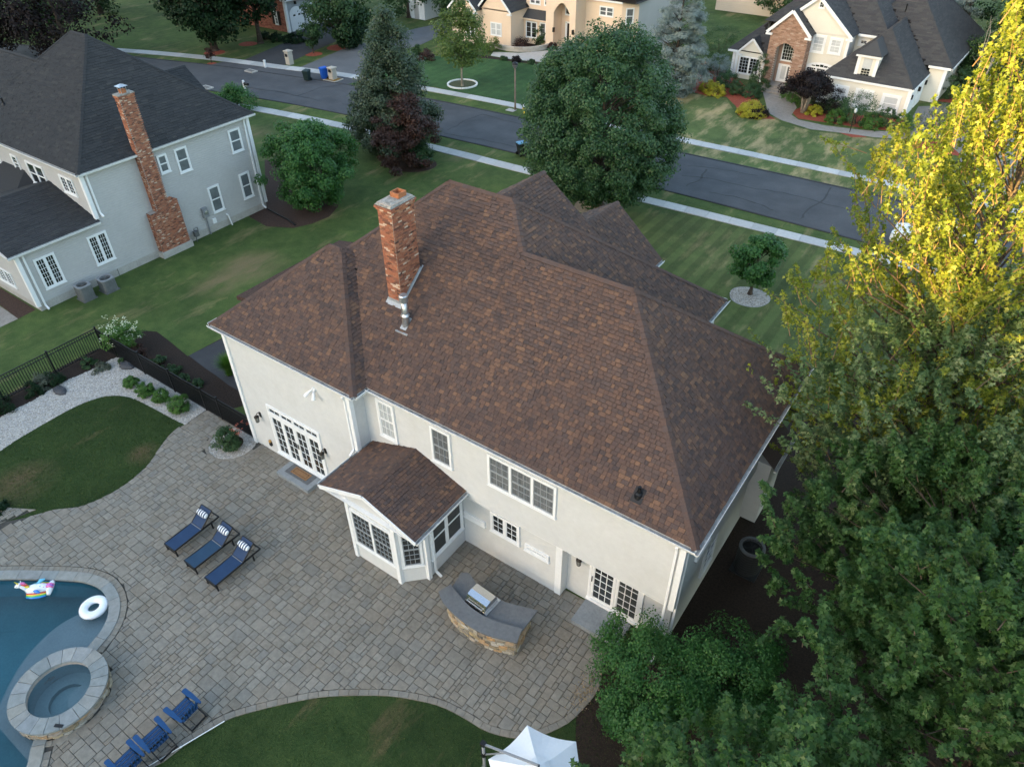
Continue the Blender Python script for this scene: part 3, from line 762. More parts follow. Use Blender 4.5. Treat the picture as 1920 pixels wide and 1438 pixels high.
def cutby(poly, line, keep_in, outline):
    c = (sum(p[0] for p in poly)/len(poly), sum(p[1] for p in poly)/len(poly)); r = max(math.dist(c, p) for p in poly)
    for a, b in zip(line, line[1:]+line[:1]):
        dx, dy = b[0]-a[0], b[1]-a[1]; L = math.hypot(dx, dy)
        if L < 1e-6: continue
        t = max(0, min(1, ((c[0]-a[0])*dx+(c[1]-a[1])*dy)/(L*L)))
        if math.dist(c, (a[0]+dx*t, a[1]+dy*t)) > r: continue
        n = (-dy/L, dx/L); mid = (a[0]+dx/2+n[0]*.01, a[1]+dy/2+n[1]*.01)
        if inside(mid, outline) != keep_in: n = (-n[0], -n[1])
        poly = clip_half(poly, a, n)
        if len(poly) < 3: return []
    return poly
for (a, b, c, d) in pave():
    g = .006+.003*rnd.random()
    q = [(a+g,b+g),(c-g,b+g),(c-g,d-g),(a+g,d-g)]
    ctr = ((a+c)/2, (b+d)/2)
    if not any(inside(p, pav_poly) for p in q): continue
    if all(inside(p, pool_c) for p in q) : continue
    if all(math.dist(p, spa_c) < SPA_R+.1 for p in q) : continue
    if math.dist(ctr, ringc.xy) < ring_r+.05: continue
    q = cutby(q, pav_poly, True, pav_poly)
    if q: q = cutby(q, pool_c, False, pool_c)
    if len(q) < 3 or area2(q) < .003: continue
    pcs.append(q)
def paver_mesh(mb, q, z=None):
    z = z or .040+rnd.random()*.006; e = .010; n = len(q)
    cx = sum(p[0] for p in q)/n; cy = sum(p[1] for p in q)/n
    ar = sum(q[i][0]*q[(i+1)%n][1]-q[(i+1)%n][0]*q[i][1] for i in range(n))
    if ar < 0: q = q[::-1]
    ins = []
    for p in q:
        d = math.hypot(p[0]-cx, p[1]-cy); k = max(0, 1-e/max(d, .02)); ins.append((cx+(p[0]-cx)*k, cy+(p[1]-cy)*k))
    tl = [rnd.uniform(-.0015,.0015) for _ in q]
    vs = [(p[0],p[1],.008) for p in q]+[(p[0],p[1],z-.006) for p in q]+[(p[0],p[1],z+tl[i]) for i, p in enumerate(ins)]
    fs = [tuple(range(2*n,3*n))]+[(i,(i+1)%n,n+(i+1)%n,n+i) for i in range(n)]+[(n+i,n+(i+1)%n,2*n+(i+1)%n,2*n+i) for i in range(n)]
    mb.add(vs, fs, min(1, max(0, .5+rnd.gauss(0, .23))))
def course(line, w, L, skip=None, inward=1):
    """soldier course of small stones along a line"""
    acc = []; pts = [Vector((*p,0)) for p in line]; cum = [0]
    for a, b in zip(pts, pts[1:]): cum.append(cum[-1]+(b-a).length)
    def at(s):
        for i in range(len(pts)-1):
            if cum[i+1] >= s:
                k = (s-cum[i])/max(1e-6, cum[i+1]-cum[i]); d = (pts[min(i+1,len(pts)-1)]-pts[max(0,i)]).normalized()
                return pts[i].lerp(pts[i+1], k), Vector((d.y,-d.x,0))
        d = (pts[-1]-pts[-2]).normalized(); return pts[-1], Vector((d.y,-d.x,0))
    s = 0
    while s+L < cum[-1]:
        p, n = at(s+.004); q, n2 = at(s+L-.004)
        quad = [tuple(p.xy), tuple(q.xy), tuple((q+n2*w*inward).xy), tuple((p+n*w*inward).xy)]
        if not (skip and skip(quad)): acc.append(quad)
        s += L
    return acc
inw = 1 if inside(offset(bot_s, .2, False)[20], pat) else -1
pcs += course(bot_s, .19, .30, inward=inw)
pout = pool_out+pool_out[:1]
pcs += course(pout, .2, .21, skip=lambda q: math.dist(q[0], spa_c) < SPA_R+.25 or not inside(q[2], pat), inward=sgn)
spa_ring = [(spa_c[0]+(SPA_R+.03)*math.cos(a), spa_c[1]+(SPA_R+.03)*math.sin(a)) for a in [-1.9+k*(2.9)/40 for k in range(41)]]
pcs += course(spa_ring, .17, .2, inward=1, skip=lambda q: inside(q[2], pool_out))
rr_ = [(ringc.x+ring_r*math.cos(a), ringc.y+ring_r*math.sin(a)) for a in [.2-k*4.2/40 for k in range(41)]]
pcs += course(rr_, .13, .2, inward=-1, skip=lambda q: not inside(q[2], pat) )
pcs = [q for q in pcs if len(q) >= 3]
def seen(q):
    c = Vector((sum(p[0] for p in q)/len(q), sum(p[1] for p in q)/len(q), 0)); d = c-CAM; z = d.dot(FWD)
    x = 960+FPX*d.dot(RGT)/z; y = 719-FPX*d.dot(UPV)/z
    vis = 0 < x < 1920 and 0 < y < 1438 and not (620 < x < 880 and 820 < y < 1000)
    return area2(q)/(d.length_squared) if vis else 0
pcs.sort(key=lambda q: -seen(q))
for q in pcs[:300]:
    mb = MB(); paver_mesh(mb, q); mb.build('paver', paver_m, patio_root)
mb = MB()
for q in pcs[300:]: paver_mesh(mb, q)
mb.build('paver', paver_m, patio_root, kind='stuff')

# ---- pool
pr = thing('swimming_pool', 'freeform swimming pool with blue water and bluestone coping at the patio edge', 'pool', (2.0,-11,0))
mb = MB()
n = len(basin); hole = offset(basin, .02*sgn)
def depth(p):     # shallow shelf towards the right end, steps, then deep water
    d = p[0]*.80+p[1]*-.0 - 1.9+ (p[1]+9.5)*.28
    return -.42 if d > 0.0 else (-.62 if d > -.26 else (-.84 if d > -.5 else -1.75))
rg_w = [[(p[0],p[1],z) for p in offset(basin,e*sgn)] for e, z in ((.02,0),(.02,-.95),(-.12,-1.3),(-.42,-1.62),(-.9,-1.79))]
wallv = [q for r_ in rg_w for q in r_]
mb.add(wallv, [(k*n+(i+1)%n, k*n+i, (k+1)*n+i, (k+1)*n+(i+1)%n) if sgn > 0 else (k*n+i,k*n+(i+1)%n,(k+1)*n+(i+1)%n,(k+1)*n+i) for k in range(4) for i in range(n)])
mb.build('pool_wall', plaster, pr, smooth=True)
mb = MB(); x0, x1, y0, y1 = -7, 7.2, -20.6, -8.3; st = .1
step_line = smoothline([(2.75,-8.3),(2.25,-9.2),(2.02,-10.0),(2.15,-10.9),(2.6,-11.8),(3.6,-13)], 6)
def line_x(y, dx=0):
    for a, b in zip(step_line, step_line[1:]):
        if min(a[1],b[1]) <= y <= max(a[1],b[1]) and a[1] != b[1]: return a[0]+(b[0]-a[0])*(y-a[1])/(b[1]-a[1])+dx
    return None
for k, (dx, z) in enumerate(((0,-.36),(-.28,-.62),(-.52,-.90))):
    L_ = [(line_x(y, dx), y) for y in np.linspace(-8.35,-12.9,30)]
    mb.prism(L_+[(6.6,-12.9),(6.6,-8.35)], -1.85, z)
    # keep the shelf inside the basin
mb.build('tanning_shelf', plaster, pr)
sheet('pool_floor', hole, -1.8, plaster, parent=pr, kind=None)
mb = MB(); mb.add([(p[0],p[1],.0) for p in offset(basin,.012*sgn)]+[(p[0],p[1],-.16) for p in offset(basin,.012*sgn)], [((i+1)%n, i, n+i, n+(i+1)%n) if sgn > 0 else (i,(i+1)%n,n+(i+1)%n,n+i) for i in range(n)])
mb.build('waterline_tile', tile_dk, pr)
def watermat(name, col, dens):
    mt, nn, l, b = mk(name); out = nn['Material Output']; nn.remove(b)
    tr = nn.new('ShaderNodeBsdfTransparent'); gl = nn.new('ShaderNodeBsdfGlossy'); gl.inputs['Roughness'].default_value = .02
    fr = nn.new('ShaderNodeFresnel'); fr.inputs[0].default_value = 1.33; mx = nn.new('ShaderNodeMixShader')
    tc = nn.new('ShaderNodeTexCoord'); nz = noise(nn, l, 2.2, 3, .5, tc.outputs['Object']); bp = nn.new('ShaderNodeBump')
    bp.inputs['Strength'].default_value = .4; bp.inputs['Distance'].default_value = .04
    l.new(nz.outputs['Fac'], bp.inputs['Height']); l.new(bp.outputs[0], gl.inputs['Normal']); l.new(bp.outputs[0], fr.inputs['Normal'])
    l.new(fr.outputs[0], mx.inputs[0]); l.new(tr.outputs[0], mx.inputs[1]); l.new(gl.outputs[0], mx.inputs[2]); l.new(mx.outputs[0], out.inputs['Surface'])
    va = nn.new('ShaderNodeVolumeAbsorption'); va.inputs['Color'].default_value = (*col, 1); va.inputs['Density'].default_value = dens
    l.new(va.outputs[0], out.inputs['Volume']); return mt
water_m = watermat('pool_water', (.02,.70,.80), .36)
def water(name, poly, z0, z1, parent):
    mb = MB(); mb.prism(poly, z0, z1, bottom=True); tri = tessellate_polygon([[Vector((*p,0)) for p in poly]])
    return mb.build(name, water_m, parent)
water('water', offset(basin,-.004*sgn), -1.95, -.10, pr)
# coping stones
cs = []
acc = []; P_ = pool+pool[:1]; Q_ = pool_out+pool_out[:1]; i = 0; s = 0; st = 0; tgt = .62
for i in range(len(pool)):
    s += math.dist(P_[i], P_[i+1])
    if s >= tgt or i == len(pool)-1:
        cs.append((P_[st:i+2], Q_[st:i+2])); st = i+1; s = 0; tgt = rnd.uniform(.45,.8)
for a, b in cs:
    c = a[len(a)//2]
    if math.dist(c, spa_c) < SPA_R-.1: continue
    mb = MB()
    def sh(l, k): 
        l = [Vector((*q,0)) for q in l]; l[0] = l[0]+(l[1]-l[0]).normalized()*.006; l[-1] = l[-1]+(l[-2]-l[-1]).normalized()*.006
        return [tuple(q.xy) for q in l]
    a2, b2 = sh(offset(a,-.03*sgn,False),0), sh(b,0)
    poly = a2+b2[::-1]; m_ = len(a2); z = .062+rnd.random()*.006
    vs = [(p[0],p[1],-.005) for p in a2]+[(p[0],p[1],-.005) for p in b2]+[(p[0],p[1],z) for p in a2]+[(p[0],p[1],z) for p in b2]
    fs = []
    for k in range(m_-1):
        f = (2*m_+k, 3*m_+k, 3*m_+k+1, 2*m_+k+1); fs.append(f if sgn > 0 else f[::-1])
        fs.append((k, 2*m_+k, 2*m_+k+1, k+1)); fs.append((m_+k, m_+k+1, 3*m_+k+1, 3*m_+k))
    fs += [(0, m_, 3*m_, 2*m_), (m_-1, 2*m_+m_-1, 3*m_+m_-1, 2*m_-1)]
    mb.add(vs, fs, rnd.random()); mb.build('coping_stone', coping_m, pr)

# ---- raised spa
sp = thing('spa', 'round raised stone spa with wide bluestone rim at the edge of the pool', 'hot tub', (*spa_c, 0))
mb = MB(); mb.lathe([(SPA_R-.06,-1.8),(SPA_R-.06,.38)], 48, (*spa_c,0)); mb.lathe([(.90,.40),(.90,-.9)], 48, (*spa_c,0)); mb.build('spa_shell', mortar, sp, smooth=True)
for row in range(4):
    h0 = -.16+row*.145; a = rnd.random()
    while a < 6.28:
        da = rnd.uniform(.16,.34); mb = MB(); z0, z1 = h0+rnd.uniform(.0,.02), h0+.145-rnd.uniform(.004,.02)
        r0 = SPA_R-.07; r1 = SPA_R-.02+rnd.random()*.05; k = 3
        vs = []
        for (rr2, zz) in ((r0,z0),(r1,z0+.02),(r1+.01,z1-.02),(r0,z1)):
            for j in range(k+1):
                aa = a+.008+(da-.016)*j/k; q = rr2*(1-(.02 if j in (0,k) and rr2 > r0 else 0)); vs.append((spa_c[0]+q*math.cos(aa), spa_c[1]+q*math.sin(aa), zz))
        fs = [(i_*(k+1)+j, i_*(k+1)+j+1, (i_+1)*(k+1)+j+1, (i_+1)*(k+1)+j) for i_ in range(3) for j in range(k)]
        mb.add(vs, fs, rnd.random()); mb.build('stone', fstone, sp); a += da
a = .1
while a < 6.28+.05:
    da = min(rnd.uniform(.26,.42), 6.39-a); mb = MB(); k = 5; z0, z1 = .385, .455+rnd.random()*.006
    vs = []
    for rr2, zz in ((.88,z0),(.88,z1),(SPA_R+.03,z1),(SPA_R+.03,z0)):
        for j in range(k+1):
            aa = a+.006+(da-.012)*j/k; vs.append((spa_c[0]+rr2*math.cos(aa), spa_c[1]+rr2*math.sin(aa), zz))
    fs = [(i_*(k+1)+j+1, i_*(k+1)+j, (i_+1)*(k+1)+j, (i_+1)*(k+1)+j+1) for i_ in range(3) for j in range(k)]
    fs += [(0,k+1,2*(k+1),3*(k+1)), (k,3*(k+1)+k,2*(k+1)+k,k+1+k)]
    mb.add(vs, fs, rnd.random()); mb.build('coping_stone', coping_m, sp); a += da
mb = MB(); mb.lathe([(.9,-.22),(.52,-.22),(.5,-.75),(0.001,-.78)], 40, (*spa_c,0))
pc = (spa_c[0]+.62, spa_c[1]+.52)
for (r_, z_) in ((.46,-.14),(.28,.04)): mb.lathe([(r_,-.7),(r_,z_),(.001,z_)], 24, (spa_c[0]+(.40 if r_>.4 else .62), spa_c[1]+(.34 if r_>.4 else .50), 0))
mb.build('spa_bench', plaster, sp)
mb = MB(); mb.lathe([(.898,-.9),(.898,.27),(.001,.27)], 40, (*spa_c,0)); mb.build('water', water_m, sp)
p = G(110,1360,.47)
mb = MB(); mb.beam((p.x-.11,p.y-.06,.468),(p.x+.11,p.y+.06,.468),.09,.02); mb.build('skimmer_plate', blackm, sp)

# ================================================================ MAIN HOUSE (its axes are the world axes)
H = thing('family_house', 'large cream two storey house with brown shingle hip roofs and brick chimney beside the patio', 'house', (0.72,-.57,0))
ZE, S = 5.7, .824
A = hip_faces(.68, 15.33, 0, 11.93, ZE, S)
B = hip_right(15.33, 19.34, 9.45, ZE, S)
Cb = hip_faces(0, 7.51, -.62, 6.9, ZE, S)
def gable2(x, hw, z, zr, y0, y1):
    s_ = (zr-z)/hw
    return gable_faces(x-hw, x+hw, y0, y1, z, s_)
def gable_lop(x, hr, z, zr, y0, y1, sl):
    sr = (zr-z)/hr; xl = x-(zr-z)/sl
    F = [[(x+hr,y0,z),(x+hr,y1,z),(x,y1,zr),(x,y0,zr)],[(xl,y1,z),(xl,y0,z),(x,y0,zr),(x,y1,zr)]]
    return F, [((x,y0,zr),(x,y1,zr))], (lambda u, v: zr-(sr*(u-x) if u > x else sl*(x-u)) if (xl < u < x+hr and y0 < v < y1) else -9)
G1 = gable_lop(7.95, 5.1, 5.95, 9.87, 5.5, 10.0, .66)
G2_ = gable_lop(9.5, 2.35, 5.7, 7.72, 7, 13.4, .60)
# the wing keeps its ridge along x
hw = 3.46
def wing():
    x0, x1, y0, y1, ze = 0, 7.51, -.62, 6.3, ZE
    return hip_faces(x0, x1, y0, y1, ze, S)
Cb = wing()
roof = make_roof(H, [A, B, Cb, G1, G2_], shing_brown, 300)
LAPD[0] = .009
wl_ = MB()
for a, b, z0, z1 in (((.72,-.57),(7.2,-.57),.0,5.6), ((7.2,-.57),(7.2,.05),0,5.6), ((7.2,.05),(19.04,.05),2.80,5.6), ((7.2,.29),(15.08,.29),0,2.78),
                     ((15.08,.66),(18.9,.66),0,2.78), ((19.04,.05),(19.04,9.1),2.8,5.6), ((18.9,.66),(18.9,9.1),0,2.8), ((.72,6.0),(.72,-.57),0,5.6), ((19.04,9.1),(15.1,9.1),0,5.6),
                     ((15.1,9.1),(15.1,11.6),0,5.6), ((15.1,11.6),(11.6,11.6),0,5.6), ((11.6,11.6),(11.6,13.1),0,5.6), ((11.6,13.1),(7.4,13.1),0,5.6), ((7.4,13.1),(7.4,9.8),0,5.6),
                     ((7.4,9.8),(1,9.8),0,5.8), ((1,9.8),(1,6.0),0,5.6), ((1,6.0),(.72,6.0),0,5.6)):
    wall(H, a, b, z0, z1, siding_cream, .105, mb=wl_)
wl_.build('wall', siding_cream, H)
mb = MB()
mb.box(15.08,.05,2.76,19.04,.70,2.80); mb.box(7.2,.05,2.77,15.08,.29,2.79)
for x0_, x1_, y0_, y1_ in ((.02,7.49,-.60,6.2), (7.2,19.32,.02,9.4), (.7,15.3,.02,11.9)):
    mb.box(x0_, y0_, 5.56-rnd.random()*.01, x1_, y1_, 5.6)
mb.build('soffit', white, H)
for x, y, z0, z1 in ((.73,-.56,0,5.6), (7.19,-.56,0,5.6), (19.03,.06,2.76,5.6)): mb = MB(); corner_board(mb, x, y, z0, z1, .17); mb.build('corner_board', white, H)
cbox('corner_board', white, H, 14.98,.255,0,15.22,.66,2.78)
for nm, f in (('gable_wall', [(13.0,10.0,5.95),(2.9,10.0,5.95),(7.95,10.0,9.8)]), ('gable_wall', [(11.8,13.35,5.7),(7.2,13.35,5.7),(9.5,13.35,7.68)])):
    MB().add(f, [(0,1,2)]).build(nm, siding_cream, H)
gutter(H, [(-.02,-.62,5.70),(7.51,-.62,5.70)]); gutter(H, [(7.51,-.60,5.70),(7.51,-.02,5.70)]); gutter(H, [(7.54,.0,5.70),(19.36,.0,5.70)])
gutter(H, [(19.34,-.1,5.70),(19.34,9.5,5.70)]); gutter(H, [(0,6.2,5.70),(0,-.62,5.70)]); gutter(H, [(15.33,9.5,5.70),(15.33,12.0,5.70)]); gutter(H, [(15.3,11.93,5.70),(12.0,11.93,5.70)])
gutter(H, [(11.85,12.5,5.70),(11.85,13.4,5.70)])
downspout(H, 7.06, -.60, 5.55, 2.95); downspout(H, 18.85, .04, 5.55, .1); downspout(H, 19.05, .25, 5.55, .1, out=(1,0))
# chimney: mortar core, bricks proud of it, cap and flue
ch = MB(); ch.box(6.68,2.35,6.8,7.27,3.38,11.22); chim = ch.build('chimney', mortar, H)
bm = MB()
for a, b in (((6.68,2.35),(7.27,2.35)), ((7.27,2.35),(7.27,3.38)), ((7.27,3.38),(6.68,3.38)), ((6.68,3.38),(6.68,2.35))): bricks(None, a, b, 6.9, 10.98, mb=bm)
for k, e in enumerate((.035,.07)):
    z = 10.98+k*.075
    for a, b in (((6.68-e,2.35-e),(7.27+e,2.35-e)), ((7.27+e,2.35-e),(7.27+e,3.38+e)), ((7.27+e,3.38+e),(6.68-e,3.38+e)), ((6.68-e,3.38+e),(6.68-e,2.35-e))): bricks(None, a, b, z, z+.075, mb=bm)
    bm.box(6.68-e,2.35-e,z,7.27+e,3.38+e,z+.073,.5)
bm.build('brick', brick_m, chim, kind='stuff')
mb = MB(); mb.add([(6.63,2.30,11.135),(7.32,2.30,11.135),(7.32,3.43,11.135),(6.63,3.43,11.135),(6.76,2.45,11.24),(7.19,2.45,11.24),(7.19,3.28,11.24),(6.76,3.28,11.24),(6.63,2.30,11.165),(7.32,2.30,11.165),(7.32,3.43,11.165),(6.63,3.43,11.165)],
    [(0,1,9,8),(1,2,10,9),(2,3,11,10),(3,0,8,11),(8,9,5,4),(9,10,6,5),(10,11,7,6),(11,8,4,7),(4,5,6,7)]); mb.build('chimney_cap', crown_m, chim)
mb = MB()
for b in ((6.80,2.85,6.83,3.22),(7.13,2.85,7.16,3.22),(6.83,2.85,7.13,2.88),(6.83,3.19,7.13,3.22)): mb.box(b[0],b[1],11.2,b[2],b[3],11.40)
mb.box(6.83,2.88,11.2,7.13,3.19,11.27); mb.build('flue', clay, chim)
rz = lambda y: ZE+S*y
mb = MB(); mb.add([(6.62,2.20,rz(2.22)+.03),(7.33,2.20,rz(2.22)+.03),(7.33,2.34,rz(2.34)+.06),(6.62,2.34,rz(2.34)+.06)], [(0,1,2,3)])
mb.box(6.66,2.31,rz(2.3),7.29,2.349,rz(2.3)+.16)
mb.add([(7.29,2.3,rz(2.3)+.055),(7.35,2.3,rz(2.3)+.055),(7.35,3.5,rz(3.5)+.055),(7.29,3.5,rz(3.5)+.055)], [(0,1,2,3)])
mb.add([(7.30,2.35,rz(2.35)),(7.30,3.4,rz(3.4)),(7.30,3.4,rz(3.4)+.16),(7.30,2.35,rz(2.35)+.16)], [(0,1,2,3)])
mb.build('flashing', lead, chim)
# metal flue pipe and plumbing vent on the roof
v = thing('roof_flue', 'tall galvanised metal flue pipe with cap on the brown roof below the brick chimney', 'vent', (7.79,1.92,rz(1.92)))
mb = MB(); z = rz(1.92); mb.tube([(7.79,1.92,z-.1),(7.79,1.92,z+.45),(7.79,1.92,z+.95)], [.15,.105,.105], 16); mb.build('pipe', steel, v, smooth=True)
mb = MB(); mb.tube([(7.79,1.92,z+.36),(7.79,1.92,z+.43)], [.155,.12], 16); mb.build('storm_collar', steel, v)
mb = MB(); mb.tube([(7.79,1.92,z+.86),(7.79,1.92,z+.9),(7.79,1.92,z+1.12),(7.79,1.92,z+1.15)], [.11,.15,.15,.13], 18); mb.build('vent_cap', steel, v)
mb = MB(); mb.add([(7.66,1.72,rz(1.72)+.06),(7.92,1.72,rz(1.72)+.06),(7.92,2.08,rz(2.08)+.055),(7.66,2.08,rz(2.08)+.055)], [(0,1,2,3)], m=0); mb.box(7.53,1.62,rz(1.64)+.01,8.05,1.68,rz(1.64)+.06); mb.build('base_flashing', lead, v)
v = thing('plumbing_vent', 'short black plumbing vent pipe near the right hip of the brown roof', 'vent', (17.36,.49,rz(.49)))
mb = MB(); z = rz(.49); mb.tube([(17.36,.49,z-.05),(17.36,.49,z+.1),(17.36,.49,z+.14),(17.36,.49,z+.36)], [.13,.10,.055,.05], 14); mb.build('pipe', blackm, v)
mb = MB(); mb.add([(17.20,.30,rz(.30)+.055),(17.52,.30,rz(.30)+.055),(17.52,.64,rz(.64)+.05),(17.20,.64,rz(.64)+.05)], [(0,1,2,3)]); mb.build('base_flashing', blackm, v)

# windows on the patio side
Yb = .05
def wy(px0, py0, px1, py1, Y):
    a = onY(px0, py0, Y); b = onY(px1, py1, Y); return a.x, b.x, b.z, a.z
def win_y(parent, tl, br, Y, **k):
    x0, x1, z0, z1 = wy(*tl, *br, Y); return window(parent, (x0, Y), (1,0), x1-x0, z0, z1, **k)
win_y(H, (705,744), (748,829), Yb, nx=3, nz=4, gl=glass_sheer)
win_y(H, (806.7,795), (850,878.4), Yb, nx=3, nz=4, gl=glass_cur, sm=sash_grey)
win_y(H, (915,848), (1043,970), Yb, cols=3, nx=3, nz=4, gl=glass_cur, sm=sash_grey)
win_y(H, (920.5,956), (975.6,1021), .29, cols=2, nx=2, nz=3, kind='c', panes=True)
win_y(H, (871,956), (911,986), .29, nx=4, nz=1, kind='c', gl=glass_pale, tw=.07)
win_y(H, (985.6,1017.5), (1030,1052), .29, nx=4, nz=1, kind='c', gl=glass_pale, tw=.07)
# four-leaf french doors with transoms on the wing
Yw = -.57
def doorset(parent, x0, x1, Y, z0, z1, n, nx, nz, tr=0, glz=None, name='french_door', screen=None):
    fr = MB(); t = .09
    fr.box(x0,Y-.06,z0,x0+t,Y+.02,z1); fr.box(x1-t,Y-.06,z0,x1,Y+.02,z1); fr.box(x0+t,Y-.062,z1-t,x1-t,Y+.02,z1); fr.box(x0-.02,Y-.12,z0-.09,x1+.02,Y+.02,z0)
    if tr: fr.box(x0+t,Y-.062,z1-tr-.16,x1-t,Y+.02,z1-tr)
    ds = fr.build(name, white, parent)
    w = (x1-x0-2*t)/n
    def leaf(a0, a1, b0, b1, nx, nz, nm, st=.1, g=glass, dep=0):
        lf = MB(); y = Y-.03-dep
        lf.box(a0,y-.02,b0,a0+st,y+.02,b1); lf.box(a1-st,y-.02,b0,a1,y+.02,b1); lf.box(a0+st,y-.02,b1-st,a1-st,y+.02,b1); lf.box(a0+st,y-.02,b0,a1-st,y+.02,b0+st*1.1)
        ix0, ix1, iz0, iz1 = a0+st, a1-st, b0+st*1.1, b1-st
        for i in range(1,nx): x = ix0+(ix1-ix0)*i/nx; lf.box(x-.012,y-.014,iz0,x+.012,y+.01,iz1)
        for i in range(1,nz): z = iz0+(iz1-iz0)*i/nz; lf.box(ix0,y-.013,z-.012,ix1,y+.009,z+.012)
        l_ = lf.build(nm, white, ds)
        for i in range(nx):
            for j in range(nz):
                cbox('pane', g, ds, ix0+(ix1-ix0)*i/nx+.012, y-.002, iz0+(iz1-iz0)*j/nz+.012, ix0+(ix1-ix0)*(i+1)/nx-.012, y+.004, iz0+(iz1-iz0)*(j+1)/nz-.012)
        return l_
    for k in range(n):
        a0 = x0+t+k*w+.006; a1 = a0+w-.012
        if tr: leaf(a0, a1, z1-t-tr+.02, z1-t, 2, 1, 'transom', st=.05)
        scr = screen is not None and k == screen
        leaf(a0, a1, z0+.012, z1-t-(tr+.09 if tr else 0), nx, nz, 'door_leaf', g=screen_m if scr else glass, dep=.012 if k in (1,2) and n == 4 else 0)
    hb = MB(); xm = x0+t+w*(2 if n == 4 else 1)
    for s_ in ((-.05,.05) if n == 4 else (-w+.05,)): hb.box(xm+s_-.012,Y-.11,z0+.95,xm+s_+.012,Y-.08,z0+1.2)
    hb.build('handle', bronze, ds); return ds
doorset(H, 2.22, 5.16, Yw, .32, 2.83, 4, 2, 5, tr=.30)
doorset(H, 16.05, 17.98, .66, .30, 2.26, 2, 3, 5, name='sliding_door', screen=1)
# windows in the right-hand wall, seen edge-on
window(H, (19.04,1.3), (0,1), 1.0, 3.7, 5.2, nx=2, nz=4); window(H, (18.9,2.9), (0,1), 1.0, 1.0, 2.5, nx=2, nz=4)
bp_ = MB(); bp_.box(18.9,6.8,.3,19.5,8.6,3.2); bump = bp_.build('bay_bump', siding_cream, H)
mb = MB(); mb.add([(19.62,6.7,3.2),(19.62,8.7,3.2),(19.0,8.7,3.75),(19.0,6.7,3.75)], [(0,1,2,3)]); mb.build('bump_roof', shing_brown, H); gutter(H, [(19.62,6.7,3.18),(19.62,8.7,3.18)])

sp_ = MB(); sp_.add([(-3.9,3.1,3.42),(.7,3.1,4.3),(.7,9.5,4.3),(-3.9,9.5,3.42),(-3.9,3.1,3.62),(.7,3.1,4.5),(.7,9.5,4.5),(-3.9,9.5,3.62)], [(0,3,2,1),(4,5,6,7),(0,1,5,4),(3,0,4,7),(2,3,7,6)]); sp_.build('side_porch_roof', mulch_br, H)
for y in (3.25,6.2,9.3): cbox('porch_post', M('porch_wood',(.09,.05,.035),rough=.8), H, -3.85,y,0,-3.7,y+.15,3.45)

# sunroom bay with its own gable roof
bay = [(7.74,.29),(7.74,-1.72),(8.42,-2.40),(10.47,-2.40),(11.15,-1.72),(11.15,.29)]
mb = MB()
for a, b in zip(bay, bay[1:]): wall(H, a, b, .02, 3.05, siding_cream, .105, mb=mb)
mb.build('sunroom_wall', siding_cream, H)
for x, y in bay[1:5]: mb = MB(); corner_board(mb, x, y, .0, 3.06, .15); mb.build('corner_board', white, H)
BX0, BX1, BY0, BZ, BR = 7.33, 11.56, -2.56, 3.10, 3.88
sb = gable_faces(BX0, BX1, BY0, .05, BZ, (BR-BZ)/((BX1-BX0)/2))
make_roof(H, [sb], shing_brown, 0, name='sunroom_roof')
MB().add([(BX0+.1,-2.42,3.03),(BX1-.1,-2.42,3.03),(BX1-.1,-2.42,BZ+.02),((BX0+BX1)/2,-2.42,BR-.03),(BX0+.1,-2.42,BZ+.02)], [(0,1,2,3,4)]).build('sunroom_gable', siding_cream, H)
mb = MB(); xm = (BX0+BX1)/2
mb.beam((BX0-.02,BY0-.012,BZ-.07),(xm,BY0-.012,BR-.06),.03,.16,up=(0,0,1)); mb.beam((xm,BY0-.013,BR-.06),(BX1+.02,BY0-.013,BZ-.07),.03,.16)
mb.box(BX0+.02,BY0,2.99,BX1-.02,.2,3.025); mb.build('rake_board', white, H)
gutter(H, [(BX1,BY0,BZ),(BX1,.0,BZ)]); gutter(H, [(BX0,.0,BZ),(BX0,BY0,BZ)])
downspout(H, 11.18, -1.45, 3.0, .05, out=(1,0))
window(H, (8.52,-2.4), (1,0), 1.86, .88, 2.62, cols=2, nx=4, nz=6, sm=sash_grey)
D45 = (.7071,.7071)
window(H, (10.47+.12*.707,-2.4+.12*.707), D45, .72, .88, 2.62, nx=3, nz=6, sm=sash_grey); window(H, (7.74+.12*.707,-1.72-.12*.707), (.7071,-.7071), .72, .88, 2.62, nx=3, nz=6, sm=sash_grey)
window(H, (11.15,-1.55), (0,1), 1.72, .88, 2.66, cols=2, nx=1, nz=2, gl=screen_m); window(H, (7.74,-.1), (0,-1), 1.5, .88, 2.66, cols=2, nx=1, nz=2, gl=screen_m)

LAPD[0] = .022
# fixtures on the walls
def lantern(x, y, z, label):
    t = thing('wall_lantern', label, 'lantern', (x,y,z), 'dark lanterns on the house walls')
    mb = MB(); mb.box(x-.05,y-.03,z-.1,x+.05,y,z+.14); mb.tube([(x,y-.02,z+.1),(x,y-.12,z+.17),(x,y-.2,z+.12)], .014, 6); mb.build('bracket', bronze, t)
    mb = MB(); c = (x,y-.2,z)
    mb.lathe([(.001,.12),(.10,.04),(.105,.02)], 8, c); mb.lathe([(.06,-.24),(.075,-.22),(.001,-.26)], 8, c)
    for k in range(4): a = math.pi/4+k*math.pi/2; mb.beam((x+.062*math.cos(a),y-.2+.062*math.sin(a),z-.22),(x+.09*math.cos(a),y-.2+.09*math.sin(a),z+.03),.014,.014)
    mb.build('cage', bronze, t)
    mb = MB(); mb.lathe([(.055,-.21),(.08,.02)], 8, c); mb.build('glass', M('lantern_glass', (.25,.25,.23), rough=.2), t)
p = onY(489,778,Yw); lantern(p.x, Yw-.01, p.z+.02, 'dark metal wall lantern left of the french doors')
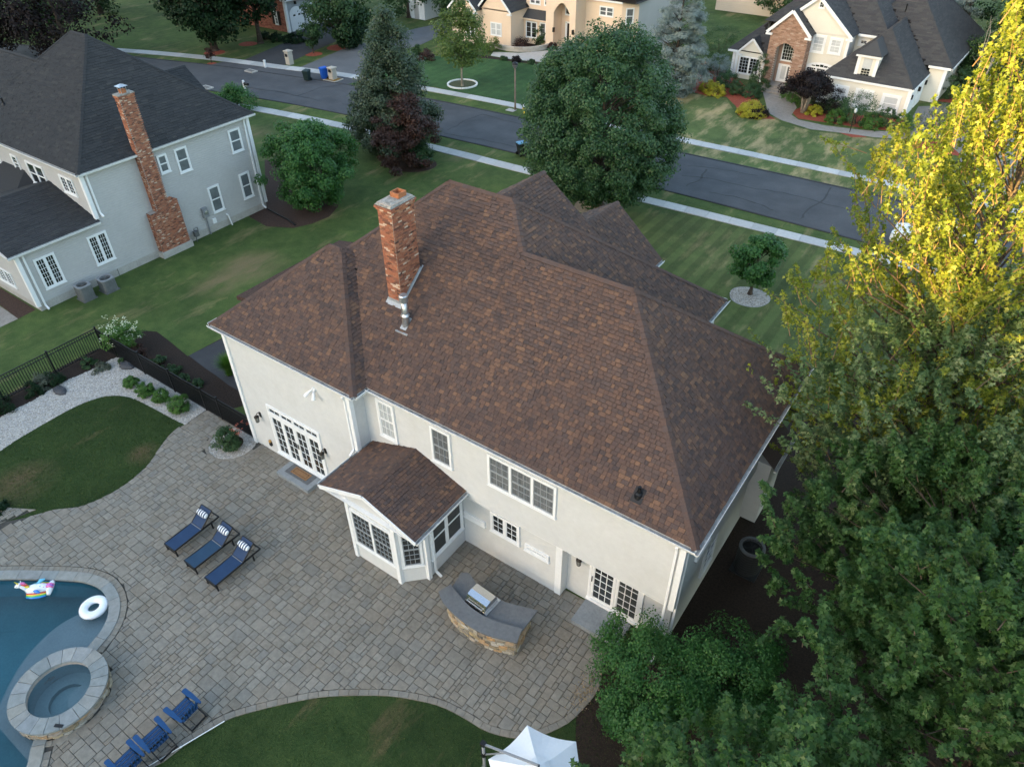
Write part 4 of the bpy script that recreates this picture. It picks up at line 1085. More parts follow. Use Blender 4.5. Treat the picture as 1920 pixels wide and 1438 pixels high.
p = onY(611,846,Yw); lantern(p.x, Yw-.01, p.z+.02, 'dark metal wall lantern right of the french doors')
p = onY(1092,1043,.66); lantern(p.x, .65, p.z+.02, 'small dark wall lantern beside the sliding door at right')
p = onY(588,730,Yw)
t = thing('floodlight', 'white twin head security floodlight high on the cream wing wall', 'light', (p.x,Yw,p.z))
mb = MB(); mb.tube([(p.x+.04,Yw,p.z+.03),(p.x+.04,Yw-.06,p.z+.03)], .09, 14); mb.build('base', white, t)
for s_ in (-1,1):
    mb = MB(); q = Vector((p.x+.04+s_*.05,Yw-.06,p.z+.02)); mb.tube([q, q+Vector((s_*.05,-.09,-.05)), q+Vector((s_*.12,-.17,-.15)), q+Vector((s_*.16,-.22,-.22))], [.02,.045,.07,.075], 12); mb.build('lamp_head', white, t)
p = onY(509,829,Yw)
t = thing('hose_bib', 'small dark and amber hose fitting low on the wing wall', 'fitting', (p.x,Yw,p.z))
mb = MB(); mb.box(p.x-.05,Yw-.09,p.z-.14,p.x+.06,Yw,p.z+.05); mb.build('box', blackm, t)
mb = MB(); mb.lathe([(.06,0),(.06,.08),(.03,.11),(.001,.12)], 12, (p.x,Yw-.05,p.z+.05)); mb.build('cap', M('amber', (.45,.26,.08), rough=.6), t)
def step(name, label, x0, x1, y0, y1, z):
    mb = MB(); b_ = .02
    mb.prism([(x0+b_,y0),(x1-b_,y0),(x1,y0+b_),(x1,y1),(x0,y1),(x0,y0+b_)], 0, z); mb.build(name, bluest, label=label, cat='step', origin=((x0+x1)/2,(y0+y1)/2,0))
step('stone_step', 'grey bluestone step under the french doors with a doormat', 2.95, 4.75, -1.42, -.6, .2)
step('stone_step', 'grey bluestone landing step at the sliding door beside the bush', 16.05, 17.75, -.42, .55, .2)
step('stone_step', 'small stone step half hidden at the left side of the sunroom', 7.25, 7.72, -1.55, -.75, .16)
mat1 = M('doormat_grey', (.10,.105,.11), (.15,.155,.16), ns=30, rough=1, var=.3); mat2 = M('doormat_coir', (.22,.12,.06), (.30,.17,.085), ns=30, rough=1, var=.3)
t = thing('doormat', 'brown coir doormat on a grey mat, on the french door step', 'mat', (3.85,-.95,.2))
cbox('under_mat', mat1, t, 3.2,-1.2,.201,4.52,-.66,.213)
cbox('coir_mat', mat2, t, 3.42,-1.1,.213,4.30,-.76,.232)
mb = MB()
for b in ((3.5,-1.04,4.22,-1.025),(3.5,-.835,4.22,-.82),(3.5,-1.025,3.515,-.835),(4.205,-1.025,4.22,-.835)): mb.box(b[0],b[1],.2325,b[2],b[3],.234)
mb.build('stripe', mulch_dk, t)

# ================================================================ AIR CONDITIONERS
def condenser(name, label, x, y, w, h, round_=False, group=None, acgrey=acgrey, aclite=aclite):
    t = thing(name, label, 'air conditioner', (x,y,0), group)
    cbox('pad', acgrey, t, x-w*.54,y-w*.54,.0,x+w*.54,y+w*.54,.06)
    mb = MB(); r = w/2; k = 28
    prof = lambda a: (r if round_ else r*min(1/max(abs(math.cos(a)),.0001), 1/max(abs(math.sin(a)),.0001), 1.22))
    vs = []; 
    for z in (.06,h): vs += [(x+prof(2*math.pi*i/k)*math.cos(2*math.pi*i/k), y+prof(2*math.pi*i/k)*math.sin(2*math.pi*i/k), z) for i in range(k)]
    mb.add(vs, [(i,(i+1)%k,k+(i+1)%k,k+i) for i in range(k)]); mb.build('body', acgrey, t)
    lv = MB()
    for i in range(9):
        z = .12+i*(h-.22)/8; vs = [(x+prof(2*math.pi*j/k)*e*math.cos(2*math.pi*j/k), y+prof(2*math.pi*j/k)*e*math.sin(2*math.pi*j/k), zz) for e, zz in ((1.0,z),(1.025,z-.01),(1.0,z+.03)) for j in range(k)]
        lv.add(vs, [(j,(j+1)%k,k+(j+1)%k,k+j) for j in range(k)]+[(k+j,k+(j+1)%k,2*k+(j+1)%k,2*k+j) for j in range(k)])
    lv.build('louvre', acgrey, t)
    tp = MB(); vs = [(x+prof(2*math.pi*j/k)*1.03*math.cos(2*math.pi*j/k), y+prof(2*math.pi*j/k)*1.03*math.sin(2*math.pi*j/k), h-.03) for j in range(k)]
    vs += [(a,b,h+.02) for a,b,c in vs]; vs += [(x+r*.78*math.cos(2*math.pi*j/k), y+r*.78*math.sin(2*math.pi*j/k), h+.03) for j in range(k)]; vs += [(x+r*.76*math.cos(2*math.pi*j/k), y+r*.76*math.sin(2*math.pi*j/k), h-.1) for j in range(k)]
    tp.add(vs, [(q*k+j,q*k+(j+1)%k,(q+1)*k+(j+1)%k,(q+1)*k+j) for q in range(3) for j in range(k)]); tp.build('top_rim', aclite, t)
    MB().lathe([(r*.76,h-.1),(.001,h-.12)], k, (x,y,0)).build('fan_well', blackm, t)
    fb = MB()
    for i in range(4):
        a = i*math.pi/2+.4; fb.add([(x+.05*math.cos(a),y+.05*math.sin(a),h-.05),(x+r*.7*math.cos(a-.25),y+r*.7*math.sin(a-.25),h-.07),(x+r*.7*math.cos(a+.3),y+r*.7*math.sin(a+.3),h-.03)], [(0,1,2)])
    fb.lathe([(.07,h-.04),(.001,h-.02)], 10, (x,y,0)); fb.build('fan', acgrey, t)
    gr = MB()
    for i in range(10): a = i*math.pi/10; gr.beam((x-r*.78*math.cos(a),y-r*.78*math.sin(a),h+.025),(x+r*.78*math.cos(a),y+r*.78*math.sin(a),h+.025),.008,.008)
    gr.build('grille', acgrey, t); return t
condenser('condenser', 'grey round top air conditioner in the dark corner by the right house wall', 19.95, 4.95, .86, 1.15, True, None, M('condenser_black', (.022,.024,.026), rough=.6), M('condenser_rim', (.11,.118,.125), rough=.5))
p = G(168,560); condenser('condenser', 'grey air conditioner nearest the corner of the taupe house wall', -15.85, 1.62, .72, .85, group='air conditioners beside the taupe house')
condenser('condenser', 'square pale topped air conditioner further along the taupe house wall', -15.66, 2.80, .74, .75, group='air conditioners beside the taupe house')

# ================================================================ TAUPE HOUSE on the left
T = thing('taupe_house', 'taupe clapboard house with charcoal hip roof and tall brick side chimney', 'house', (-16.65,-.5,0))
TE, TS = 6.08, .85
TA = hip_faces(-29.2, -16.4, 3.8, 15.1, TE, TS)
TA = hip_faces(-29.25, -16.4, 3.8, 15.1, TE, TS)
def TB_():
    x0, x1, y0, y1, h = -44, -29.25, 3.8, 11.8, 4.0; a = (x1+h, y0+h, TE+TS*h); b = (x0, y0+h, TE+TS*h)
    F = [[(x0,y0,TE),(x1,y0,TE),a,b],[(x1,y1,TE),(x0,y1,TE),b,a]]
    return F, [(b,a)], (lambda x, y: TE+TS*min(y-y0, y1-y) if (y0 < y < y1 and x < x1+min(y-y0, y1-y)) else -9)
TB = TB_()
TG = gable_faces(-26.6, -22.2, 8, 16.3, 5.75, .72)
make_roof(T, [TA, TB, TG], shing_char, 300, expo=.15, wr=(.25,.5), name='roof', th=.013)
TX = gable_faces(-24.6, -16.4, -.9, 4.0, 3.42, .31)
TX = ([TX[0][0], TX[0][1]], TX[1], TX[2])
make_roof(T, [TX], shing_char, 0, expo=.15, wr=(.25,.5), name='extension_roof', th=.013)
mb = MB()
for a, b, z0, z1 in (((-40,4.0),(-16.65,4.0),.5,6.0), ((-16.65,4.0),(-16.65,14.65),.42,6.0), ((-24.3,-.5),(-16.65,-.5),.42,3.4), ((-16.65,-.5),(-16.65,4.0),.42,3.4), ((-16.65,14.65),(-29,14.65),.4,6)):
    wall(T, a, b, z0, z1, siding_taupe, .13, mb=mb)
mb.build('wall', siding_taupe, T)
MB().add([(-24.3,-.5,3.38),(-16.65,-.5,3.38),(-20.5,-.5,4.62)], [(0,1,2)]).build('gable_wall', siding_taupe, T)
mb = MB(); mb.box(-24.3,-.47,0,-16.63,4,.44); mb.box(-40,4.03,0,-16.63,14.62,.44); mb.build('foundation', concrete_f, T)
for x, y, z0, z1, w in ((-16.66,4.0,3.5,6.0,.2), (-16.66,14.64,.4,6.0,.2), (-16.66,-.49,.3,3.4,.2)): mb = MB(); corner_board(mb, x, y, z0, z1, w); mb.build('corner_board', white, T)
cbox('soffit', white, T, -29.2,3.82,5.93,-16.42,15.0,5.97); cbox('soffit', white, T, -44,3.83,5.935,-29.21,11.7,5.965); cbox('soffit', white, T, -24.6,-.88,3.28,-16.42,4,3.31)
gutter(T, [(-16.4,3.75,6.08),(-16.4,15.1,6.08)]); gutter(T, [(-44,3.8,6.08),(-16.4,3.8,6.08)]); gutter(T, [(-16.4,-.95,3.42),(-16.4,3.98,3.42)])
downspout(T, -16.62, 4.25, 5.95, 3.6, out=(1,0), w=.09); downspout(T, -16.62, 14.35, 5.95, .15, out=(1,0), w=.09); downspout(T, -16.62, -.2, 3.3, .1, out=(1,0), w=.09)
# chimney: broad fireplace base with sloped shoulders and a tall stack
XC = -16.64
ch = MB(); ch.box(XC,6.68,.35,XC+.42,8.52,2.75); ch.box(XC,7.12,2.7,XC+.42,7.94,9.1); ch.add([(XC,8.52,2.75),(XC+.42,8.52,2.75),(XC+.42,7.94,3.15),(XC,7.94,3.15)], [(0,1,2,3)]); 
chim = ch.build('chimney', mortar, T); bm = MB()
XF_ = XC+.42
def shp(x, z): 
    y = 6.68+x
    if z < 2.75: return True
    if 7.12 < y < 7.94: return True
    return y >= 7.94 and z < 2.75+.62*math.sqrt(max(0,1-((y-7.94)/.6)**2))
bricks(None, (XF_,6.68), (XF_,8.52), .38, 9.05, mb=bm, shape=shp)
bricks(None, (XC,6.68), (XF_,6.68), .38, 2.75, mb=bm); bricks(None, (XC,7.12), (XF_,7.12), 2.75, 9.05, mb=bm); bricks(None, (XF_,7.94), (XC,7.94), 3.1, 9.05, mb=bm); bricks(None, (XF_,8.52), (XC,8.52), .38, 2.7, mb=bm)
for k in range(2):
    e = .03*(k+1); z = 9.02+k*.07
    for a, b in (((XF_+e,7.12-e),(XF_+e,7.94+e)), ((XC,7.12-e),(XF_+e,7.12-e))): bricks(None, a, b, z, z+.07, mb=bm)
    bm.box(XC,7.12-e,z,XF_+e,7.94+e,z+.068)
bm.build('brick', brick_m, chim, kind='stuff')
cbox('chimney_base', concrete_f, chim, XC,6.60,0,XF_+.09,8.62,.37)
MB().box(XC-.02,7.06,9.16,XF_+.06,8.0,9.22).build('chimney_cap', crown_m, chim)
cbox('flue', clay, chim, XC+.1,7.4,9.22,XC+.34,7.66,9.40)
mb = MB(); mb.add([(XC-.02,7.28,9.56),(XC+.46,7.28,9.56),(XC+.46,7.78,9.56),(XC-.02,7.78,9.56),(XC+.2,7.53,9.66)], [(0,1,4),(1,2,4),(2,3,4),(3,0,4),(3,2,1,0)])
for a in ((XC+.08,7.38),(XC+.36,7.38),(XC+.36,7.68),(XC+.08,7.68)): mb.box(a[0]-.01,a[1]-.01,9.2,a[0]+.01,a[1]+.01,9.57)
mb.build('rain_cap', steel, chim)
def win_x(parent, tl, br, X, **k):
    a = onX(*tl, X); b = onX(*br, X); return window(parent, (X, a.y), (0,1), b.y-a.y, b.z, a.z, **k)
TXW = -16.65
win_x(T, (291,293), (320,320), TXW, nx=1, nz=2, gl=glass_grey); win_x(T, (324,281), (360,317), TXW, nx=1, nz=2, gl=glass_grey)
win_x(T, (425,246), (457,280), TXW, nx=1, nz=2, gl=glass_grey); win_x(T, (387,353), (421,391), TXW, nx=1, nz=2, gl=glass_grey); win_x(T, (446,328), (476,366), TXW, nx=1, nz=2, gl=glass_grey)
win_x(T, (60,488), (123.5,526), TXW, cols=2, nx=3, nz=6, kind='c', panes=True); win_x(T, (160.5,446), (216.5,483), TXW, cols=2, nx=3, nz=6, kind='c', panes=True)
win_y(T, (19,288), (44,323), 4.0, nx=1, nz=4); win_y(T, (47,300), (97,356), 4.0, cols=2, nx=1, nz=2); win_y(T, (110,326), (148,369), 4.0, cols=2, nx=2, nz=4, kind='c'); win_y(T, (-14,290), (10,317), 4.0, nx=1, nz=2)
win_y(T, (-22,488), (34,540), -.5, cols=3, nx=2, nz=5, kind='c')
# little hipped porch roof behind the extension
mb = MB(); mb.add([(-26,2.6,3.6),(-22.6,2.6,3.6),(-22.0,4.0,4.3),(-22.0,4.0,3.6),(-23.2,4.0,4.7),(-25.6,4.0,4.7),(-26.6,4,3.6)], [(0,1,4,5),(1,3,4),(0,5,6)]); mb.build('porch_roof', shing_char, T)
gutter(T, [(-26,2.6,3.6),(-22.6,2.6,3.6)]); mb = MB()
for x in (-25.8,-24.4,-22.9): mb.box(x-.1,2.7,0,x+.1,2.9,3.5)
mb.build('porch_post', white, T)
mb = MB(); z = TE+TS*(6.0-3.8); p = onY(36,262,5.4); mb.tube([(p.x,5.4,TE+TS*1.6-.05),(p.x,5.4,TE+TS*1.6+.42)],.05,8); mb.lathe([(.14,.0),(.06,.12)],10,(p.x,5.4,TE+TS*1.6)); mb.build('roof_vent', blackm, T)
# services along the wall
t = thing('meter_box', 'pale electric meter box with conduit on the taupe house wall', 'meter', (-16.6,10.3,0))
cbox('box', aclite, t, -16.62,9.98,1.15,-16.42,10.32,1.75); mb = MB(); mb.lathe([(.12,0),(.12,.07),(.001,.09)], 14, (0,0,0)); mb.v = [(-16.42+z,10.15+x,1.5+y) for x,y,z in mb.v]; mb.build('meter_dial', steel, t)
mb = MB(); mb.tube([(-16.55,10.15,1.2),(-16.55,10.15,.0)], .04, 8); mb.build('conduit', aclite, t); cbox('junction_box', white, t, -16.62,10.5,.55,-16.5,10.75,.85)
t = thing('gas_meter', 'small grey gas meter beside the brick chimney base', 'meter', (-16.4,9.1,0))
mb = MB(); mb.box(-16.5,8.98,.35,-16.28,9.25,.68); mb.build('meter_body', acgrey, t); mb = MB(); mb.tube([(-16.4,9.05,.0),(-16.4,9.05,.85),(-16.4,9.3,.85),(-16.4,9.3,.6)], .025, 8); mb.build('pipe', acgrey, t)
t = thing('radon_pipe', 'short white pipe at the foot of the taupe house wall', 'pipe', (-16.5,11.75,0)); mb = MB(); mb.tube([(-16.62,11.6,.75),(-16.48,11.62,.7),(-16.45,11.7,.0)], .04, 8); mb.build('pipe', white, t)

# ================================================================ WHITE HOUSE (top right), own frame
def frame(x, y, deg): XF[0] = Matrix.Translation((x,y,0)) @ Matrix.Rotation(R(deg), 4, 'Z')
def unframe(): XF[0] = Matrix.Identity(4)
def loc(px, py, yl):
    m_ = XF[0].inverted(); c = m_ @ CAM; d = m_.to_3x3() @ ray(px, py); return c+d*((yl-c.y)/d.y)
def locx(px, py, xl):
    m_ = XF[0].inverted(); c = m_ @ CAM; d = m_.to_3x3() @ ray(px, py); return c+d*((xl-c.x)/d.x)
frame(13.89, 55.91, -1.5)
Wh = thing('cream_house', 'cream house with dark grey hip roofs, brick arched entry and side garage', 'house', (13.89,55.91,0), rz=R(-1.5))
bl = [hip_faces(-7.3,.16,-.12,13,2.32,.93), hip_faces(-14.5,-3.5,4.0,19,4.9,.9), hip_faces(-9,1.75,5.35,20,2.95,.93),
      gable_faces(-12.95,-6.05,2.0,10,4.95,.83), gable_faces(-13.05,-9.15,.8,8,4.85,.96), hip_faces(-16.95,-9,2.55,9.6,2.4,.9), gable_faces(-16.05,-13.35,2.5,6,2.3,1.0)]
make_roof(Wh, bl, shing_grey, 0, expo=.17, wr=(.35,.8), name='roof')
mb = MB()
for a, b, z0, z1 in (((-7.15,0),(0,0),0,2.3), ((0,0),(0,5.6),0,2.3), ((0,5.6),(1.3,5.6),0,2.95), ((1.3,5.6),(1.3,15),0,2.95), ((-7.15,4),(-7.15,0),0,2.3),
                     ((-12.6,2.2),(-6.3,2.2),0,4.95), ((-6.3,2.2),(-6.3,6),0,4.95), ((-6.3,4.4),(-3.6,4.4),0,4.9), ((-3.6,4.4),(-3.6,8),0,4.9), ((-16.4,2.9),(-12.6,2.9),0,2.4), ((-16.4,9),(-16.4,2.9),0,2.4), ((-14.2,6),(-14.2,4.3),2,4.9)):
    wall(Wh, a, b, z0, z1, stucco_cream, 0, mb=mb)
mb.add([(-12.6,2.2,4.9),(-6.3,2.2,4.9),(-9.5,2.2,7.6)], [(0,1,2)]); mb.add([(-16.0,2.62,2.3),(-13.4,2.62,2.3),(-14.7,2.62,3.55)], [(0,1,2)]); mb.box(-16.0,2.62,0,-13.4,2.9,2.3)
mb.build('wall', stucco_cream, Wh)
mb = MB()
def rake(mb, x0, x1, y, ze, zr, w=.24):
    xm = (x0+x1)/2; mb.beam((x0,y,ze-.1),(xm,y,zr-.1),.06,w); mb.beam((xm,y-.004,zr-.1),(x1,y-.004,ze-.1),.06,w); mb.box(x0-.05,y-.03,ze-.30,x0+.5,y+.3,ze-.16); mb.box(x1-.5,y-.03,ze-.30,x1+.05,y+.3,ze-.16)
rake(mb, -12.95,-6.05,1.97,4.95,4.95+.83*3.45); rake(mb, -13.05,-9.15,.77,4.85,4.85+.96*1.95); rake(mb, -16.05,-13.35,2.47,2.3,3.65, .16)
mb.box(-7.3,-.16,2.16,.2,-.02,2.33); mb.box(.10,-.1,2.16,.22,5.4,2.33); mb.box(-.1,5.3,2.78,1.8,5.45,2.97); mb.box(1.68,5.3,2.78,1.8,15.5,2.97); mb.box(-6.1,3.9,4.72,-3.5,4.05,4.92); mb.box(-16.95,2.5,2.24,-16.0,2.62,2.42)
for x, y, z0, z1, w in ((-.02,.02,0,2.3,.3),(1.28,5.6,0,2.9,.26),(-6.32,2.2,0,4.9,.24),(-16.38,2.9,0,2.35,.24),(-16.0,2.62,0,2.3,.2),(-13.4,2.62,0,2.3,.2),(-7.13,.02,0,2.3,.2)): corner_board(mb, x, y, z0, z1, w)
mb.build('trim', white, Wh)
en = MB(); 
# brick entry tower with an arched opening
ax0, ax1 = -12.0, -10.35; yb = 1.0
def arch(xa, xb, zs, n=8): return [(xa+(xb-xa)*k/n, zs+.45*math.sin(math.pi*k/n)) for k in range(n+1)]
ar = arch(ax0, ax1, 3.55)
mb = MB()
mb.add([(-12.7,yb,0),(ax0,yb,0),(ax0,yb,3.55),(-12.7,yb,3.55)], [(0,1,2,3)]); mb.add([(ax1,yb,0),(-9.4,yb,0),(-9.4,yb,3.55),(ax1,yb,3.55)], [(0,1,2,3)])
top = [(-12.7,yb,3.55)]+[(x,yb,z) for x,z in ar]+[(-9.4,yb,3.55),(-9.4,yb,4.85),(-11.08,yb,6.55),(-12.7,yb,4.85)]
tri = tessellate_polygon([[Vector((v[0],v[2],0)) for v in top]]); mb.add(top, tri)
mb.box(-9.42,yb+.003,0,-9.4,3,4.8); mb.box(-12.7,yb+.003,0,-12.68,3,4.8); mb.build('brick_entry', M('entry_mortar',(.34,.25,.20),(.40,.31,.25),ns=5,rough=.95), Wh)
bm = MB()
okb = lambda x, z: not (ax0 < -12.7+x < ax1 and z < 3.55+.45*math.sin(math.pi*max(0,min(1,(-12.7+x-ax0)/(ax1-ax0))))) and z < 4.85+.98*min(x, 3.3-x)
bricks(None, (-12.7,yb), (-9.4,yb), 0, 6.4, mb=bm, L=.28, H=.1, shape=okb); bricks(None, (-9.4,yb), (-9.4,2.2), 0, 4.8, mb=bm, L=.28, H=.1); bricks(None, (-12.7,2.9), (-12.7,yb), 0, 4.8, mb=bm, L=.28, H=.1)
brick_tan = M('brick_tan', (0,0,0), tint=[(.22,.13,.09),(.33,.20,.14),(.40,.26,.19),(.28,.16,.11),(.44,.33,.26)], rough=.9, var=.2)
bm.build('brick', brick_tan, Wh, kind='stuff')
mb = MB(); mb.box(ax0-.05,2.0,0,ax1+.05,2.05,4.1); mb.build('entry_back_wall', brick_tan, Wh)
window(Wh, (-11.7,2.0), (1,0), 1.25, 2.35, 3.9, nx=5, nz=5, kind='c', tw=.06)
dr = MB(); dr.box(-11.75,1.9,.55,-10.6,2.0,2.05); door = dr.build('front_door', white, Wh); cbox('pane', glass_pale, door, -11.4,1.88,.8,-11.0,1.898,1.9); cbox('sidelight', glass_cur, door, -10.85,1.88,.8,-10.7,1.898,1.9)
for k in range(3):
    e = k*.35; cbox('entry_step', walk_tan, Wh, -12.3-e*.5,.9-e-.35,0,-9.9+e*.5,1.98,.5-k*.16)
wc = lambda x0, x1, z0, z1, y, **k: window(Wh, (x0,y), (1,0), x1-x0, z0, z1, **k)
for tl, br in (((1526,64),(1543,101)), ((1558,70),(1575,104))):
    a = loc(*tl, 2.2); b = loc(*br, 2.2); wc(a.x, b.x, b.z, a.z, 2.2, nx=2, nz=4, gl=glass_pale, tw=.16)
a = loc(1548,3,2.2); b = loc(1534,15,2.2); wc(a.x-.45, a.x+.05, b.z, a.z, 2.2, nx=2, nz=2, kind='c', tw=.06)
a = loc(1515,115,2.2); b = loc(1564,148,2.2); wc(a.x, b.x, b.z-.2, a.z-.35, 2.2, cols=3, nx=4, nz=5, kind='c', tw=.08); 
fan = MB(); c0 = (a.x+b.x)/2; w2 = (b.x-a.x)/2; pl = [(c0-w2,2.15,a.z-.36)]+[(c0-w2*math.cos(math.pi*k/10),2.15,a.z-.36+.42*math.sin(math.pi*k/10)) for k in range(11)]
fan.add(pl, [tuple(range(len(pl)))[::-1]]); fan.build('fanlight', white, Wh)
gp = MB(); 
for k in range(5): x = c0-w2*.7+w2*1.4*k/5; gp.box(x+.03,2.13,a.z-.30,x+w2*1.4/5-.03,2.148,a.z-.30+.2-.02*abs(k-2)*3)
gp.build('fanlight_pane', glass, Wh)
for tl, br in (((1606,165),(1630,205)), ((1656,175),(1681,214)), ((1567,158),(1586,190))):
    a = loc(*tl, 0); b = loc(*br, 0); wc(a.x, b.x, b.z, a.z, 0, nx=1, nz=2, gl=glass_pale, tw=.2)
a = loc(1612,70,4.4); b = loc(1628,88,4.4); wc(a.x, b.x, b.z, a.z, 4.4, nx=2, nz=2, kind='c', tw=.2)
a = loc(1392,104,2.62); b = loc(1419,141,2.62); wc(-15.75, -13.7, .45, 2.0, 2.62, cols=2, nx=3, nz=5, kind='c')
# dormer on the garage roof
dm = MB(); dm.box(-4.75,.28,2.55,-3.15,2.6,4.15); dorm = dm.build('dormer', stucco_cream, Wh)
mb = MB(); mb.box(-4.80,.24,2.55,-4.55,.30,4.15); mb.box(-3.35,.24,2.55,-3.10,.30,4.15); mb.box(-4.95,.05,4.12,-2.95,.32,4.3); mb.box(-4.8,.2,2.5,-3.1,.3,2.62); mb.build('dormer_trim', white, dorm)
mb = MB(); mb.add([(-4.98,.02,4.28),(-2.92,.02,4.28),(-3.95,1.25,5.25),(-2.92,3,4.28),(-3.95,3.2,5.25),(-4.98,3,4.28)], [(0,1,2),(1,3,4,2),(5,0,2,4)]); mb.build('dormer_roof', shing_grey, dorm)
cbox('blind', glass_pale, dorm, -4.3,.25,3.2,-3.6,.27,4.0)
for i in range(3):
    for j in range(3): cbox('pane', glass, dorm, -4.28+i*.23,.24,2.66+j*.2,-4.08+i*.23,.262,2.82+j*.2)
# garage doors on the right side
for k in range(2):
    y0 = .7+k*2.5; d_ = MB(); d_.box(.0,y0,0,.05,y0+2.0,1.95); gd = d_.build('garage_door', white, Wh); pn = MB()
    for r_ in range(4):
        for c_ in range(4): pn.box(.05,y0+.08+c_*.48,.08+r_*.47,.07,y0+.46+c_*.48,.46+r_*.47)
    pn.build('door_panel', white_old, gd)
for y in (.35,3.0,5.2):
    mb = MB(); mb.box(.0,y-.08,1.45,.22,y+.08,1.8); mb.build('wall_light', bronze, Wh)
mb = MB(); mb.tube([(-3.6,7.4,6.3),(-3.6,7.4,7.0)],.06,8); mb.build('roof_vent', blackm, Wh)
unframe()

# ================================================================ PEACH HOUSE (top centre)
frame(-25.74, 55.6, 0)
Ye = thing('peach_house', 'large peach stucco house with tall arched entry beyond the lush lawn', 'house', (-25.74,55.6,0))
by = [gable_faces(-4.3,.2,-.3,9,3.45,1.05), gable_faces(-7.6,-3.7,-1.1,8,3.3,1.0), hip_faces(-7,12.5,3.0,15,6.1,.7), gable_faces(2.9,6.9,1.6,9,6.3,.75), hip_faces(6.5,12.6,3.8,12,4.95,.7)]
make_roof(Ye, by, shing_grey, 0, expo=.2, wr=(.4,.9), name='roof')
mb = MB()
for a, b, z0, z1 in (((-3.9,0),(0,0),0,3.5), ((0,0),(0,3.2),0,3.5), ((-7.3,-.8),(-3.9,-.8),0,3.4), ((-3.9,-.8),(-3.9,0),0,3.4), ((-7.3,5),(-7.3,-.8),0,3.4), ((-.2,3.2),(3.2,3.2),0,6.1), ((6.7,4),(10.9,4),0,4.95), ((10.9,4),(12.2,5.2),0,4.95)):
    wall(Ye, a, b, z0, z1, stucco_peach, 0, mb=mb)
mb.add([(-3.9,0,3.4),(0,0,3.4),(-1.95,0,5.5)], [(0,1,2)]); mb.add([(-7.3,-.8,3.3),(-3.9,-.8,3.3),(-5.6,-.8,5.0)], [(0,1,2)])
xa, xb, yt = 4.05, 6.0, 2.0; aq = [(xa+(xb-xa)*k/10, 3.6+.95*math.sin(math.pi*k/10)) for k in range(11)]
mb.add([(3.1,yt,0),(xa,yt,0),(xa,yt,3.6),(3.1,yt,3.6)], [(0,1,2,3)]); mb.add([(xb,yt,0),(6.7,yt,0),(6.7,yt,3.6),(xb,yt,3.6)], [(0,1,2,3)])
tp = [(3.1,yt,3.6)]+[(x,yt,z) for x,z in aq]+[(6.7,yt,3.6),(6.7,yt,6.3),(4.9,yt,7.6),(3.1,yt,6.3)]; mb.add(tp, tessellate_polygon([[Vector((v[0],v[2],0)) for v in tp]]))
mb.box(3.1,yt+.003,0,3.15,5,6.2); mb.box(6.65,yt+.003,0,6.7,5,6.2); mb.box(xa-.6,3.6,0,xb+.6,3.65,5.5); mb.box(xa-.02,yt+.02,0,xa,3.6,4); mb.box(xb,yt+.02,0,xb+.02,3.6,4)
mb.build('wall', stucco_peach, Ye)
mb = MB(); wall(Ye, (12.2,5.2), (13.5,13), 0, 4.95, stucco_grey, 0, mb=mb); mb.build('side_wall', stucco_grey, Ye)
for a, b in (((.2,-.32,3.36),(-2.05,-.32,5.70)), ((-4.3,-.32,3.36),(-2.05,-.324,5.70)), ((-3.7,-1.12,3.2),(-5.65,-1.12,5.15)), ((-7.6,-1.12,3.2),(-5.65,-1.124,5.15))):
    mb = MB(); mb.beam(a, b, .05, .2); mb.build('rake_board', white, Ye)
for b in ((-.3,-.33,3.15,.22,-.1,3.28), (-4.2,-1.13,3.0,-3.68,-.9,3.13)): cbox('eave_return', white, Ye, *b)
cbox('fascia', white, Ye, 6.6,3.75,4.8,11.0,3.9,4.97)
mb = MB(); mb.add([(-.3,2.2,2.55),(3.1,2.2,2.55),(3.1,3.2,3.3),(-.3,3.2,3.3)], [(0,1,2,3)]); mb.build('lean_to_roof', shing_grey, Ye); mb = MB(); mb.box(-.3,2.18,2.42,3.1,2.26,2.56); mb.box(-.2,2.5,0,3.1,2.6,2.5); mb.build('lean_to_wall', stucco_peach, Ye)
wq = lambda tl, br, y, **k: (lambda a, b: window(Ye, (a.x,y), (1,0), b.x-a.x, b.z, a.z, **k))(loc(*tl,y), loc(*br,y))
wq((920,41),(941,69),0, cols=2, nx=1, nz=2, gl=glass_pale); wq((873,41),(892,68),-.8, cols=2, nx=1, nz=2, gl=glass_cur)
wq((986.5,39),(1007,73),2.5, cols=2, nx=1, nz=3, kind='c'); wq((1012.5,42),(1034,77),2.5, cols=2, nx=1, nz=3, kind='c', gl=glass_cur)
wq((994,-9),(1014,10),3.2, cols=2, nx=1, nz=2, gl=glass_cur); wq((1021,-7),(1036,13),3.2, cols=2, nx=1, nz=2, gl=glass_cur)
wq((1125,11),(1150,33),4, cols=2, nx=1, nz=2, gl=glass_cur)
a = loc(1062,5,3.6); wq((1061,3),(1073,30),3.6, nx=1, nz=2, kind='c')
d_ = MB(); d_.box(4.85,3.5,.4,5.55,3.6,2.35); fd = d_.build('front_door', bronze, Ye); d2 = MB(); d2.box(4.6,3.48,.4,4.84,3.6,2.45); d2.box(5.56,3.48,.4,5.75,3.6,2.45); d2.box(4.6,3.48,2.36,5.75,3.6,2.5); d2.build('door_frame', white, fd)
for px, py in ((1039,56),(1075,61)):
    q = loc(px, py, yt); mb = MB(); mb.box(q.x-.1,yt-.2,q.z-.22,q.x+.1,yt,q.z+.22); mb.build('wall_lantern', bronze, Ye)
Dv = Vector((1.3,1.2)).normalized(); a = loc(1166,15,4.2); window(Ye, (11.2,4.28), tuple(Dv), .85, a.z-1.5, a.z, nx=1, nz=2, gl=glass_cur)
unframe()
t = thing('planter_wall', 'low curved pale block wall around the raised bed at the peach house', 'wall', tuple(G(990,98)))
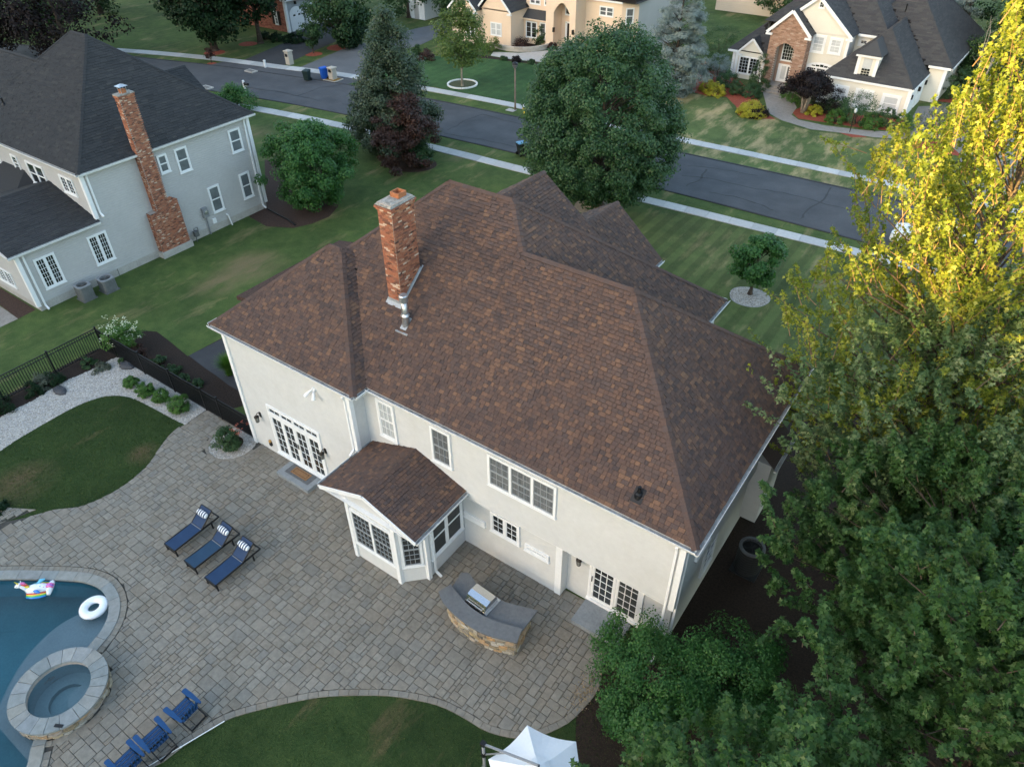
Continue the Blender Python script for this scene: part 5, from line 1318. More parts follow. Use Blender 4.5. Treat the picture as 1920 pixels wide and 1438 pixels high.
lw = smoothline(G2([(922,88),(940,93),(965,97),(995,97),(1020,93),(1032,88)]), 4); mb = MB(); o1 = offset(lw, .25, False)
block_m = M('wall_block', (0,0,0), tint=[(.36,.32,.27),(.44,.40,.34),(.50,.46,.40)], rough=.95, var=.2)
for i in range(len(lw)-1):
    for r_ in range(2):
        mb = MB(); mb.prism([lw[i],lw[i+1],o1[i+1],o1[i]], .02+r_*.24, .25+r_*.24, t=rnd.random()); mb.build('block', block_m, t)

# ================================================================ BRICK HOUSE and white shed (top left)
Bh = thing('brick_house', 'red brick house with grey side garage and three arched white doors', 'house', (-50.61,46.67,0))
mb = MB(); wall(Bh, (-50.61,46.67), (-51.2,55.2), 0, 3.4, siding_taupe, .16, mb=mb); mb.build('garage_wall', M('siding_grey', (.33,.35,.36), (.37,.39,.40), rough=.75, var=.05), Bh)
cbox('core', mortar, Bh, -60,46.8,0,-51.3,55,3.4)
bricks(Bh, (-60,46.67), (-50.61,46.67), 0, 5.2, mt=M('brick_red', (0,0,0), tint=[(.24,.085,.055),(.31,.12,.08),(.36,.15,.10),(.20,.07,.05)], rough=.9, var=.2), L=.3, H=.1)
cbox('brick_wall', mortar, Bh, -60,46.674,0,-50.7,46.8,5.2)
mb = MB(); corner_board(mb, -50.6, 46.68, 0, 3.25, .3); mb.build('corner_board', white, Bh); cbox('fascia', white, Bh, -51.0,46.4,3.25,-50.2,55.5,3.5)
make_roof(Bh, [gable_faces(-61,-50.2,46.3,55.6,3.5,.7,along='x'), hip_faces(-66,-55,44.8,57,5.4,.7)], shing_char, 0, expo=.2, wr=(.4,.9))
for k in range(3):
    y0 = 47.15+k*2.45; d_ = MB(); x = -50.60-.07*(y0-46.67)
    pl = [(x+.06,y0,0),(x+.06,y0+1.95,0)]+[(x+.06,y0+.975+.975*math.cos(math.pi*q/10),1.75+.75*math.sin(math.pi*q/10)) for q in range(11)]
    d_.add(pl, [tuple(range(len(pl)))]); d_.add([(p[0]-.12,p[1],p[2]) for p in pl]+pl, [(i,(i+1)%13,13+(i+1)%13,13+i) for i in range(13)]); gd = d_.build('garage_door', white, Bh)
    for s_ in (.45,1.2): cbox('window_pane', glass, gd, x+.05,y0+s_,1.55,x+.075,y0+s_+.32,1.72)
    mb = MB(); mb.box(x,y0+.9,2.75,x+.25,y0+1.06,3.05); mb.build('wall_lantern', bronze, Bh)
a = onY(513,20,46.67); b = onY(524,47,46.67); window(Bh, (a.x,46.64), (1,0), b.x-a.x, b.z, a.z, nx=2, nz=4)
mb = MB()
for x in (a.x-.42, b.x+.02): mb.box(x,46.58,b.z,x+.4,46.65,a.z)
mb.build('shutter', blackm, Bh)
p = G(782,36); sx, sy = p.x, p.y
t = thing('white_shed', 'small white building half hidden among the far dark trees', 'shed', (sx,sy,0)); mb = MB()
for a, b in (((sx-1.3,sy),(sx+1.3,sy)), ((sx+1.3,sy),(sx+1.3,sy+3)), ((sx-1.3,sy+3),(sx-1.3,sy))): wall(t, a, b, 0, 2.6, white, .2, mb=mb)
mb.add([(sx-1.3,sy,2.6),(sx+1.3,sy,2.6),(sx,sy,3.9)], [(0,1,2)]); mb.build('wall', white, t); make_roof(t, [gable_faces(sx-1.5,sx+1.5,sy-.2,sy+3.2,2.5,1.0)], shing_char, 0, expo=.25, wr=(.5,1))
cbox('door', siding_taupe, t, sx-.3,sy-.06,0,sx+.4,sy,1.9)
frame(-9, 88, 0)
t = thing('far_house', 'distant house showing only a dark grey roof behind the blue spruce', 'house', (-9,88,0)); make_roof(t, [gable_faces(-6,9,-4,5,2.9,.5,along='x')], shing_grey, 0, expo=.3, wr=(.5,1))
mb = MB()
for a, b in (((-5.6,-3.6),(8.6,-3.6)), ((8.6,-3.6),(8.6,4.6)), ((-5.6,4.6),(-5.6,-3.6))): wall(t, a, b, 0, 2.9, siding_beige, .2, mb=mb)
mb.build('wall', siding_beige, t); unframe()

# ================================================================ FENCE (black aluminium pickets)
def fence(name, label, pts, posts, h, group=None, gap=.115):
    t = thing(name, label, 'fence', (*pts[0],0), group)
    a = Vector((*pts[0],0)); b = Vector((*pts[1],0)); d = (b-a).normalized(); L = (b-a).length
    pk = None; n = int(L/gap)
    ps = [p*1.0 for p in posts]
    for s in ps:
        p = a+d*s; mb = MB(); mb.box(p.x-.035,p.y-.035,0,p.x+.035,p.y+.035,h+.05); mb.box(p.x-.045,p.y-.045,h+.05,p.x+.045,p.y+.045,h+.075); mb.build('post', blackm, t)
    for z in (.12, h-.20, h-.03):
        mb = MB(); mb.beam(a+Vector((0,0,z)), b+Vector((0,0,z)), .032, .036); mb.build('rail', blackm, t)
    me = None
    for k in range(1, n):
        s = L*k/n
        if min(abs(s-q) for q in ps) < .05: continue
        p = a+d*s
        if me is None:
            mb = MB(); mb.box(-.013,-.013,.05,.013,.013,h-.02); o = mb.build('picket', blackm, None); me = o.data
        else: o = bpy.data.objects.new('picket', me); COL.objects.link(o)
        o.location = (p.x, p.y, 0); o.parent = t; o.matrix_parent_inverse = Matrix.LocRotScale(t.location, t.rotation_euler, None).inverted()
    return t
fence('picket_fence', 'black metal picket fence from the far corner post to the house wing', [(-10.77,-.53),(.70,-.53)], [0,1.22,3.5,5.8,8.1,9.2,11.42], 1.25, gap=.07)
fence('picket_fence', 'black metal picket fence running to the left edge before the mown lawn', [(-10.77,-.56),(-10.77,-12.5)], [2.35,4.75,7.1,9.5,11.9], 1.25)

# ================================================================ LOUNGERS
def make_lounger():
    t = thing('sun_lounger', '', 'sun lounger', (0,0,0), 'navy sun loungers in a row on the patio')
    f = MB()
    for x in (-.29,.29): f.beam((x,0,.33),(x,1.9,.33),.04,.05); 
    f.beam((-.29,.0,.33),(.29,.0,.33),.04,.05); f.beam((-.29,1.16,.32),(.29,1.16,.32),.03,.03); f.beam((-.29,1.9,.33),(.29,1.9,.33),.04,.05); f.beam((-.29,.02,.12),(.29,.02,.12),.022,.022)
    f.build('frame', blackm, t)
    for x in (-.275,.275):
        for y, dx in ((.03,0),(1.56,.0)):
            mb = MB(); mb.beam((x,y,0),(x,y,.33),.045,.045); mb.build('leg', blackm, t)
    mb = MB(); n = 10
    vs = []; 
    for k in range(n+1):
        y = .02+1.12*k/n; z = .357-.012*math.sin(math.pi*k/n); vs += [(-.28,y,z),(.28,y,z)]
    mb.add(vs, [(2*k,2*k+1,2*k+3,2*k+2) for k in range(n)]); mb.build('seat_sling', navy, t)
    b = MB(); ya, za, yb_, zb = 1.16,.35,1.74,.80
    for x in (-.285,.285): b.beam((x,ya,za),(x,yb_,zb),.035,.035)
    b.beam((-.285,yb_,zb),(.285,yb_,zb),.035,.035); b.beam((-.2,1.5,.60),(-.2,1.72,.33),.02,.02); b.beam((.2,1.5,.60),(.2,1.72,.33),.02,.02); bk = b.build('backrest', blackm, t)
    mb = MB(); vs = []
    for k in range(7):
        q = k/6; vs += [(-.27,ya+(yb_-ya)*q,za+(zb-za)*q+.016-.01*math.sin(math.pi*q)),(.27,ya+(yb_-ya)*q,za+(zb-za)*q+.016-.01*math.sin(math.pi*q))]
    mb.add(vs, [(2*k,2*k+1,2*k+3,2*k+2) for k in range(6)]); mb.build('back_sling', navy, bk)
    mb = MB(); mb.beam((-.26,1.13,.362),(.26,1.13,.362),.02,.012); mb.build('cross_bar', aclite, t)
    # striped headrest roll
    pl = MB(); q0 = .60; cy, cz = ya+(yb_-ya)*q0, za+(zb-za)*q0+.075; ns_ = 9
    dirv = Vector((0,yb_-ya,zb-za)).normalized(); nr = Vector((0,-dirv.z,dirv.y))
    for k in range(ns_):
        x0 = -.25+.50*k/ns_; x1 = x0+.50/ns_; ring_ = []
        for x in (x0,x1):
            e = 1-.35*(abs(x)/.25)**4
            ring_ += [Vector((x,cy,cz))+dirv*.12*e*math.cos(2*math.pi*j/10)+nr*.07*e*math.sin(2*math.pi*j/10) for j in range(10)]
        pl.add(ring_, [(j,(j+1)%10,10+(j+1)%10,10+j) for j in range(10)], m=k%2)
        if k in (0,ns_-1): pl.add(ring_[:10] if k == 0 else ring_[10:], [tuple(range(10))], m=0)
    pl.build('headrest', [white, navy], t, smooth=True)
    return t
lg = make_lounger()
spots = [(2.90,-6.18), (4.12,-6.24), (5.30,-6.27)]
labs = ['navy sun lounger furthest from the camera, nearest the circular rose bed', 'middle sun lounger of the three, with a teal tinged navy seat', 'navy sun lounger nearest the grill island, closest to the camera']
for i, ((x, y), lb_) in enumerate(zip(spots, labs)):
    o = lg if i == 0 else copy_tree(lg)
    o.location = (x, y, .046); o['label'] = lb_; o.rotation_euler = (0,0,R((1,-1,0)[i]))
    if i == 1:
        for c in o.children:
            if c.name.startswith('seat_sling'): c.data = c.data.copy(); c.data.materials[0] = navy2

# ================================================================ ADIRONDACK CHAIRS (facing the spa, -x)
def make_adirondack():
    t = thing('adirondack_chair', '', 'chair', (0,0,0), 'blue adirondack chairs beside the spa')
    for k in range(5):                                    # seat slats across
        x = -.28+k*.105; z = .37-.018*k; mb = MB(); mb.beam((x,-.26,z),(x,.26,z),.095,.02); mb.build('seat_slat', adir, t)
    for k in range(5):                                    # back slats, fan shaped
        y = -.2+k*.1; mb = MB(); top_ = .92-.05*abs(k-2)*abs(k-2)/2
        q = (top_-.28)/.64
        mb.beam((.14,y*.9,.28),(.14+.26*q,y*1.12,top_),.088,.02,up=(0,1,0)); mb.build('back_slat', adir, t)
    for y in (-.33,.33):
        mb = MB(); ol = [(-.42,y-.075),(-.45,y-.045),(-.455,y),(-.45,y+.045),(-.42,y+.075),(-.1,y+.07),(.30,y+.035),(.33,y),(.30,y-.035),(-.1,y-.07)]; mb.prism(ol,.565,.59,bottom=True); mb.build('arm', adir, t)
        mb = MB(); mb.beam((-.33,y*.88,0),(-.33,y*.88,.565),.10,.025,up=(0,1,0)); mb.build('front_leg', adir, t)
        mb = MB(); mb.beam((-.36,y*.8,.36),(.46,y*.8,.03),.025,.10,up=(0,0,1)); mb.build('rear_leg', blackm, t)
    mb = MB(); mb.beam((.22,-.33,.55),(.22,.33,.55),.03,.06); mb.beam((.43,-.27,.05),(.43,.27,.05),.03,.05); mb.beam((-.33,-.3,.33),(-.33,.3,.33),.03,.09); mb.build('brace', blackm, t)
    return t
ad = make_adirondack()
for i, ((x, y, rz_), lb_) in enumerate(zip([(8.50,-9.50,.06), (8.53,-10.50,-.02), (8.48,-11.32,.02)],
        ['blue adirondack chair standing apart nearest the patio, farthest from the frame bottom', 'blue adirondack chair in the middle of the three by the white pole', 'blue adirondack chair cut off by the bottom edge of the picture'])):
    o = ad if i == 0 else copy_tree(ad); o.location = (x,y,.046); o.rotation_euler = (0,0,rz_); o['label'] = lb_
p0_, p1_ = (8.80,-10.93), (9.46,-9.00)
t = thing('pool_pole', 'long thin white telescopic pole lying along the patio edge by the blue chairs', 'pole', (*p1_,0))
d = Vector((p0_[0]-p1_[0], p0_[1]-p1_[1], 0)); mid = Vector((*p1_,.065))+d*.62
mb = MB(); mb.tube([(*p1_,.065), tuple(mid)], .016, 8); mb.build('outer_tube', white, t); mb = MB(); mb.tube([tuple(mid), tuple(Vector((*p1_,.065))+d*1.25)], .012, 8); mb.build('inner_tube', white_old, t)
mb = MB(); mb.tube([tuple(mid-d*.012), tuple(mid+d*.012)], .026, 8); mb.build('collar', white, t)

# ================================================================ POOL FLOATS
c = (2.62,-9.03,-.10)
t = thing('swim_ring', 'plain white inflatable swim ring floating at the shallow end of the pool', 'float', c)
mb = MB(); prof = [(.315+.145*math.cos(2*math.pi*k/14), .085+.115*math.sin(2*math.pi*k/14)) for k in range(14)]; mb.lathe(prof, 40, c, close=True); mb.build('ring', vinyl, t, smooth=True)
mb = MB(); mb.tube([(c[0]+.1,c[1]-.30,.09),(c[0]+.1,c[1]-.30,.115)], .015, 8); mb.build('valve', vinyl, t)
ucx, ucy, ua = .34,-9.74, math.atan2(-.62,-.62)
t = thing('unicorn_float', 'white inflatable unicorn pool float with rainbow mane and wings', 'float', (0,0,0))
V_ = {k: vin('vinyl_'+k, c) for k, c in dict(red=(.65,.05,.05), orange=(.8,.30,.03), yellow=(.80,.62,.05), green=(.06,.5,.15), blue=(.03,.22,.65), purple=(.40,.14,.60), pink=(.75,.16,.42), sky=(.15,.55,.75)).items()}
mb = MB(); mb.tube([(.5,0,.1),(.25,0,.13),(-.1,0,.13),(-.32,0,.12),(-.42,0,.12)], [.12,.19,.20,.17,.08], 16); mb.build('body', vinyl, t, smooth=True)
mb = MB(); mb.tube([(.52,-.34,.09),(.50,-.15,.11),(.50,.15,.11),(.52,.34,.09)], [.07,.12,.12,.07], 12); mb.build('rear_tube', vinyl, t, smooth=True)
for s_ in (-1,1):
    for k, cc in enumerate(('red','yellow','green','blue')):
        mb = MB(); o_ = .19+.048*k; mb.tube([(-.34,s_*o_*.9,.09-.02*k),(-.1,s_*(o_+.04),.10-.02*k),(.18,s_*(o_+.04),.10-.02*k),(.40,s_*o_,.09-.02*k)], [.03,.036,.036,.03], 8); mb.build('rainbow_tube', V_[cc], t, smooth=True)
    mb = MB(); mb.tube([(-.02,s_*.16,.2),(.12,s_*.27,.27),(.26,s_*.33,.26)], [.05,.075,.03], 10); mb.build('wing', V_['sky' if s_ > 0 else 'blue'], t, smooth=True)
mb = MB(); mb.tube([(-.30,0,.12),(-.40,0,.30),(-.46,0,.44),(-.50,0,.50)], [.12,.10,.10,.06], 12); mb.build('neck', vinyl, t, smooth=True)
mb = MB(); mb.tube([(-.42,0,.48),(-.52,0,.47),(-.64,0,.42),(-.70,0,.40)], [.07,.105,.075,.045], 12); hd = mb.build('head', vinyl, t, smooth=True)
mb = MB(); mb.tube([(-.53,0,.54),(-.62,0,.72)], [.035,.004], 8); mb.build('horn', V_['yellow'], hd)
for s_ in (-1,1):
    mb = MB(); mb.tube([(-.46,s_*.06,.54),(-.44,s_*.09,.64)], [.035,.008], 8); mb.build('ear', vinyl, hd, smooth=True)
    mb = MB(); mb.lathe([(.001,.018),(.02,.0),(.001,-.018)], 8, (-.58,s_*.085,.47)); mb.build('eye', blackm, hd)
mb = MB(); mb.tube([(-.68,0,.40),(-.71,0,.39)], [.045,.02], 8); mb.build('muzzle', V_['pink'], hd, smooth=True)
for k, cc in enumerate(('pink','red','orange','yellow','green','blue','purple')):
    mb = MB(); z = .56-.065*k; mb.tube([(-.44+.02*k,0,z),(-.35+.025*k,.02*(-1)**k,z-.02),(-.28+.03*k,0,z-.10)], [.05,.055,.02], 10); mb.build('mane_lock', V_[cc], t, smooth=True)
for k, cc in enumerate(('pink','purple','pink')):
    mb = MB(); mb.tube([(.42,-.05+.05*k,.24),(.55,-.06+.06*k,.25),(.66,-.08+.08*k,.16)], [.05,.045,.015], 8); mb.build('tail_lock', V_[cc], t, smooth=True)
for x, y, cc in ((.05,.03,'sky'),(.2,-.05,'blue'),(.28,.08,'pink'),(.35,-.12,'purple'),(.47,.22,'blue'),(.5,-.25,'yellow')):
    mb = MB(); mb.lathe([(.001,.006),(.024,.0)], 5, (x,y,.315 if x < .4 else .225)); mb.build('star', V_[cc], t)
t.location = (ucx,ucy,-.10); t.rotation_euler = (0,0,ua+math.pi); t.scale = (.86,.86,.86)

# ================================================================ GRILL ISLAND
gi = thing('grill_island', 'curved stone outdoor kitchen island with grey granite tops on the patio', 'grill island', (13.9,-2.0,0))
front = smoothline([(12.52,-2.36),(12.75,-2.56),(13.5,-2.72),(14.35,-2.70),(15.22,-2.40)], 6)
rear = smoothline([(12.55,-1.5),(13.3,-1.72),(14.1,-1.66),(15.06,-1.30)], 6)
core_l = front+rear[::-1]
mb = MB(); mb.prism(core_l, 0, .86); mb.prism(front+offset(front,-.22,False)[::-1], .8, 1.02); mb.build('core', mortar, gi)
def stonewall(line, z0, z1, par, rows=5):
    pts = [Vector((*p,0)) for p in line]; cum = [0]
    for a, b in zip(pts, pts[1:]): cum.append(cum[-1]+(b-a).length)
    def at(s):
        for i in range(len(pts)-1):
            if cum[i+1] >= s-1e-6:
                k = (s-cum[i])/max(1e-6,cum[i+1]-cum[i]); d = (pts[i+1]-pts[i]).normalized(); return pts[i].lerp(pts[i+1],k), Vector((d.y,-d.x,0))
        d = (pts[-1]-pts[-2]).normalized(); return pts[-1], Vector((d.y,-d.x,0))
    zs = [z0]; 
    for r_ in range(rows): zs.append(zs[-1]+(z1-z0)/rows)
    for r_ in range(rows):
        s = -rnd.random()*.15
        while s < cum[-1]-.02:
            w = rnd.uniform(.12,.34); s0 = max(0,s); s1 = min(cum[-1], s+w); s += w
            if s1-s0 < .04: continue
            k = 6; jit = lambda: rnd.uniform(-.016,.016)
            base = [(s0+.008+jit()*.4, zs[r_]+.008+jit()), ((s0+s1)/2+jit(), zs[r_]+.006+jit()*.5), (s1-.008+jit()*.4, zs[r_]+.010+jit()), (s1-.008+jit()*.4, zs[r_+1]-.008+jit()), ((s0+s1)/2+jit(), zs[r_+1]-.006+jit()*.5), (s0+.008+jit()*.4, zs[r_+1]-.008+jit())]
            pr = rnd.uniform(.018,.055); vs = []
            for e, sc_ in ((-.01,1),(pr*.7,.97),(pr,.72)):
                cs_, cz_ = (s0+s1)/2, (zs[r_]+zs[r_+1])/2
                for (ss, zz) in base:
                    q, n = at(min(max(cs_+(ss-cs_)*sc_,0),cum[-1])); v_ = q+n*e; vs.append((v_.x, v_.y, max(z0+.002, cz_+(zz-cz_)*sc_)))
            fs = [(12,13,14,15,16,17)]+[(j*6+i,j*6+(i+1)%6,(j+1)*6+(i+1)%6,(j+1)*6+i) for j in range(2) for i in range(6)]
            mb = MB(); mb.add(vs, fs, rnd.random()); mb.build('stone', fstone, par)
stonewall(front, 0, 1.0, gi, 7); stonewall([front[-1], rear[-1]], 0, .85, gi, 5); stonewall(rear[::-1], 0, .85, gi, 5); stonewall([rear[0], front[0]], 0, .85, gi, 5)
bf = smoothline([(12.28,-2.50),(12.70,-2.74),(13.50,-2.90),(14.38,-2.88),(15.40,-2.56)], 8)
bb = smoothline([(12.42,-2.05),(12.85,-2.20),(13.50,-2.36),(14.28,-2.34),(15.26,-2.06)], 8)
mb = MB(); mb.prism(bf+bb[::-1], 1.03, 1.085, bottom=True); mb.build('bar_top', granite, gi)
lf_ = smoothline([(12.45,-2.10),(12.85,-2.25),(13.50,-2.41),(14.28,-2.39),(15.24,-2.10)], 8)
lb2 = smoothline([(12.36,-1.40),(12.60,-1.28),(13.3,-1.56),(14.15,-1.50),(15.24,-1.14)], 8)
mb = MB(); mb.prism(lf_+lb2[::-1], .865, .915, bottom=True); mb.build('counter_top', granite, gi)
gr = thing('gas_grill', 'built in stainless steel gas grill with closed hood on the stone island', 'grill', (13.55,-1.85,.915))
gx0, gx1 = 13.18, 13.98
hoodp = [(-2.22,.93),(-2.22,1.10),(-2.13,1.24),(-1.93,1.30),(-1.66,1.27),(-1.60,1.10),(-1.60,.93)]
mb = MB(); vs = [(x,y,z) for x in (gx0,gx1) for y,z in hoodp]; k = len(hoodp)
mb.add(vs, [(i,i+1,k+i+1,k+i)[::-1] for i in range(k-1)]+[tuple(range(k)),tuple(range(2*k-1,k-1,-1))]); 
XR_ = Matrix.Translation((13.58,-1.9,0)) @ Matrix.Rotation(R(-4),4,'Z') @ Matrix.Translation((-13.58,1.9,0)); XF[0] = XR_
mb.build('hood', stainless, gr)
mb = MB(); mb.add([(gx0,-2.34,.93),(gx1,-2.34,.93),(gx1,-2.23,1.08),(gx0,-2.23,1.08),(gx1,-2.23,.93),(gx0,-2.23,.93)], [(0,1,2,3),(1,4,2),(0,3,5)]); pn = mb.build('control_panel', stainless, gr)
for i in range(4):
    x = gx0+.13+i*.18; mb = MB(); mb.tube([(x,-2.285,1.0),(x,-2.325,1.03)], [.028,.024], 10); mb.build('knob', blackm, pn)
mb = MB(); mb.tube([(gx0+.08,-2.27,1.14),(gx1-.08,-2.27,1.14)], .014, 8); mb.tube([(gx0+.1,-2.27,1.14),(gx0+.1,-2.2,1.14)],.01,6); mb.tube([(gx1-.1,-2.27,1.14),(gx1-.1,-2.2,1.14)],.01,6); mb.build('handle', steel, gr)
mb = MB(); mb.box(gx0-.06,-2.22,.916,gx0-.004,-1.52,.945); mb.box(gx1+.004,-2.22,.916,gx1+.06,-1.52,.945); mb.box(gx0-.06,-1.598,.916,gx1+.06,-1.5,.955); mb.build('trim_frame', steel, gr)
unframe()

# ================================================================ CANTILEVER UMBRELLA
t = thing('patio_umbrella', 'white six sided cantilever umbrella at the bottom of the picture', 'umbrella', (16.75,-6.0,0))
uc = Vector((18.3,-5.8,0)); ur = 1.32; nseg = 6
rimv = [uc+Vector((ur*math.cos(R(16+60*k)), ur*math.sin(R(16+60*k)), 2.16)) for k in range(6)]
mb = MB(); vs = []; 
for k in range(6):
    a, b = rimv[k], rimv[(k+1)%6]; ap = uc+Vector((0,0,2.66)); rows = 5; cols = 6; st0 = len(vs)
    for i in range(rows+1):
        q = .14+.86*i/rows
        for j in range(cols+1):
            e = a.lerp(b, j/cols); p = ap.lerp(e, q); sag = .075*math.sin(math.pi*j/cols)*q; pull = .05*math.sin(math.pi*j/cols)*q*q
            p = p-Vector((0,0,sag)); p = p+(uc+Vector((0,0,p.z))-p)*pull; vs.append(tuple(p))
    mb.add(vs[st0:], [(i*(cols+1)+j,(i+1)*(cols+1)+j,(i+1)*(cols+1)+j+1,i*(cols+1)+j+1) for i in range(rows) for j in range(cols)])
mb.build('canopy', umb_m, t, smooth=False)
mb = MB(); mb.lathe([(.34,2.58),(.2,2.67),(.04,2.74),(.001,2.745)], 6, (uc.x,uc.y,0), a0=R(16), a1=R(376)); mb.build('vent_cap', umb_m, t)
for k in range(6):
    mb = MB(); mb.beam(uc+Vector((0,0,2.60)), rimv[k]-Vector((0,0,.03)), .02, .025); mb.build('rib', aclite, t)
mb = MB(); mb.tube([(16.75,-6.0,0),(16.75,-6.0,2.32)], .042, 12); mb.build('post', aclite, t, smooth=True)
mb = MB(); mb.tube([(16.75,-6.0,1.7),(16.75,-6.0,1.86)], .065, 12); mb.tube([(16.75,-6.0,1.78),(16.62,-5.95,1.78)], .018, 8); mb.build('crank_clamp', blackm, t)
mb = MB(); mb.box(16.69,-6.06,2.3,16.82,-5.94,2.42); mb.build('post_cap', blackm, t)
mb = MB(); mb.beam((16.78,-6.0,2.36), uc+Vector((0,0,2.80)), .05,.05); mb.build('arm', aclite, t)
mb = MB(); mb.beam((16.78,-6.0,1.8), Vector((16.78,-6.0,2.36)).lerp(uc+Vector((0,0,2.80)),.42), .03,.03); mb.build('strut', aclite, t)
mb = MB(); mb.tube([uc+Vector((0,0,2.82)),uc+Vector((0,0,2.5))],.03,8); mb.build('hub', blackm, t)
mb = MB(); mb.box(16.4,-6.35,.0,17.1,-5.65,.08); mb.build('base', acgrey, t)

# ================================================================ STREET FURNITURE
def bin_(label, p, rz_, body, lid, h=1.0, name='wheelie_bin', group='wheeled bins at the kerb'):
    t = thing(name, label, 'bin', (p[0],p[1],.012), group, rz=rz_); sv = XF[0]; XF[0] = Matrix.Translation((p[0],p[1],.012)) @ Matrix.Rotation(rz_,4,'Z')
    mb = MB(); mb.add([(-.21,-.24,.08),(.21,-.24,.08),(.21,.22,.08),(-.21,.22,.08),(-.28,-.32,h-.1),(.28,-.32,h-.1),(.28,.34,h-.1),(-.28,.34,h-.1)], [(0,1,5,4),(1,2,6,5),(2,3,7,6),(3,0,4,7),(0,3,2,1)]); mb.box(-.30,-.34,h-.13,.30,.36,h-.09); mb.build('body', body, t)
    mb = MB(); mb.add([(-.30,-.36,h-.085),(.30,-.36,h-.085),(.30,.36,h-.06),(-.30,.36,h-.06),(-.24,-.28,h-.02),(.24,-.28,h-.02),(.24,.3,h+.01),(-.24,.3,h+.01)], [(0,1,5,4),(1,2,6,5),(2,3,7,6),(3,0,4,7),(4,5,6,7)]); mb.build('lid', lid, t)
    for x in (-.27,.27):
        mb = MB(); mb.tube([(x-.03,.24,.13),(x+.03,.24,.13)], .13, 14); mb.build('wheel', blackm, t)
    mb = MB(); mb.tube([(-.26,.42,h-.12),(.26,.42,h-.12)], .02, 6); mb.build('handle', blackm, t); XF[0] = sv
pl = lambda nm, c: M(nm, c, rough=.5, var=.12)
bk_, bl_, gd_ = pl('bin_charcoal',(.018,.022,.024)), pl('bin_blue',(.01,.09,.42)), pl('bin_green_black',(.014,.03,.028))
lidb = pl('bin_lid_blue',(.10,.26,.42))
bin_('dark bin with a light blue lid at the near kerb left of the big tree', G(978,291), 2.7, bk_, lidb); bin_('all dark bin half behind the big tree at the near kerb', G(997,294), 2.9, bk_, bk_)
bin_('dark green bin on the far side of the street beside the blue one', G(577,152), .3, gd_, gd_); bin_('bright blue recycling bin on the far side of the street by the stone mailbox', G(609,149), -.3, bl_, bl_, 1.1)
def pillar(label, px, py, h, bed=False):
    p = G(px, py); t = thing('mailbox_pillar', label, 'mailbox', tuple(p), 'stone mailbox pillars along the far side of the street'); z = 0
    while z < h-.15:
        cbox('block', block_m, t, p.x-.28-rnd.random()*.02,p.y-.28,z,p.x+.28,p.y+.28+rnd.random()*.02,z+.17); z += .175
    mb = MB(); mb.box(p.x-.35,p.y-.35,z,p.x+.35,p.y+.35,z+.09); mb.add([(p.x-.3,p.y-.3,z+.09),(p.x+.3,p.y-.3,z+.09),(p.x+.3,p.y+.3,z+.09),(p.x-.3,p.y+.3,z+.09),(p.x,p.y,z+.22)], [(0,1,4),(1,2,4),(2,3,4),(3,0,4)]); mb.build('cap', block_m, t)
    mb = MB(); mb.box(p.x-.14,p.y-.36,h*.62,p.x+.14,p.y-.281,h*.62+.25); mb.build('mailbox_door', blackm, t)
    return p
pillar('pale stone mailbox pillar on the grass between two driveways', 544, 121, 1.25); p = pillar('pale stone mailbox pillar beside the blue recycling bin', 625, 150, 1.2)
mb = MB(); mb.prism([(p.x-.7,p.y-.7),(p.x+.8,p.y-.6),(p.x+.8,p.y+.6),(p.x-.7,p.y+.6)],.0,.07); mb.build('flower_kerb', block_m, label='low pale stone edging around the flower bed at the mailbox pillar', cat='edging')
sheet('flower_soil', [(p.x-.6,p.y-.6),(p.x+.7,p.y-.5),(p.x+.7,p.y+.5),(p.x-.6,p.y+.5)], .09, M('orange_flowers',(.35,.14,.04),(.12,.14,.04),ns=9,rough=1,var=.4,bump=1))
p = G(462,180); t = thing('post_mailbox', 'black mailbox on a white post beside the road near the taupe house', 'mailbox', tuple(p))
mb = MB(); mb.box(p.x-.07,p.y-.07,0,p.x+.07,p.y+.07,1.35); mb.beam((p.x-.05,p.y,.95),(p.x+.5,p.y,.95),.08,.08); mb.build('post', white, t)
mb = MB(); pr_ = [(.11*math.cos(a),.11*math.sin(a)) for a in [math.pi*k/8 for k in range(9)]]; q = [(-.11,-.1)]+[(-x,y) for x,y in pr_[::-1]][::-1][::-1]+[(.11,-.1)]
q = [(.11,-.12)]+pr_+[(-.11,-.12)]
vs = [(p.x+xx,p.y+a,1.1+b) for xx in (.1,.6) for a,b in q]; k = len(q); mb.add(vs, [(i,(i+1)%k,k+(i+1)%k,k+i) for i in range(k)]+[tuple(range(k)),tuple(range(2*k-1,k-1,-1))]); mb.build('mailbox', blackm, t)
p = G(498,127); t = thing('utility_marker', 'short pale utility marker post on the grass by the far driveway', 'marker', tuple(p)); mb = MB(); mb.tube([(p.x,p.y,0),(p.x,p.y,.6)],[.12,.1],10); mb.build('post', white_old, t); mb = MB(); mb.lathe([(.14,.6),(.12,.7),(.001,.74)],10,(p.x,p.y,0)); mb.build('cap', white_old, t)
p = G(966,207); t = thing('street_lamp', 'slim brown street lamp post on the verge in front of the lush lawn', 'street lamp', tuple(p))
mb = MB(); mb.tube([(p.x,p.y,0),(p.x,p.y,.5),(p.x,p.y,3.5)],[.10,.075,.06],12); mb.build('post', M('lamp_post_brown',(.17,.12,.09),(.21,.155,.115),rough=.7,var=.15), t, smooth=True)
mb = MB(); mb.lathe([(.07,3.42),(.16,3.5),(.24,3.72),(.22,3.74)], 12, (p.x,p.y,0)); mb.build('lamp_glass', M('lamp_frost',(.14,.14,.14),rough=.3), t); mb = MB(); mb.lathe([(.27,3.74),(.22,3.86),(.06,3.94),(.001,4.0)], 12, (p.x,p.y,0)); mb.build('lamp_hood', blackm, t)
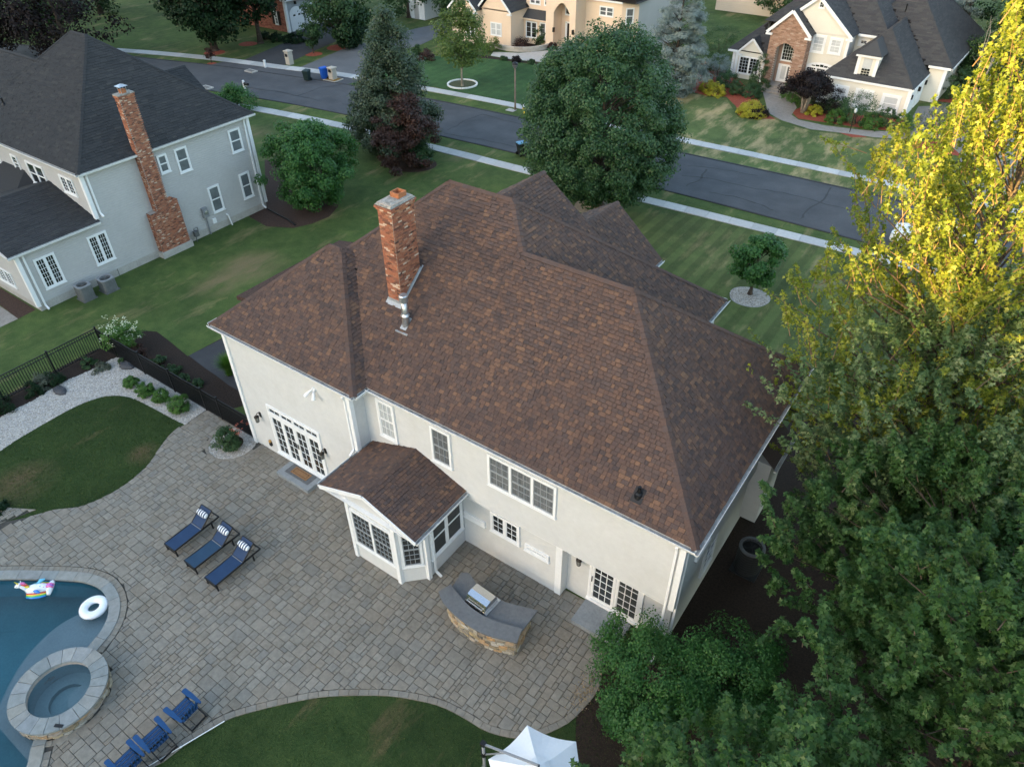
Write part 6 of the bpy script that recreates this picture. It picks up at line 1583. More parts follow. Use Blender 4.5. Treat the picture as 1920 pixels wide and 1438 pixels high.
p = G(984,213); t = thing('fire_hydrant', 'yellow fire hydrant with white cap by the far sidewalk', 'hydrant', tuple(p)); yel = pl('hydrant_yellow',(.72,.50,.03))
mb = MB(); mb.lathe([(.2,0),(.2,.06),(.13,.08),(.13,.48),(.17,.5),(.17,.56),(.12,.6)], 14, (p.x,p.y,0)); mb.build('barrel', yel, t, smooth=True); mb = MB(); mb.lathe([(.15,.58),(.13,.7),(.06,.8),(.001,.82)], 14, (p.x,p.y,0)); mb.build('bonnet', white, t)
for a in (0,1.57,3.14): mb = MB(); mb.tube([(p.x,p.y,.4),(p.x+.24*math.cos(a),p.y-.24*math.sin(a),.4)],.06,8); mb.build('nozzle', yel, t)
def drain(px, py, label):
    p = G(px,py); t = thing('storm_drain', label, 'drain', tuple(p), 'concrete storm drain tops'); mb = MB(); mb.box(p.x-.6,p.y-.35,.015,p.x+.6,p.y+.35,.12); mb.build('curb_slab', concrete_f, t); mb = MB()
    for k in range(6): mb.box(p.x-.42+k*.15,p.y-.28,.12,p.x-.36+k*.15,p.y+.2,.13)
    mb.build('grate', blackm, t)
drain(471,135,'concrete storm drain by the far driveway entrance'); drain(388,166,'concrete storm drain at the near kerb behind the taupe house roof')
p = G(960,208); cbox('utility_cover', concrete_f, None, p.x-.5,p.y-.3,.01,p.x+.3,p.y+.3,.05, label='small grey utility cover at the foot of the street lamp', cat='cover')
p = G(1593,248); t = thing('garden_lamp', 'short garden lamp post in the red mulch before the cream house', 'lamp', tuple(p)); mb = MB(); mb.tube([(p.x,p.y,0),(p.x,p.y,1.5)],.035,8); mb.build('post', bronze, t); mb = MB(); mb.lathe([(.05,1.5),(.12,1.62),(.1,1.8),(.001,1.9)],8,(p.x,p.y,0)); mb.build('lantern', glass_pale, t)
p = G(1462,180); t = thing('garden_lamp', 'small garden lamp beside the cream house walk and conical evergreen', 'lamp', tuple(G(1408,168))); p = G(1408,168); mb = MB(); mb.tube([(p.x,p.y,0),(p.x,p.y,1.3)],.035,8); mb.build('post', bronze, t); mb = MB(); mb.lathe([(.05,1.3),(.12,1.4),(.1,1.58),(.001,1.66)],8,(p.x,p.y,0)); mb.build('lantern', glass_pale, t)
# parked white car behind the golden leaves
def car():
    t = thing('parked_car', 'white car parked on the road behind the golden leaves', 'car', (20.4,33.2,.012)); XF[0] = Matrix.Translation((20.4,33.2,.012))
    cw = pl('car_white',(.72,.73,.74)); sec = [(-2.2,.55,.35),(-2.15,.75,.3),(-1.35,.92,.22),(-.55,.98,.2),(.9,.98,.2),(1.75,.95,.22),(2.15,.85,.3),(2.2,.55,.35)]
    def loft(mb, secs, m=0):
        n = 8; vs = []
        for x, zt, zb, w, wt in secs: vs += [(x,-w,zb),(x,-w*1.02,(zb+zt)/2),(x,-wt,zt-.04),(x,-wt*.9,zt),(x,wt*.9,zt),(x,wt,zt-.04),(x,w*1.02,(zb+zt)/2),(x,w,zb)]
        k = len(secs); mb.add(vs, [(i*n+j,(i+1)*n+j,(i+1)*n+j+1,i*n+j+1) for i in range(k-1) for j in range(n-1)]+[tuple(range(n))[::-1], tuple((k-1)*n+j for j in range(n))], m=m)
    mb = MB(); loft(mb, [(-2.2,.62,.35,.78,.7),(-2.1,.8,.25,.86,.8),(-1.2,.95,.2,.9,.86),(.0,.98,.2,.9,.87),(1.5,.98,.2,.9,.86),(2.1,.92,.28,.86,.8),(2.2,.65,.35,.78,.72)]); body = mb.build('body', cw, t)
    mb = MB(); loft(mb, [(-1.0,.96,.9,.80,.78),(-.35,1.42,.9,.80,.62),(1.0,1.45,.9,.80,.62),(1.7,.98,.9,.8,.76)]); mb.build('cabin_glass', glass, t)
    mb = MB(); loft(mb, [(-.3,1.455,1.40,.62,.60),(.98,1.485,1.42,.62,.60)]); mb.build('roof', cw, t)
    for x in (-1.35,1.35):
        for y in (-.86,.86):
            mb = MB(); mb.tube([(x,y-.1,.32),(x,y+.1,.32)], .32, 18); w = mb.build('wheel', blackm, t); mb = MB(); mb.tube([(x,y-.11,.32),(x,y+.11,.32)], .18, 14); mb.build('rim', steel, w)
    for y in (-.6,.6):
        mb = MB(); mb.box(-2.2,y-.18,.62,-2.1,y+.18,.74); mb.build('headlight', glass_pale, t); mb = MB(); mb.box(2.12,y-.18,.68,2.2,y+.18,.8); mb.build('tail_light', V_['red'], t)
    unframe()
car()
# stones in the gravel
def rock(label, px, py, s, mt, seed):
    p = G(px, py); rg = random.Random(seed); mb = MB(); k = 9; vs = []
    for r_, z in ((1,0),(.95,.22),(.72,.36),(.3,.40)): vs += [(p.x+s*r_*math.cos(2*math.pi*i/k)*rg.uniform(.8,1.15)*1.25, p.y+s*r_*math.sin(2*math.pi*i/k)*rg.uniform(.75,1.1)*.8, .01+z*s*rg.uniform(.8,1.2)) for i in range(k)]
    mb.add(vs, [(q*k+i,q*k+(i+1)%k,(q+1)*k+(i+1)%k,(q+1)*k+i) for q in range(3) for i in range(k)]+[tuple(3*k+i for i in range(k))]); mb.build('boulder', mt, label=label, cat='stone', origin=tuple(p))
dks = M('slate_dark',(.045,.047,.052),(.085,.085,.09),ns=4,rough=.85,var=.3,bump=.5)
rock('flat dark boulder lying in the pale gravel path', 113, 734, .33, dks, 2); rock('dark boulder at the gravel end near the fence corner', 238, 686, .38, dks, 5)
p = G(1507,1300); t = thing('shepherd_hook', 'thin black garden hook standing in the dark mulch under the trees', 'hook', tuple(p)); mb = MB(); mb.tube([(p.x,p.y,0),(p.x,p.y,1.0),(p.x+.05,p.y,1.12),(p.x+.2,p.y,1.1),(p.x+.22,p.y,1.0)],.014,6); mb.build('rod', blackm, t)
mb = MB(); mb.tube([(p.x,p.y,.8),(p.x-.14,p.y-.1,.82),(p.x-.18,p.y-.12,.9)],.012,6); mb.build('side_arm', blackm, t)
# drain pipe lying across the mulch by the taupe house
pp = [G(x,y,.05) for x,y in ((502,392),(520,402),(540,412),(553,422))]; mb = MB(); mb.tube(pp, .05, 8); mb.build('drain_pipe', blackm, label='black drain pipe lying on the mulch by the taupe house corner', cat='pipe')
# white edging ring round the young tree on the lush lawn
c = G(867,159); r_ = (G(893,159)-c).length; t = thing('edging_ring', 'white stone edging ring around the young tree on the lush lawn', 'edging', tuple(c))
for k in range(26):
    a0, a1 = 2*math.pi*k/26+.01, 2*math.pi*(k+1)/26-.01; mb = MB(); mb.prism([(c.x+r_*math.cos(a0),c.y+r_*math.sin(a0)),(c.x+r_*math.cos(a1),c.y+r_*math.sin(a1)),(c.x+(r_+.14)*math.cos(a1),c.y+(r_+.14)*math.sin(a1)),(c.x+(r_+.14)*math.cos(a0),c.y+(r_+.14)*math.sin(a0))],0,.12); mb.build('edging_stone', white_old, t)
sheet('tree_bed', [(c.x+r_*.98*math.cos(2*math.pi*k/26),c.y+r_*.98*math.sin(2*math.pi*k/26)) for k in range(26)], .03, M('moss',(.05,.075,.03),(.09,.08,.05),ns=5,rough=1,var=.3))
# white hand rail of the garden gate far right
p0_ = G(1785,142); t = thing('garden_arch', 'thin white garden frame beside the round topped evergreen at the cream house', 'frame', tuple(p0_)); mb = MB(); z = 1.9
mb.tube([(p0_.x,p0_.y,0),(p0_.x,p0_.y,z),(p0_.x+1.6,p0_.y,z),(p0_.x+1.6,p0_.y,0)], .04, 6); mb.build('rail', white, t)

# ================================================================ VEGETATION
TM = {
 'leaf': (np.array([(0,-.5,0),(.36,-.02,.05),(0,.55,0),(-.36,-.02,.05)]), np.array([(0,1,2),(0,2,3)])),
 'maple': (np.array([(0,-.5,0),(.52,-.2,.08),(.2,.05,.0),(.44,.42,.10),(0,.62,.02),(-.44,.42,.10),(-.2,.05,0),(-.52,-.2,.08)]), np.array([(0,1,2),(0,2,6),(0,6,7),(2,3,4),(2,4,6),(4,5,6)])),
 'lobed': (np.array([(0,-.5,0),(.52,-.12,.09),(.17,.1,.0),(0,.62,.05),(-.17,.1,0),(-.52,-.12,.09)]), np.array([(0,1,2),(0,2,4),(0,4,5),(2,3,4)])),
 'needle': (np.array([(-.09,-.5,0),(.09,-.5,0),(.05,.5,0),(-.05,.5,0)]), np.array([(0,1,2),(0,2,3)])),
 'blade': (np.array([(-.05,0,0),(.05,0,0),(0,1,0)]), np.array([(0,1,2)])),
}
def nrmz(a): return a/np.maximum(1e-9, np.linalg.norm(a, axis=-1, keepdims=True))
def leafcloud(name, P, N, S_, T_, tm, mt, parent, rg, Y=None, kind='stuff'):
    B, F = TM[tm]; n = len(P); N = nrmz(N)
    ref = nrmz(rg.normal(size=(n,3))) if Y is None else nrmz(Y)
    X = nrmz(np.cross(ref, N)); Yv = np.cross(N, X)
    V = P[:,None,:]+S_[:,None,None]*(X[:,None,:]*B[None,:,0,None]+Yv[:,None,:]*B[None,:,1,None]+N[:,None,:]*B[None,:,2,None])
    k = len(B); FF = (F[None]+(np.arange(n)*k)[:,None,None]).reshape(-1,3)
    return npmesh(name, V.reshape(-1,3), FF, np.repeat(np.clip(T_,0,1), len(F)), mt, parent, kind=kind)
ENV = {
 'round': lambda t: np.sqrt(np.clip(1-(2*t-1)**2,0,1))**.9,
 'egg': lambda t: np.clip(np.sin(np.pi*np.clip(t,0,1)**.72),0,1)**.75,
 'cone': lambda t: np.clip(1.02-t,0,1)**.85*np.clip(t/.12,0,1)**.4,
 'pyr': lambda t: np.clip(1.03-t,0,1)**.85*np.clip(.4+t/.25,0,1),
 'oval': lambda t: np.clip(1-np.abs(np.where(t < .40, (.40-t)/.44, (t-.40)/.60))**1.9,0,1)**.58,
 'spire': lambda t: np.clip(1.01-t,0,1)**.78*np.clip(.55+t/.2,0,1),
 'leader': lambda t: np.where(t < .64, 1-.45*t/.64, .27*(1-t)/.36+.04)*np.clip(.5+t/.2,0,1),
 'vase': lambda t: np.clip(.25+t*1.1,0,1)*np.sqrt(np.clip(1-t**4,0,1)),
 'umbrella': lambda t: np.sqrt(np.clip(1-t*t,0,1)),
 'dome': lambda t: np.sqrt(np.clip(1-t**2,0,1)),
 'column': lambda t: np.clip(t/.06,0,1)**.5*np.clip((1-t)/.35,0,1)**.6,
}
def tree(name, label, cat, base, Ht, Rr, zc, env='round', ncl=90, cr=.8, nl=9000, ls=.16, tm='leaf', lm=None, bm=None, tr=.2, group=None, seed=1,
         lobes=.18, off=(0,0), up=.5, flat=.75, shoot=0., inner=.4, limbs=40, stems=1, tspread=.25, lean=0., ry=1.0, droop=0., lift=0.):
    rg = np.random.default_rng(seed); bx, by = base[0], base[1]; bz = base[2] if len(base) > 2 else 0
    root = thing(name, label, cat, (bx,by,bz), group)
    f = ENV[env]; c = []
    while len(c) < ncl:
        t = rg.uniform(0,1); e = float(f(np.array(t)))
        if rg.uniform() > e**1.2+.06: continue
        a = rg.uniform(0, 2*np.pi); rho = rg.uniform()**inner
        w = 1+lobes*np.sin(3*a+seed+3*t)+lobes*.6*np.sin(5*a-seed*2+7*t)
        r = Rr*e*rho*w
        c.append((bx+off[0]*t+r*np.cos(a), by+off[1]*t+r*np.sin(a)*ry, bz+zc+t*(Ht-zc)-droop*rho*e))
    C = np.array(c); ax = np.array([bx,by])
    # trunk and limbs
    mb = MB(); topz = bz+zc+(Ht-zc)*.72
    if stems == 1:
        k = 6; pts = [(bx+off[0]*.5*(i/k)+rg.normal()*.04*tr*4*(i>0), by+off[1]*.5*(i/k)+rg.normal()*.04*tr*4*(i>0), bz-.05+(topz-bz)*i/k) for i in range(k+1)]
        mb.tube(pts, [tr*1.35]+[tr*(1-.85*i/k) for i in range(1,k+1)], 9)
        mb.tube([(bx,by,bz-.05),(bx,by,bz+.25)],[tr*1.8,tr*1.05],9)
    else:
        for s_ in range(stems):
            a = 2*np.pi*s_/stems+rg.uniform(0,.8); q = tspread*Rr
            mb.tube([(bx+.08*np.cos(a),by+.08*np.sin(a),bz-.05),(bx+q*.5*np.cos(a),by+q*.5*np.sin(a),bz+zc*.6+.2),(bx+q*np.cos(a),by+q*np.sin(a),bz+zc+(Ht-zc)*.45)], [tr,tr*.75,tr*.3], 7)
    trunk = mb.build('trunk', bm or bark, root, smooth=True)
    lb_ = MB(); idx = rg.permutation(ncl)[:limbs]
    for i in idx:
        q = C[i]; h = np.hypot(*(q[:2]-ax)); z0 = max(bz+zc*.55, min(q[2]-h*.75, topz)); z0 = min(z0, max(bz+.3, q[2]-.1))
        kk = (z0-bz)/max(.1,topz-bz); p0 = Vector((bx+off[0]*.5*kk, by+off[1]*.5*kk, z0)); p2 = Vector(q); p1 = p0.lerp(p2,.5)+Vector((rg.normal()*.12,rg.normal()*.12,.10*h))
        r0 = max(.012, tr*.30*(1-.6*kk)); lb_.tube([p0,p1,p2],[r0,r0*.6,r0*.18],5, cap=False)
    if lb_.v: lb_.build('limb', bm or bark, root, smooth=True)
    per = rg.multinomial(nl, np.ones(ncl)/ncl)
    ci = np.repeat(np.arange(ncl), per); n = len(ci); ctr = C[ci]
    outw = ctr.copy(); outw[:,:2] -= ax+np.array(off)*.3; outw[:,2] -= bz+zc+(Ht-zc)*.35; outw = nrmz(outw+1e-6)
    tc = np.clip(rg.normal(.45,.2,ncl),0,1)
    if shoot > 0:
        ns = 4; sd_ = nrmz(outw*.55+np.array([0,0,.75])+0)
        cs_ = rg.normal(size=(ncl,ns,3)); o1 = C.copy(); o1[:,:2] -= ax; o1[:,2] -= bz+zc+(Ht-zc)*.35; o1 = nrmz(o1)
        dirs = nrmz(o1[:,None,:]*.6+np.array([0,0,.6+lift])+cs_*.42); st = C[:,None,:]+rg.normal(size=(ncl,ns,3))*cr*.45
        ln = rg.uniform(.5,1.25,(ncl,ns))*shoot
        si = rg.integers(0,ns,n); D = dirs[ci,si]; u = rg.uniform(0,1,n)**.85
        side = nrmz(np.cross(D, rg.normal(size=(n,3)))); rad = (1.05-.65*u)*rg.uniform(.25,1,n)*ls*1.9
        P = st[ci,si]+D*(u*ln[ci,si])[:,None]+side*rad[:,None]; P[:,2] -= rad*.25
        N = side*.35+np.array([0,0,up+.2])+rg.normal(size=(n,3))*.38+D*.15
        Yd = side+np.array([0,0,-.35])
        tw = MB()
        for i in range(ncl):
            for j in range(ns):
                if rg.uniform() < (.8 if lm is L_gold else .3):
                    a_ = Vector(st[i,j]); tw.tube([a_-Vector(dirs[i,j])*.25, a_+Vector(dirs[i,j])*float(ln[i,j])*.95],[.016,.005],3,cap=False)
        tw.build('twig', twig_m if lm is L_gold else bark, root, kind='stuff')
    else:
        d = nrmz(rg.normal(size=(n,3))); rr = rg.uniform(0,1,n)**.42*cr*rg.uniform(.75,1.25,ncl)[ci]
        off3 = d*rr[:,None]; off3[:,2] *= flat
        P = ctr+off3; N = d*.55+outw*.5+np.array([0,0,up])+rg.normal(size=(n,3))*.45; Yd = None
    P[:,2] = np.maximum(P[:,2], bz+.04)
    T_ = tc[ci]*.55+rg.normal(.25,.16,n)
    leafcloud('crown', P, N, rg.uniform(.7,1.25,n)*ls, T_, tm, lm, root, rg, Y=Yd)
    return root
L_maple = leafmat('leaf_maple', [(.015,.044,.011),(.029,.076,.018),(.046,.108,.027),(.076,.142,.044),(.14,.19,.075)], trans=.38, rough=.48, spec=.28)
L_gold = leafmat('leaf_maple_sunlit', [(.060,.108,.020),(.108,.158,.026),(.165,.205,.032),(.23,.255,.042),(.31,.31,.07)], trans=.45, rough=.45, spec=.35, tcol=(1.8,1.6,.5))  # leaf colour yellowed and lightened to carry part of the low-sun glow
L_pale = leafmat('leaf_maple_pale', [(.036,.084,.034),(.062,.120,.046),(.095,.155,.064),(.150,.205,.095),(.24,.28,.16)], trans=.38, rough=.5, spec=.28)
L_ash = leafmat('leaf_ash', [(.018,.056,.021),(.030,.080,.029),(.047,.106,.040),(.078,.140,.058)], trans=.3)
L_pear = leafmat('leaf_pear', [(.028,.050,.030),(.040,.068,.038),(.058,.086,.050),(.09,.115,.07)], trans=.25)
L_bright = leafmat('leaf_bright', [(.018,.076,.017),(.034,.115,.025),(.056,.150,.036),(.088,.19,.05)], trans=.35)
L_red = leafmat('leaf_red', [(.022,.013,.010),(.042,.020,.015),(.064,.030,.021),(.085,.052,.03)], trans=.3, tcol=(1.6,.7,.5))
L_purple = leafmat('leaf_purple', [(.009,.007,.007),(.016,.011,.011),(.026,.018,.016)], trans=.2, spec=.15, tcol=(1.3,.7,.6))
L_dark = leafmat('leaf_woods', [(.007,.020,.008),(.012,.032,.012),(.020,.046,.017)], trans=.25, spec=.15)
L_mid = leafmat('leaf_mid', [(.022,.055,.020),(.035,.080,.026),(.055,.105,.035)], trans=.3)
L_yel = leafmat('leaf_yellowgreen', [(.07,.12,.03),(.11,.16,.045),(.15,.19,.06)], trans=.4)
L_spruce = leafmat('needle_blue', [(.12,.165,.155),(.17,.215,.205),(.23,.275,.265)], trans=.1)
L_arb = leafmat('leaf_arborvitae', [(.025,.062,.020),(.040,.085,.026),(.060,.105,.034)], trans=.2)
L_box = leafmat('leaf_boxwood', [(.040,.105,.016),(.065,.150,.024),(.095,.19,.036)], trans=.3)
L_lime = leafmat('leaf_lime', [(.28,.27,.02),(.38,.35,.03),(.46,.42,.05)], trans=.3)
L_grey = leafmat('leaf_sage', [(.065,.085,.06),(.095,.11,.08),(.13,.14,.10)], trans=.25)
L_white = leafmat('bloom_white', [(.55,.58,.46),(.68,.70,.60)], trans=.3)
L_pink = leafmat('bloom_pink', [(.50,.10,.08),(.62,.20,.14)], trans=.3)
L_seed = leafmat('seed_tan', [(.22,.16,.10),(.32,.24,.16)], trans=.2)

# --- the big maple at the right whose top still catches the sun
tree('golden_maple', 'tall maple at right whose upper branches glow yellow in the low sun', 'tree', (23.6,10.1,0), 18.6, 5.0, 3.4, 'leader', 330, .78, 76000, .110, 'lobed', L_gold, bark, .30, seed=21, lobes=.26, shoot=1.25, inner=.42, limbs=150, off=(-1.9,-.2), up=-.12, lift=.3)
tree('pale_maple', 'airy pale green maple reaching over the right corner of the brown roof', 'tree', (23.9,8.2,0), 9.9, 4.2, 2.6, 'oval', 210, .75, 64000, .112, 'lobed', L_pale, bark, .2, seed=27, lobes=.32, shoot=1.2, inner=.5, limbs=90, up=.55, lift=.3)
tree('green_maple', 'dense dark green maple leaning over the right gutter of the brown roof', 'tree', (24.8,3.9,0), 7.6, 3.8, 2.2, 'round', 250, .66, 105000, .105, 'lobed', L_maple, bark, .24, seed=33, lobes=.22, shoot=.85, inner=.40, limbs=80, up=.6)
tree('green_maple', 'broad green maple filling the bottom right corner of the picture', 'tree', (27.0,.6,0), 9.4, 4.1, 1.6, 'round', 250, .68, 95000, .108, 'lobed', L_maple, bark, .24, seed=45, lobes=.2, shoot=.9, inner=.42, limbs=70, up=.6)
tree('maple_sapling', 'young maple with upright leafy shoots at the bottom edge right of the umbrella', 'tree', (23.3,-4.7,0), 7.6, 1.9, 2.0, 'egg', 70, .5, 18000, .12, 'lobed', L_maple, bark, .10, seed=52, lobes=.3, shoot=1.1, inner=.5, limbs=40, up=.5, lift=.5)
tree('maple_sapling', 'slim young maple showing a few upright shoots at the bottom edge below the lilac', 'tree', (21.3,-5.6,0), 5.9, 1.05, 2.2, 'vase', 24, .4, 7000, .12, 'lobed', L_maple, bark, .07, seed=58, lobes=.3, shoot=1.25, inner=.6, limbs=18, up=.5, lift=.7)
tree('lilac_bush', 'large bright green bush at the right end of the patio hiding the sliding door', 'bush', (19.45,-1.75,0), 2.95, 1.7, .3, 'round', 110, .40, 38000, .072, 'leaf', L_bright, bark, .06, seed=61, stems=5, inner=.4, limbs=60, lobes=.2)
tree('lilac_bush', 'dark green bush at the corner of the house between lilac and maples', 'bush', (21.3,-.3,0), 2.9, 1.65, .3, 'round', 90, .42, 28000, .075, 'leaf', L_bright, bark, .06, seed=64, stems=5, inner=.4, limbs=50, lobes=.25)
tree('woods_tree', 'tall tree right of the golden maple at the picture edge', 'tree', (30.5,14.5,0), 13.5, 4.6, 2, 'round', 120, .9, 15000, .24, 'leaf', L_maple, bark, .25, seed=66)
# --- along the street
tree('ash_tree', 'big rounded ash tree on the front lawn in the centre of the picture', 'tree', (1.2,27.25,0), 11.1, 4.9, 1.0, 'oval', 560, .62, 125000, .15, 'leaf', L_ash, bark, .30, seed=71, lobes=.05, inner=.22, limbs=90, up=.35, droop=.3)
tree('pear_tree', 'tall tapering grey green pear tree beside the street, behind the red maple', 'tree', (-15.9,26.6,0), 9.7, 4.0, .4, 'pyr', 240, .7, 52000, .16, 'leaf', L_pear, bark, .22, seed=73, lobes=.14, inner=.38, limbs=60)
tree('japanese_maple', 'dark red japanese maple in front of the pear tree', 'tree', (-13.35,25.0,0), 5.4, 2.15, .7, 'umbrella', 100, .55, 20000, .135, 'leaf', L_red, bark, .09, seed=75, lobes=.25, stems=4, inner=.4, limbs=50, flat=.55)
tree('clipped_shrub', 'low dark green shrub at the foot of the red maple', 'shrub', (-12.6,25.6,0), 1.7, 1.15, .05, 'round', 34, .35, 4000, .12, 'leaf', L_ash, bark, .04, seed=76, stems=3)
tree('round_maple', 'leafy bright green low tree beside the taupe house', 'tree', (-13.9,16.6,0), 5.5, 2.75, .3, 'round', 170, .55, 44000, .135, 'leaf', L_bright, bark, .12, seed=77, stems=4, lobes=.2, inner=.38, limbs=60)
tree('small_tree', 'small round headed tree in the pale stone ring right of the house', 'tree', (13.5,22.3,0), 3.35, 1.3, 1.0, 'round', 46, .42, 9000, .14, 'leaf', L_bright, bark, .10, seed=79, limbs=26, lobes=.2)
tree('young_tree', 'airy young yellow green tree in the white edging ring on the lush lawn', 'tree', (-21.85,42.2,0), 7.4, 2.1, 1.9, 'egg', 70, .75, 8500, .2, 'leaf', L_yel, bark_pale, .10, seed=81, limbs=60, lobes=.25, inner=.5)
tree('oak_tree', 'dark broad tree at top left across the street', 'tree', (-51.6,37.1,0), 11.5, 5.2, 1.6, 'round', 140, 1.2, 20000, .32, 'leaf', L_dark, bark, .34, seed=83, limbs=60, lobes=.2)
tree('oak_tree', 'dark tree just right of the broad one, before the brick house', 'tree', (-49.8,41.8,0), 10.5, 3.6, 2.4, 'round', 90, 1.1, 11000, .32, 'leaf', L_dark, bark, .26, seed=84, limbs=40)
tree('shade_tree', 'full green tree right of the brick house garage doors', 'tree', tuple(G(645,84).xy), 9.0, 3.6, .9, 'egg', 100, 1.0, 13000, .28, 'leaf', L_mid, bark, .24, seed=85, limbs=40, lobes=.2)
tree('dark_tree', 'dark rounded shrub at the foot of the full green tree by the driveway', 'tree', tuple(G(660,88).xy), 2.6, 1.8, .2, 'round', 40, .6, 4500, .22, 'leaf', L_dark, bark, .1, seed=86)
tree('young_tree', 'small young tree in red mulch between the two driveways', 'tree', tuple(G(588,100).xy), 2.9, 1.25, .9, 'vase', 30, .5, 2200, .2, 'leaf', L_mid, bark, .06, seed=87, limbs=20)
tree('young_tree', 'thin reddish sapling in red mulch on the verge at top left', 'tree', tuple(G(397,118).xy), 1.7, .45, .5, 'egg', 12, .3, 500, .15, 'leaf', L_red, bark, .04, seed=88, limbs=8)
p = G(1265,176); tree('blue_spruce', 'tall silvery blue spruce between the two far houses', 'tree', (p.x-.4,p.y+.3,0), 12.6, 3.3, .1, 'cone', 300, .6, 40000, .26, 'needle', L_spruce, bark, .2, seed=89, inner=.35, limbs=80, flat=.35, lobes=.08, droop=.35)
for px, py in ((1190,75),(1213,80)):
    p = G(px,py); tree('arborvitae', 'narrow pointed arborvitae against the grey side of the peach house', 'tree', tuple(p.xy), 4.6, .75, .1, 'column', 26, .4, 2200, .18, 'leaf', L_arb, bark, .08, group='arborvitae at the peach house side', seed=int(px))
# --- woods behind, each a tree of its own
wk = [(-78,40,13,5.5,L_dark,'dark'),(-70,30,12,5,L_mid,'dark'),(-84,24,14,6,L_dark,'dark'),(-66,22,11,4.6,L_purple,'purple'),(-60,26,12.5,5,L_purple,'purple'),(-72,52,14,6,L_dark,'dark'),(-90,55,15,7,L_dark,'dark'),(-64,62,14,6,L_dark,'dark'),
      (-46,66,13,5.5,L_dark,'dark'),(-41,72,14,6,L_dark,'dark'),(-36,80,15,6.5,L_dark,'dark'),(-28,86,14,6,L_dark,'dark'),(-50,84,16,7,L_dark,'dark'),(-38,62,8,3.4,L_mid,'low'),
      (-12,96,15,6,L_dark,'dark'),(-6,84,6,3,L_mid,'low'),(-1,78,5,2.8,L_mid,'low'),(4,92,14,6,L_dark,'dark'),(12,98,16,7,L_dark,'dark'),(-3,106,17,8,L_dark,'dark'),(20,88,15,6.5,L_dark,'dark'),(26,78,15,6,L_dark,'dark'),(19,75,12,4.6,L_dark,'dark'),(33,90,17,8,L_dark,'dark'),
      (-20,100,16,7,L_dark,'dark'),(-55,30.5+22,9,3.6,L_mid,'low'),(1.0,74,6.5,2.6,L_yel,'pale'),(-36.5,63.5,7.5,3.2,L_dark,'low'),(-44,60,8,3.2,L_mid,'low')]
nm_ = {'dark':('woods_tree','dark green woodland tree far behind the houses'),'purple':('copper_beech','dark purple leaved tree behind the taupe house roof'),'low':('understorey_tree','lower mid green tree at the edge of the far woods'),'pale':('understorey_tree','pale yellow green tree at the wood edge behind the cream house')}
place = ['at far left','left behind the taupe roof','at the left frame edge']
for i, (x, y, h, r, lm_, kd) in enumerate(wk):
    wh = 'far behind the taupe house' if x < -59 else 'behind the brick house' if x < -24 else 'beyond the peach house' if x < -4 else 'behind the cream house'
    if kd != 'pale' and kd != 'purple': nl_ = ('dark green woodland tree ' if kd == 'dark' else 'lower mid green tree at the wood edge ')+wh
    else: nl_ = nm_[kd][1]
    tree(nm_[kd][0], nl_, 'tree', (x,y,0), h, r, .5, 'egg' if kd != 'dark' else 'round', 90, r*.24, 8000 if kd != 'low' else 4500, .28, 'leaf', lm_, bark, .28, group='%s trees of the far woods' % kd, seed=200+i, limbs=12, lobes=.22)
p = G(1810,196); tree('tall_evergreen', 'tall dark clipped evergreen cone right of the cream house', 'tree', (18.6,69,0), 11, 3.4, .1, 'cone', 120, .8, 11000, .25, 'leaf', L_arb, bark, .2, seed=301, inner=.3)
tree('spruce', 'pale grey blue spruce behind the right end of the cream house', 'tree', (13.6,76,0), 8.5, 2.6, .1, 'cone', 120, .55, 9000, .24, 'needle', L_spruce, bark, .2, seed=302, inner=.35, flat=.35)
# birch with bare pale stems
b0 = G(1825,192); t = thing('birch_tree', 'pale bare stemmed birch in a red mulch ring at upper right', 'tree', tuple(b0)); mb = MB(); rg_ = random.Random(4)
for k in range(5):
    a = 2*math.pi*k/5; q = Vector((b0.x,b0.y,0)); pts = [q+Vector((.15*math.cos(a),.1*math.sin(a),0))]
    for j in range(1,6): pts.append(q+Vector(((.15+.22*j)*math.cos(a)*(.8+.4*rg_.random()),(.1+.2*j)*math.sin(a),1.35*j+rg_.uniform(-.1,.1))))
    mb.tube(pts,[.075,.06,.05,.038,.025,.01],6)
    for j in range(2,5):
        e = pts[j]+Vector((rg_.uniform(-1,1),rg_.uniform(-.6,.6),rg_.uniform(.6,1.4))); mb.tube([pts[j],e],[.02,.006],4)
mb.build('stem', bark_pale, t)
tree('crabapple', 'small spreading grey leaved crabapple in the red mulch by the far driveway', 'tree', tuple(G(1762,272).xy), 3.05, 1.85, 1.35, 'umbrella', 60, .4, 3600, .13, 'leaf', L_grey, bark, .12, seed=311, limbs=60, inner=.45, lobes=.2)
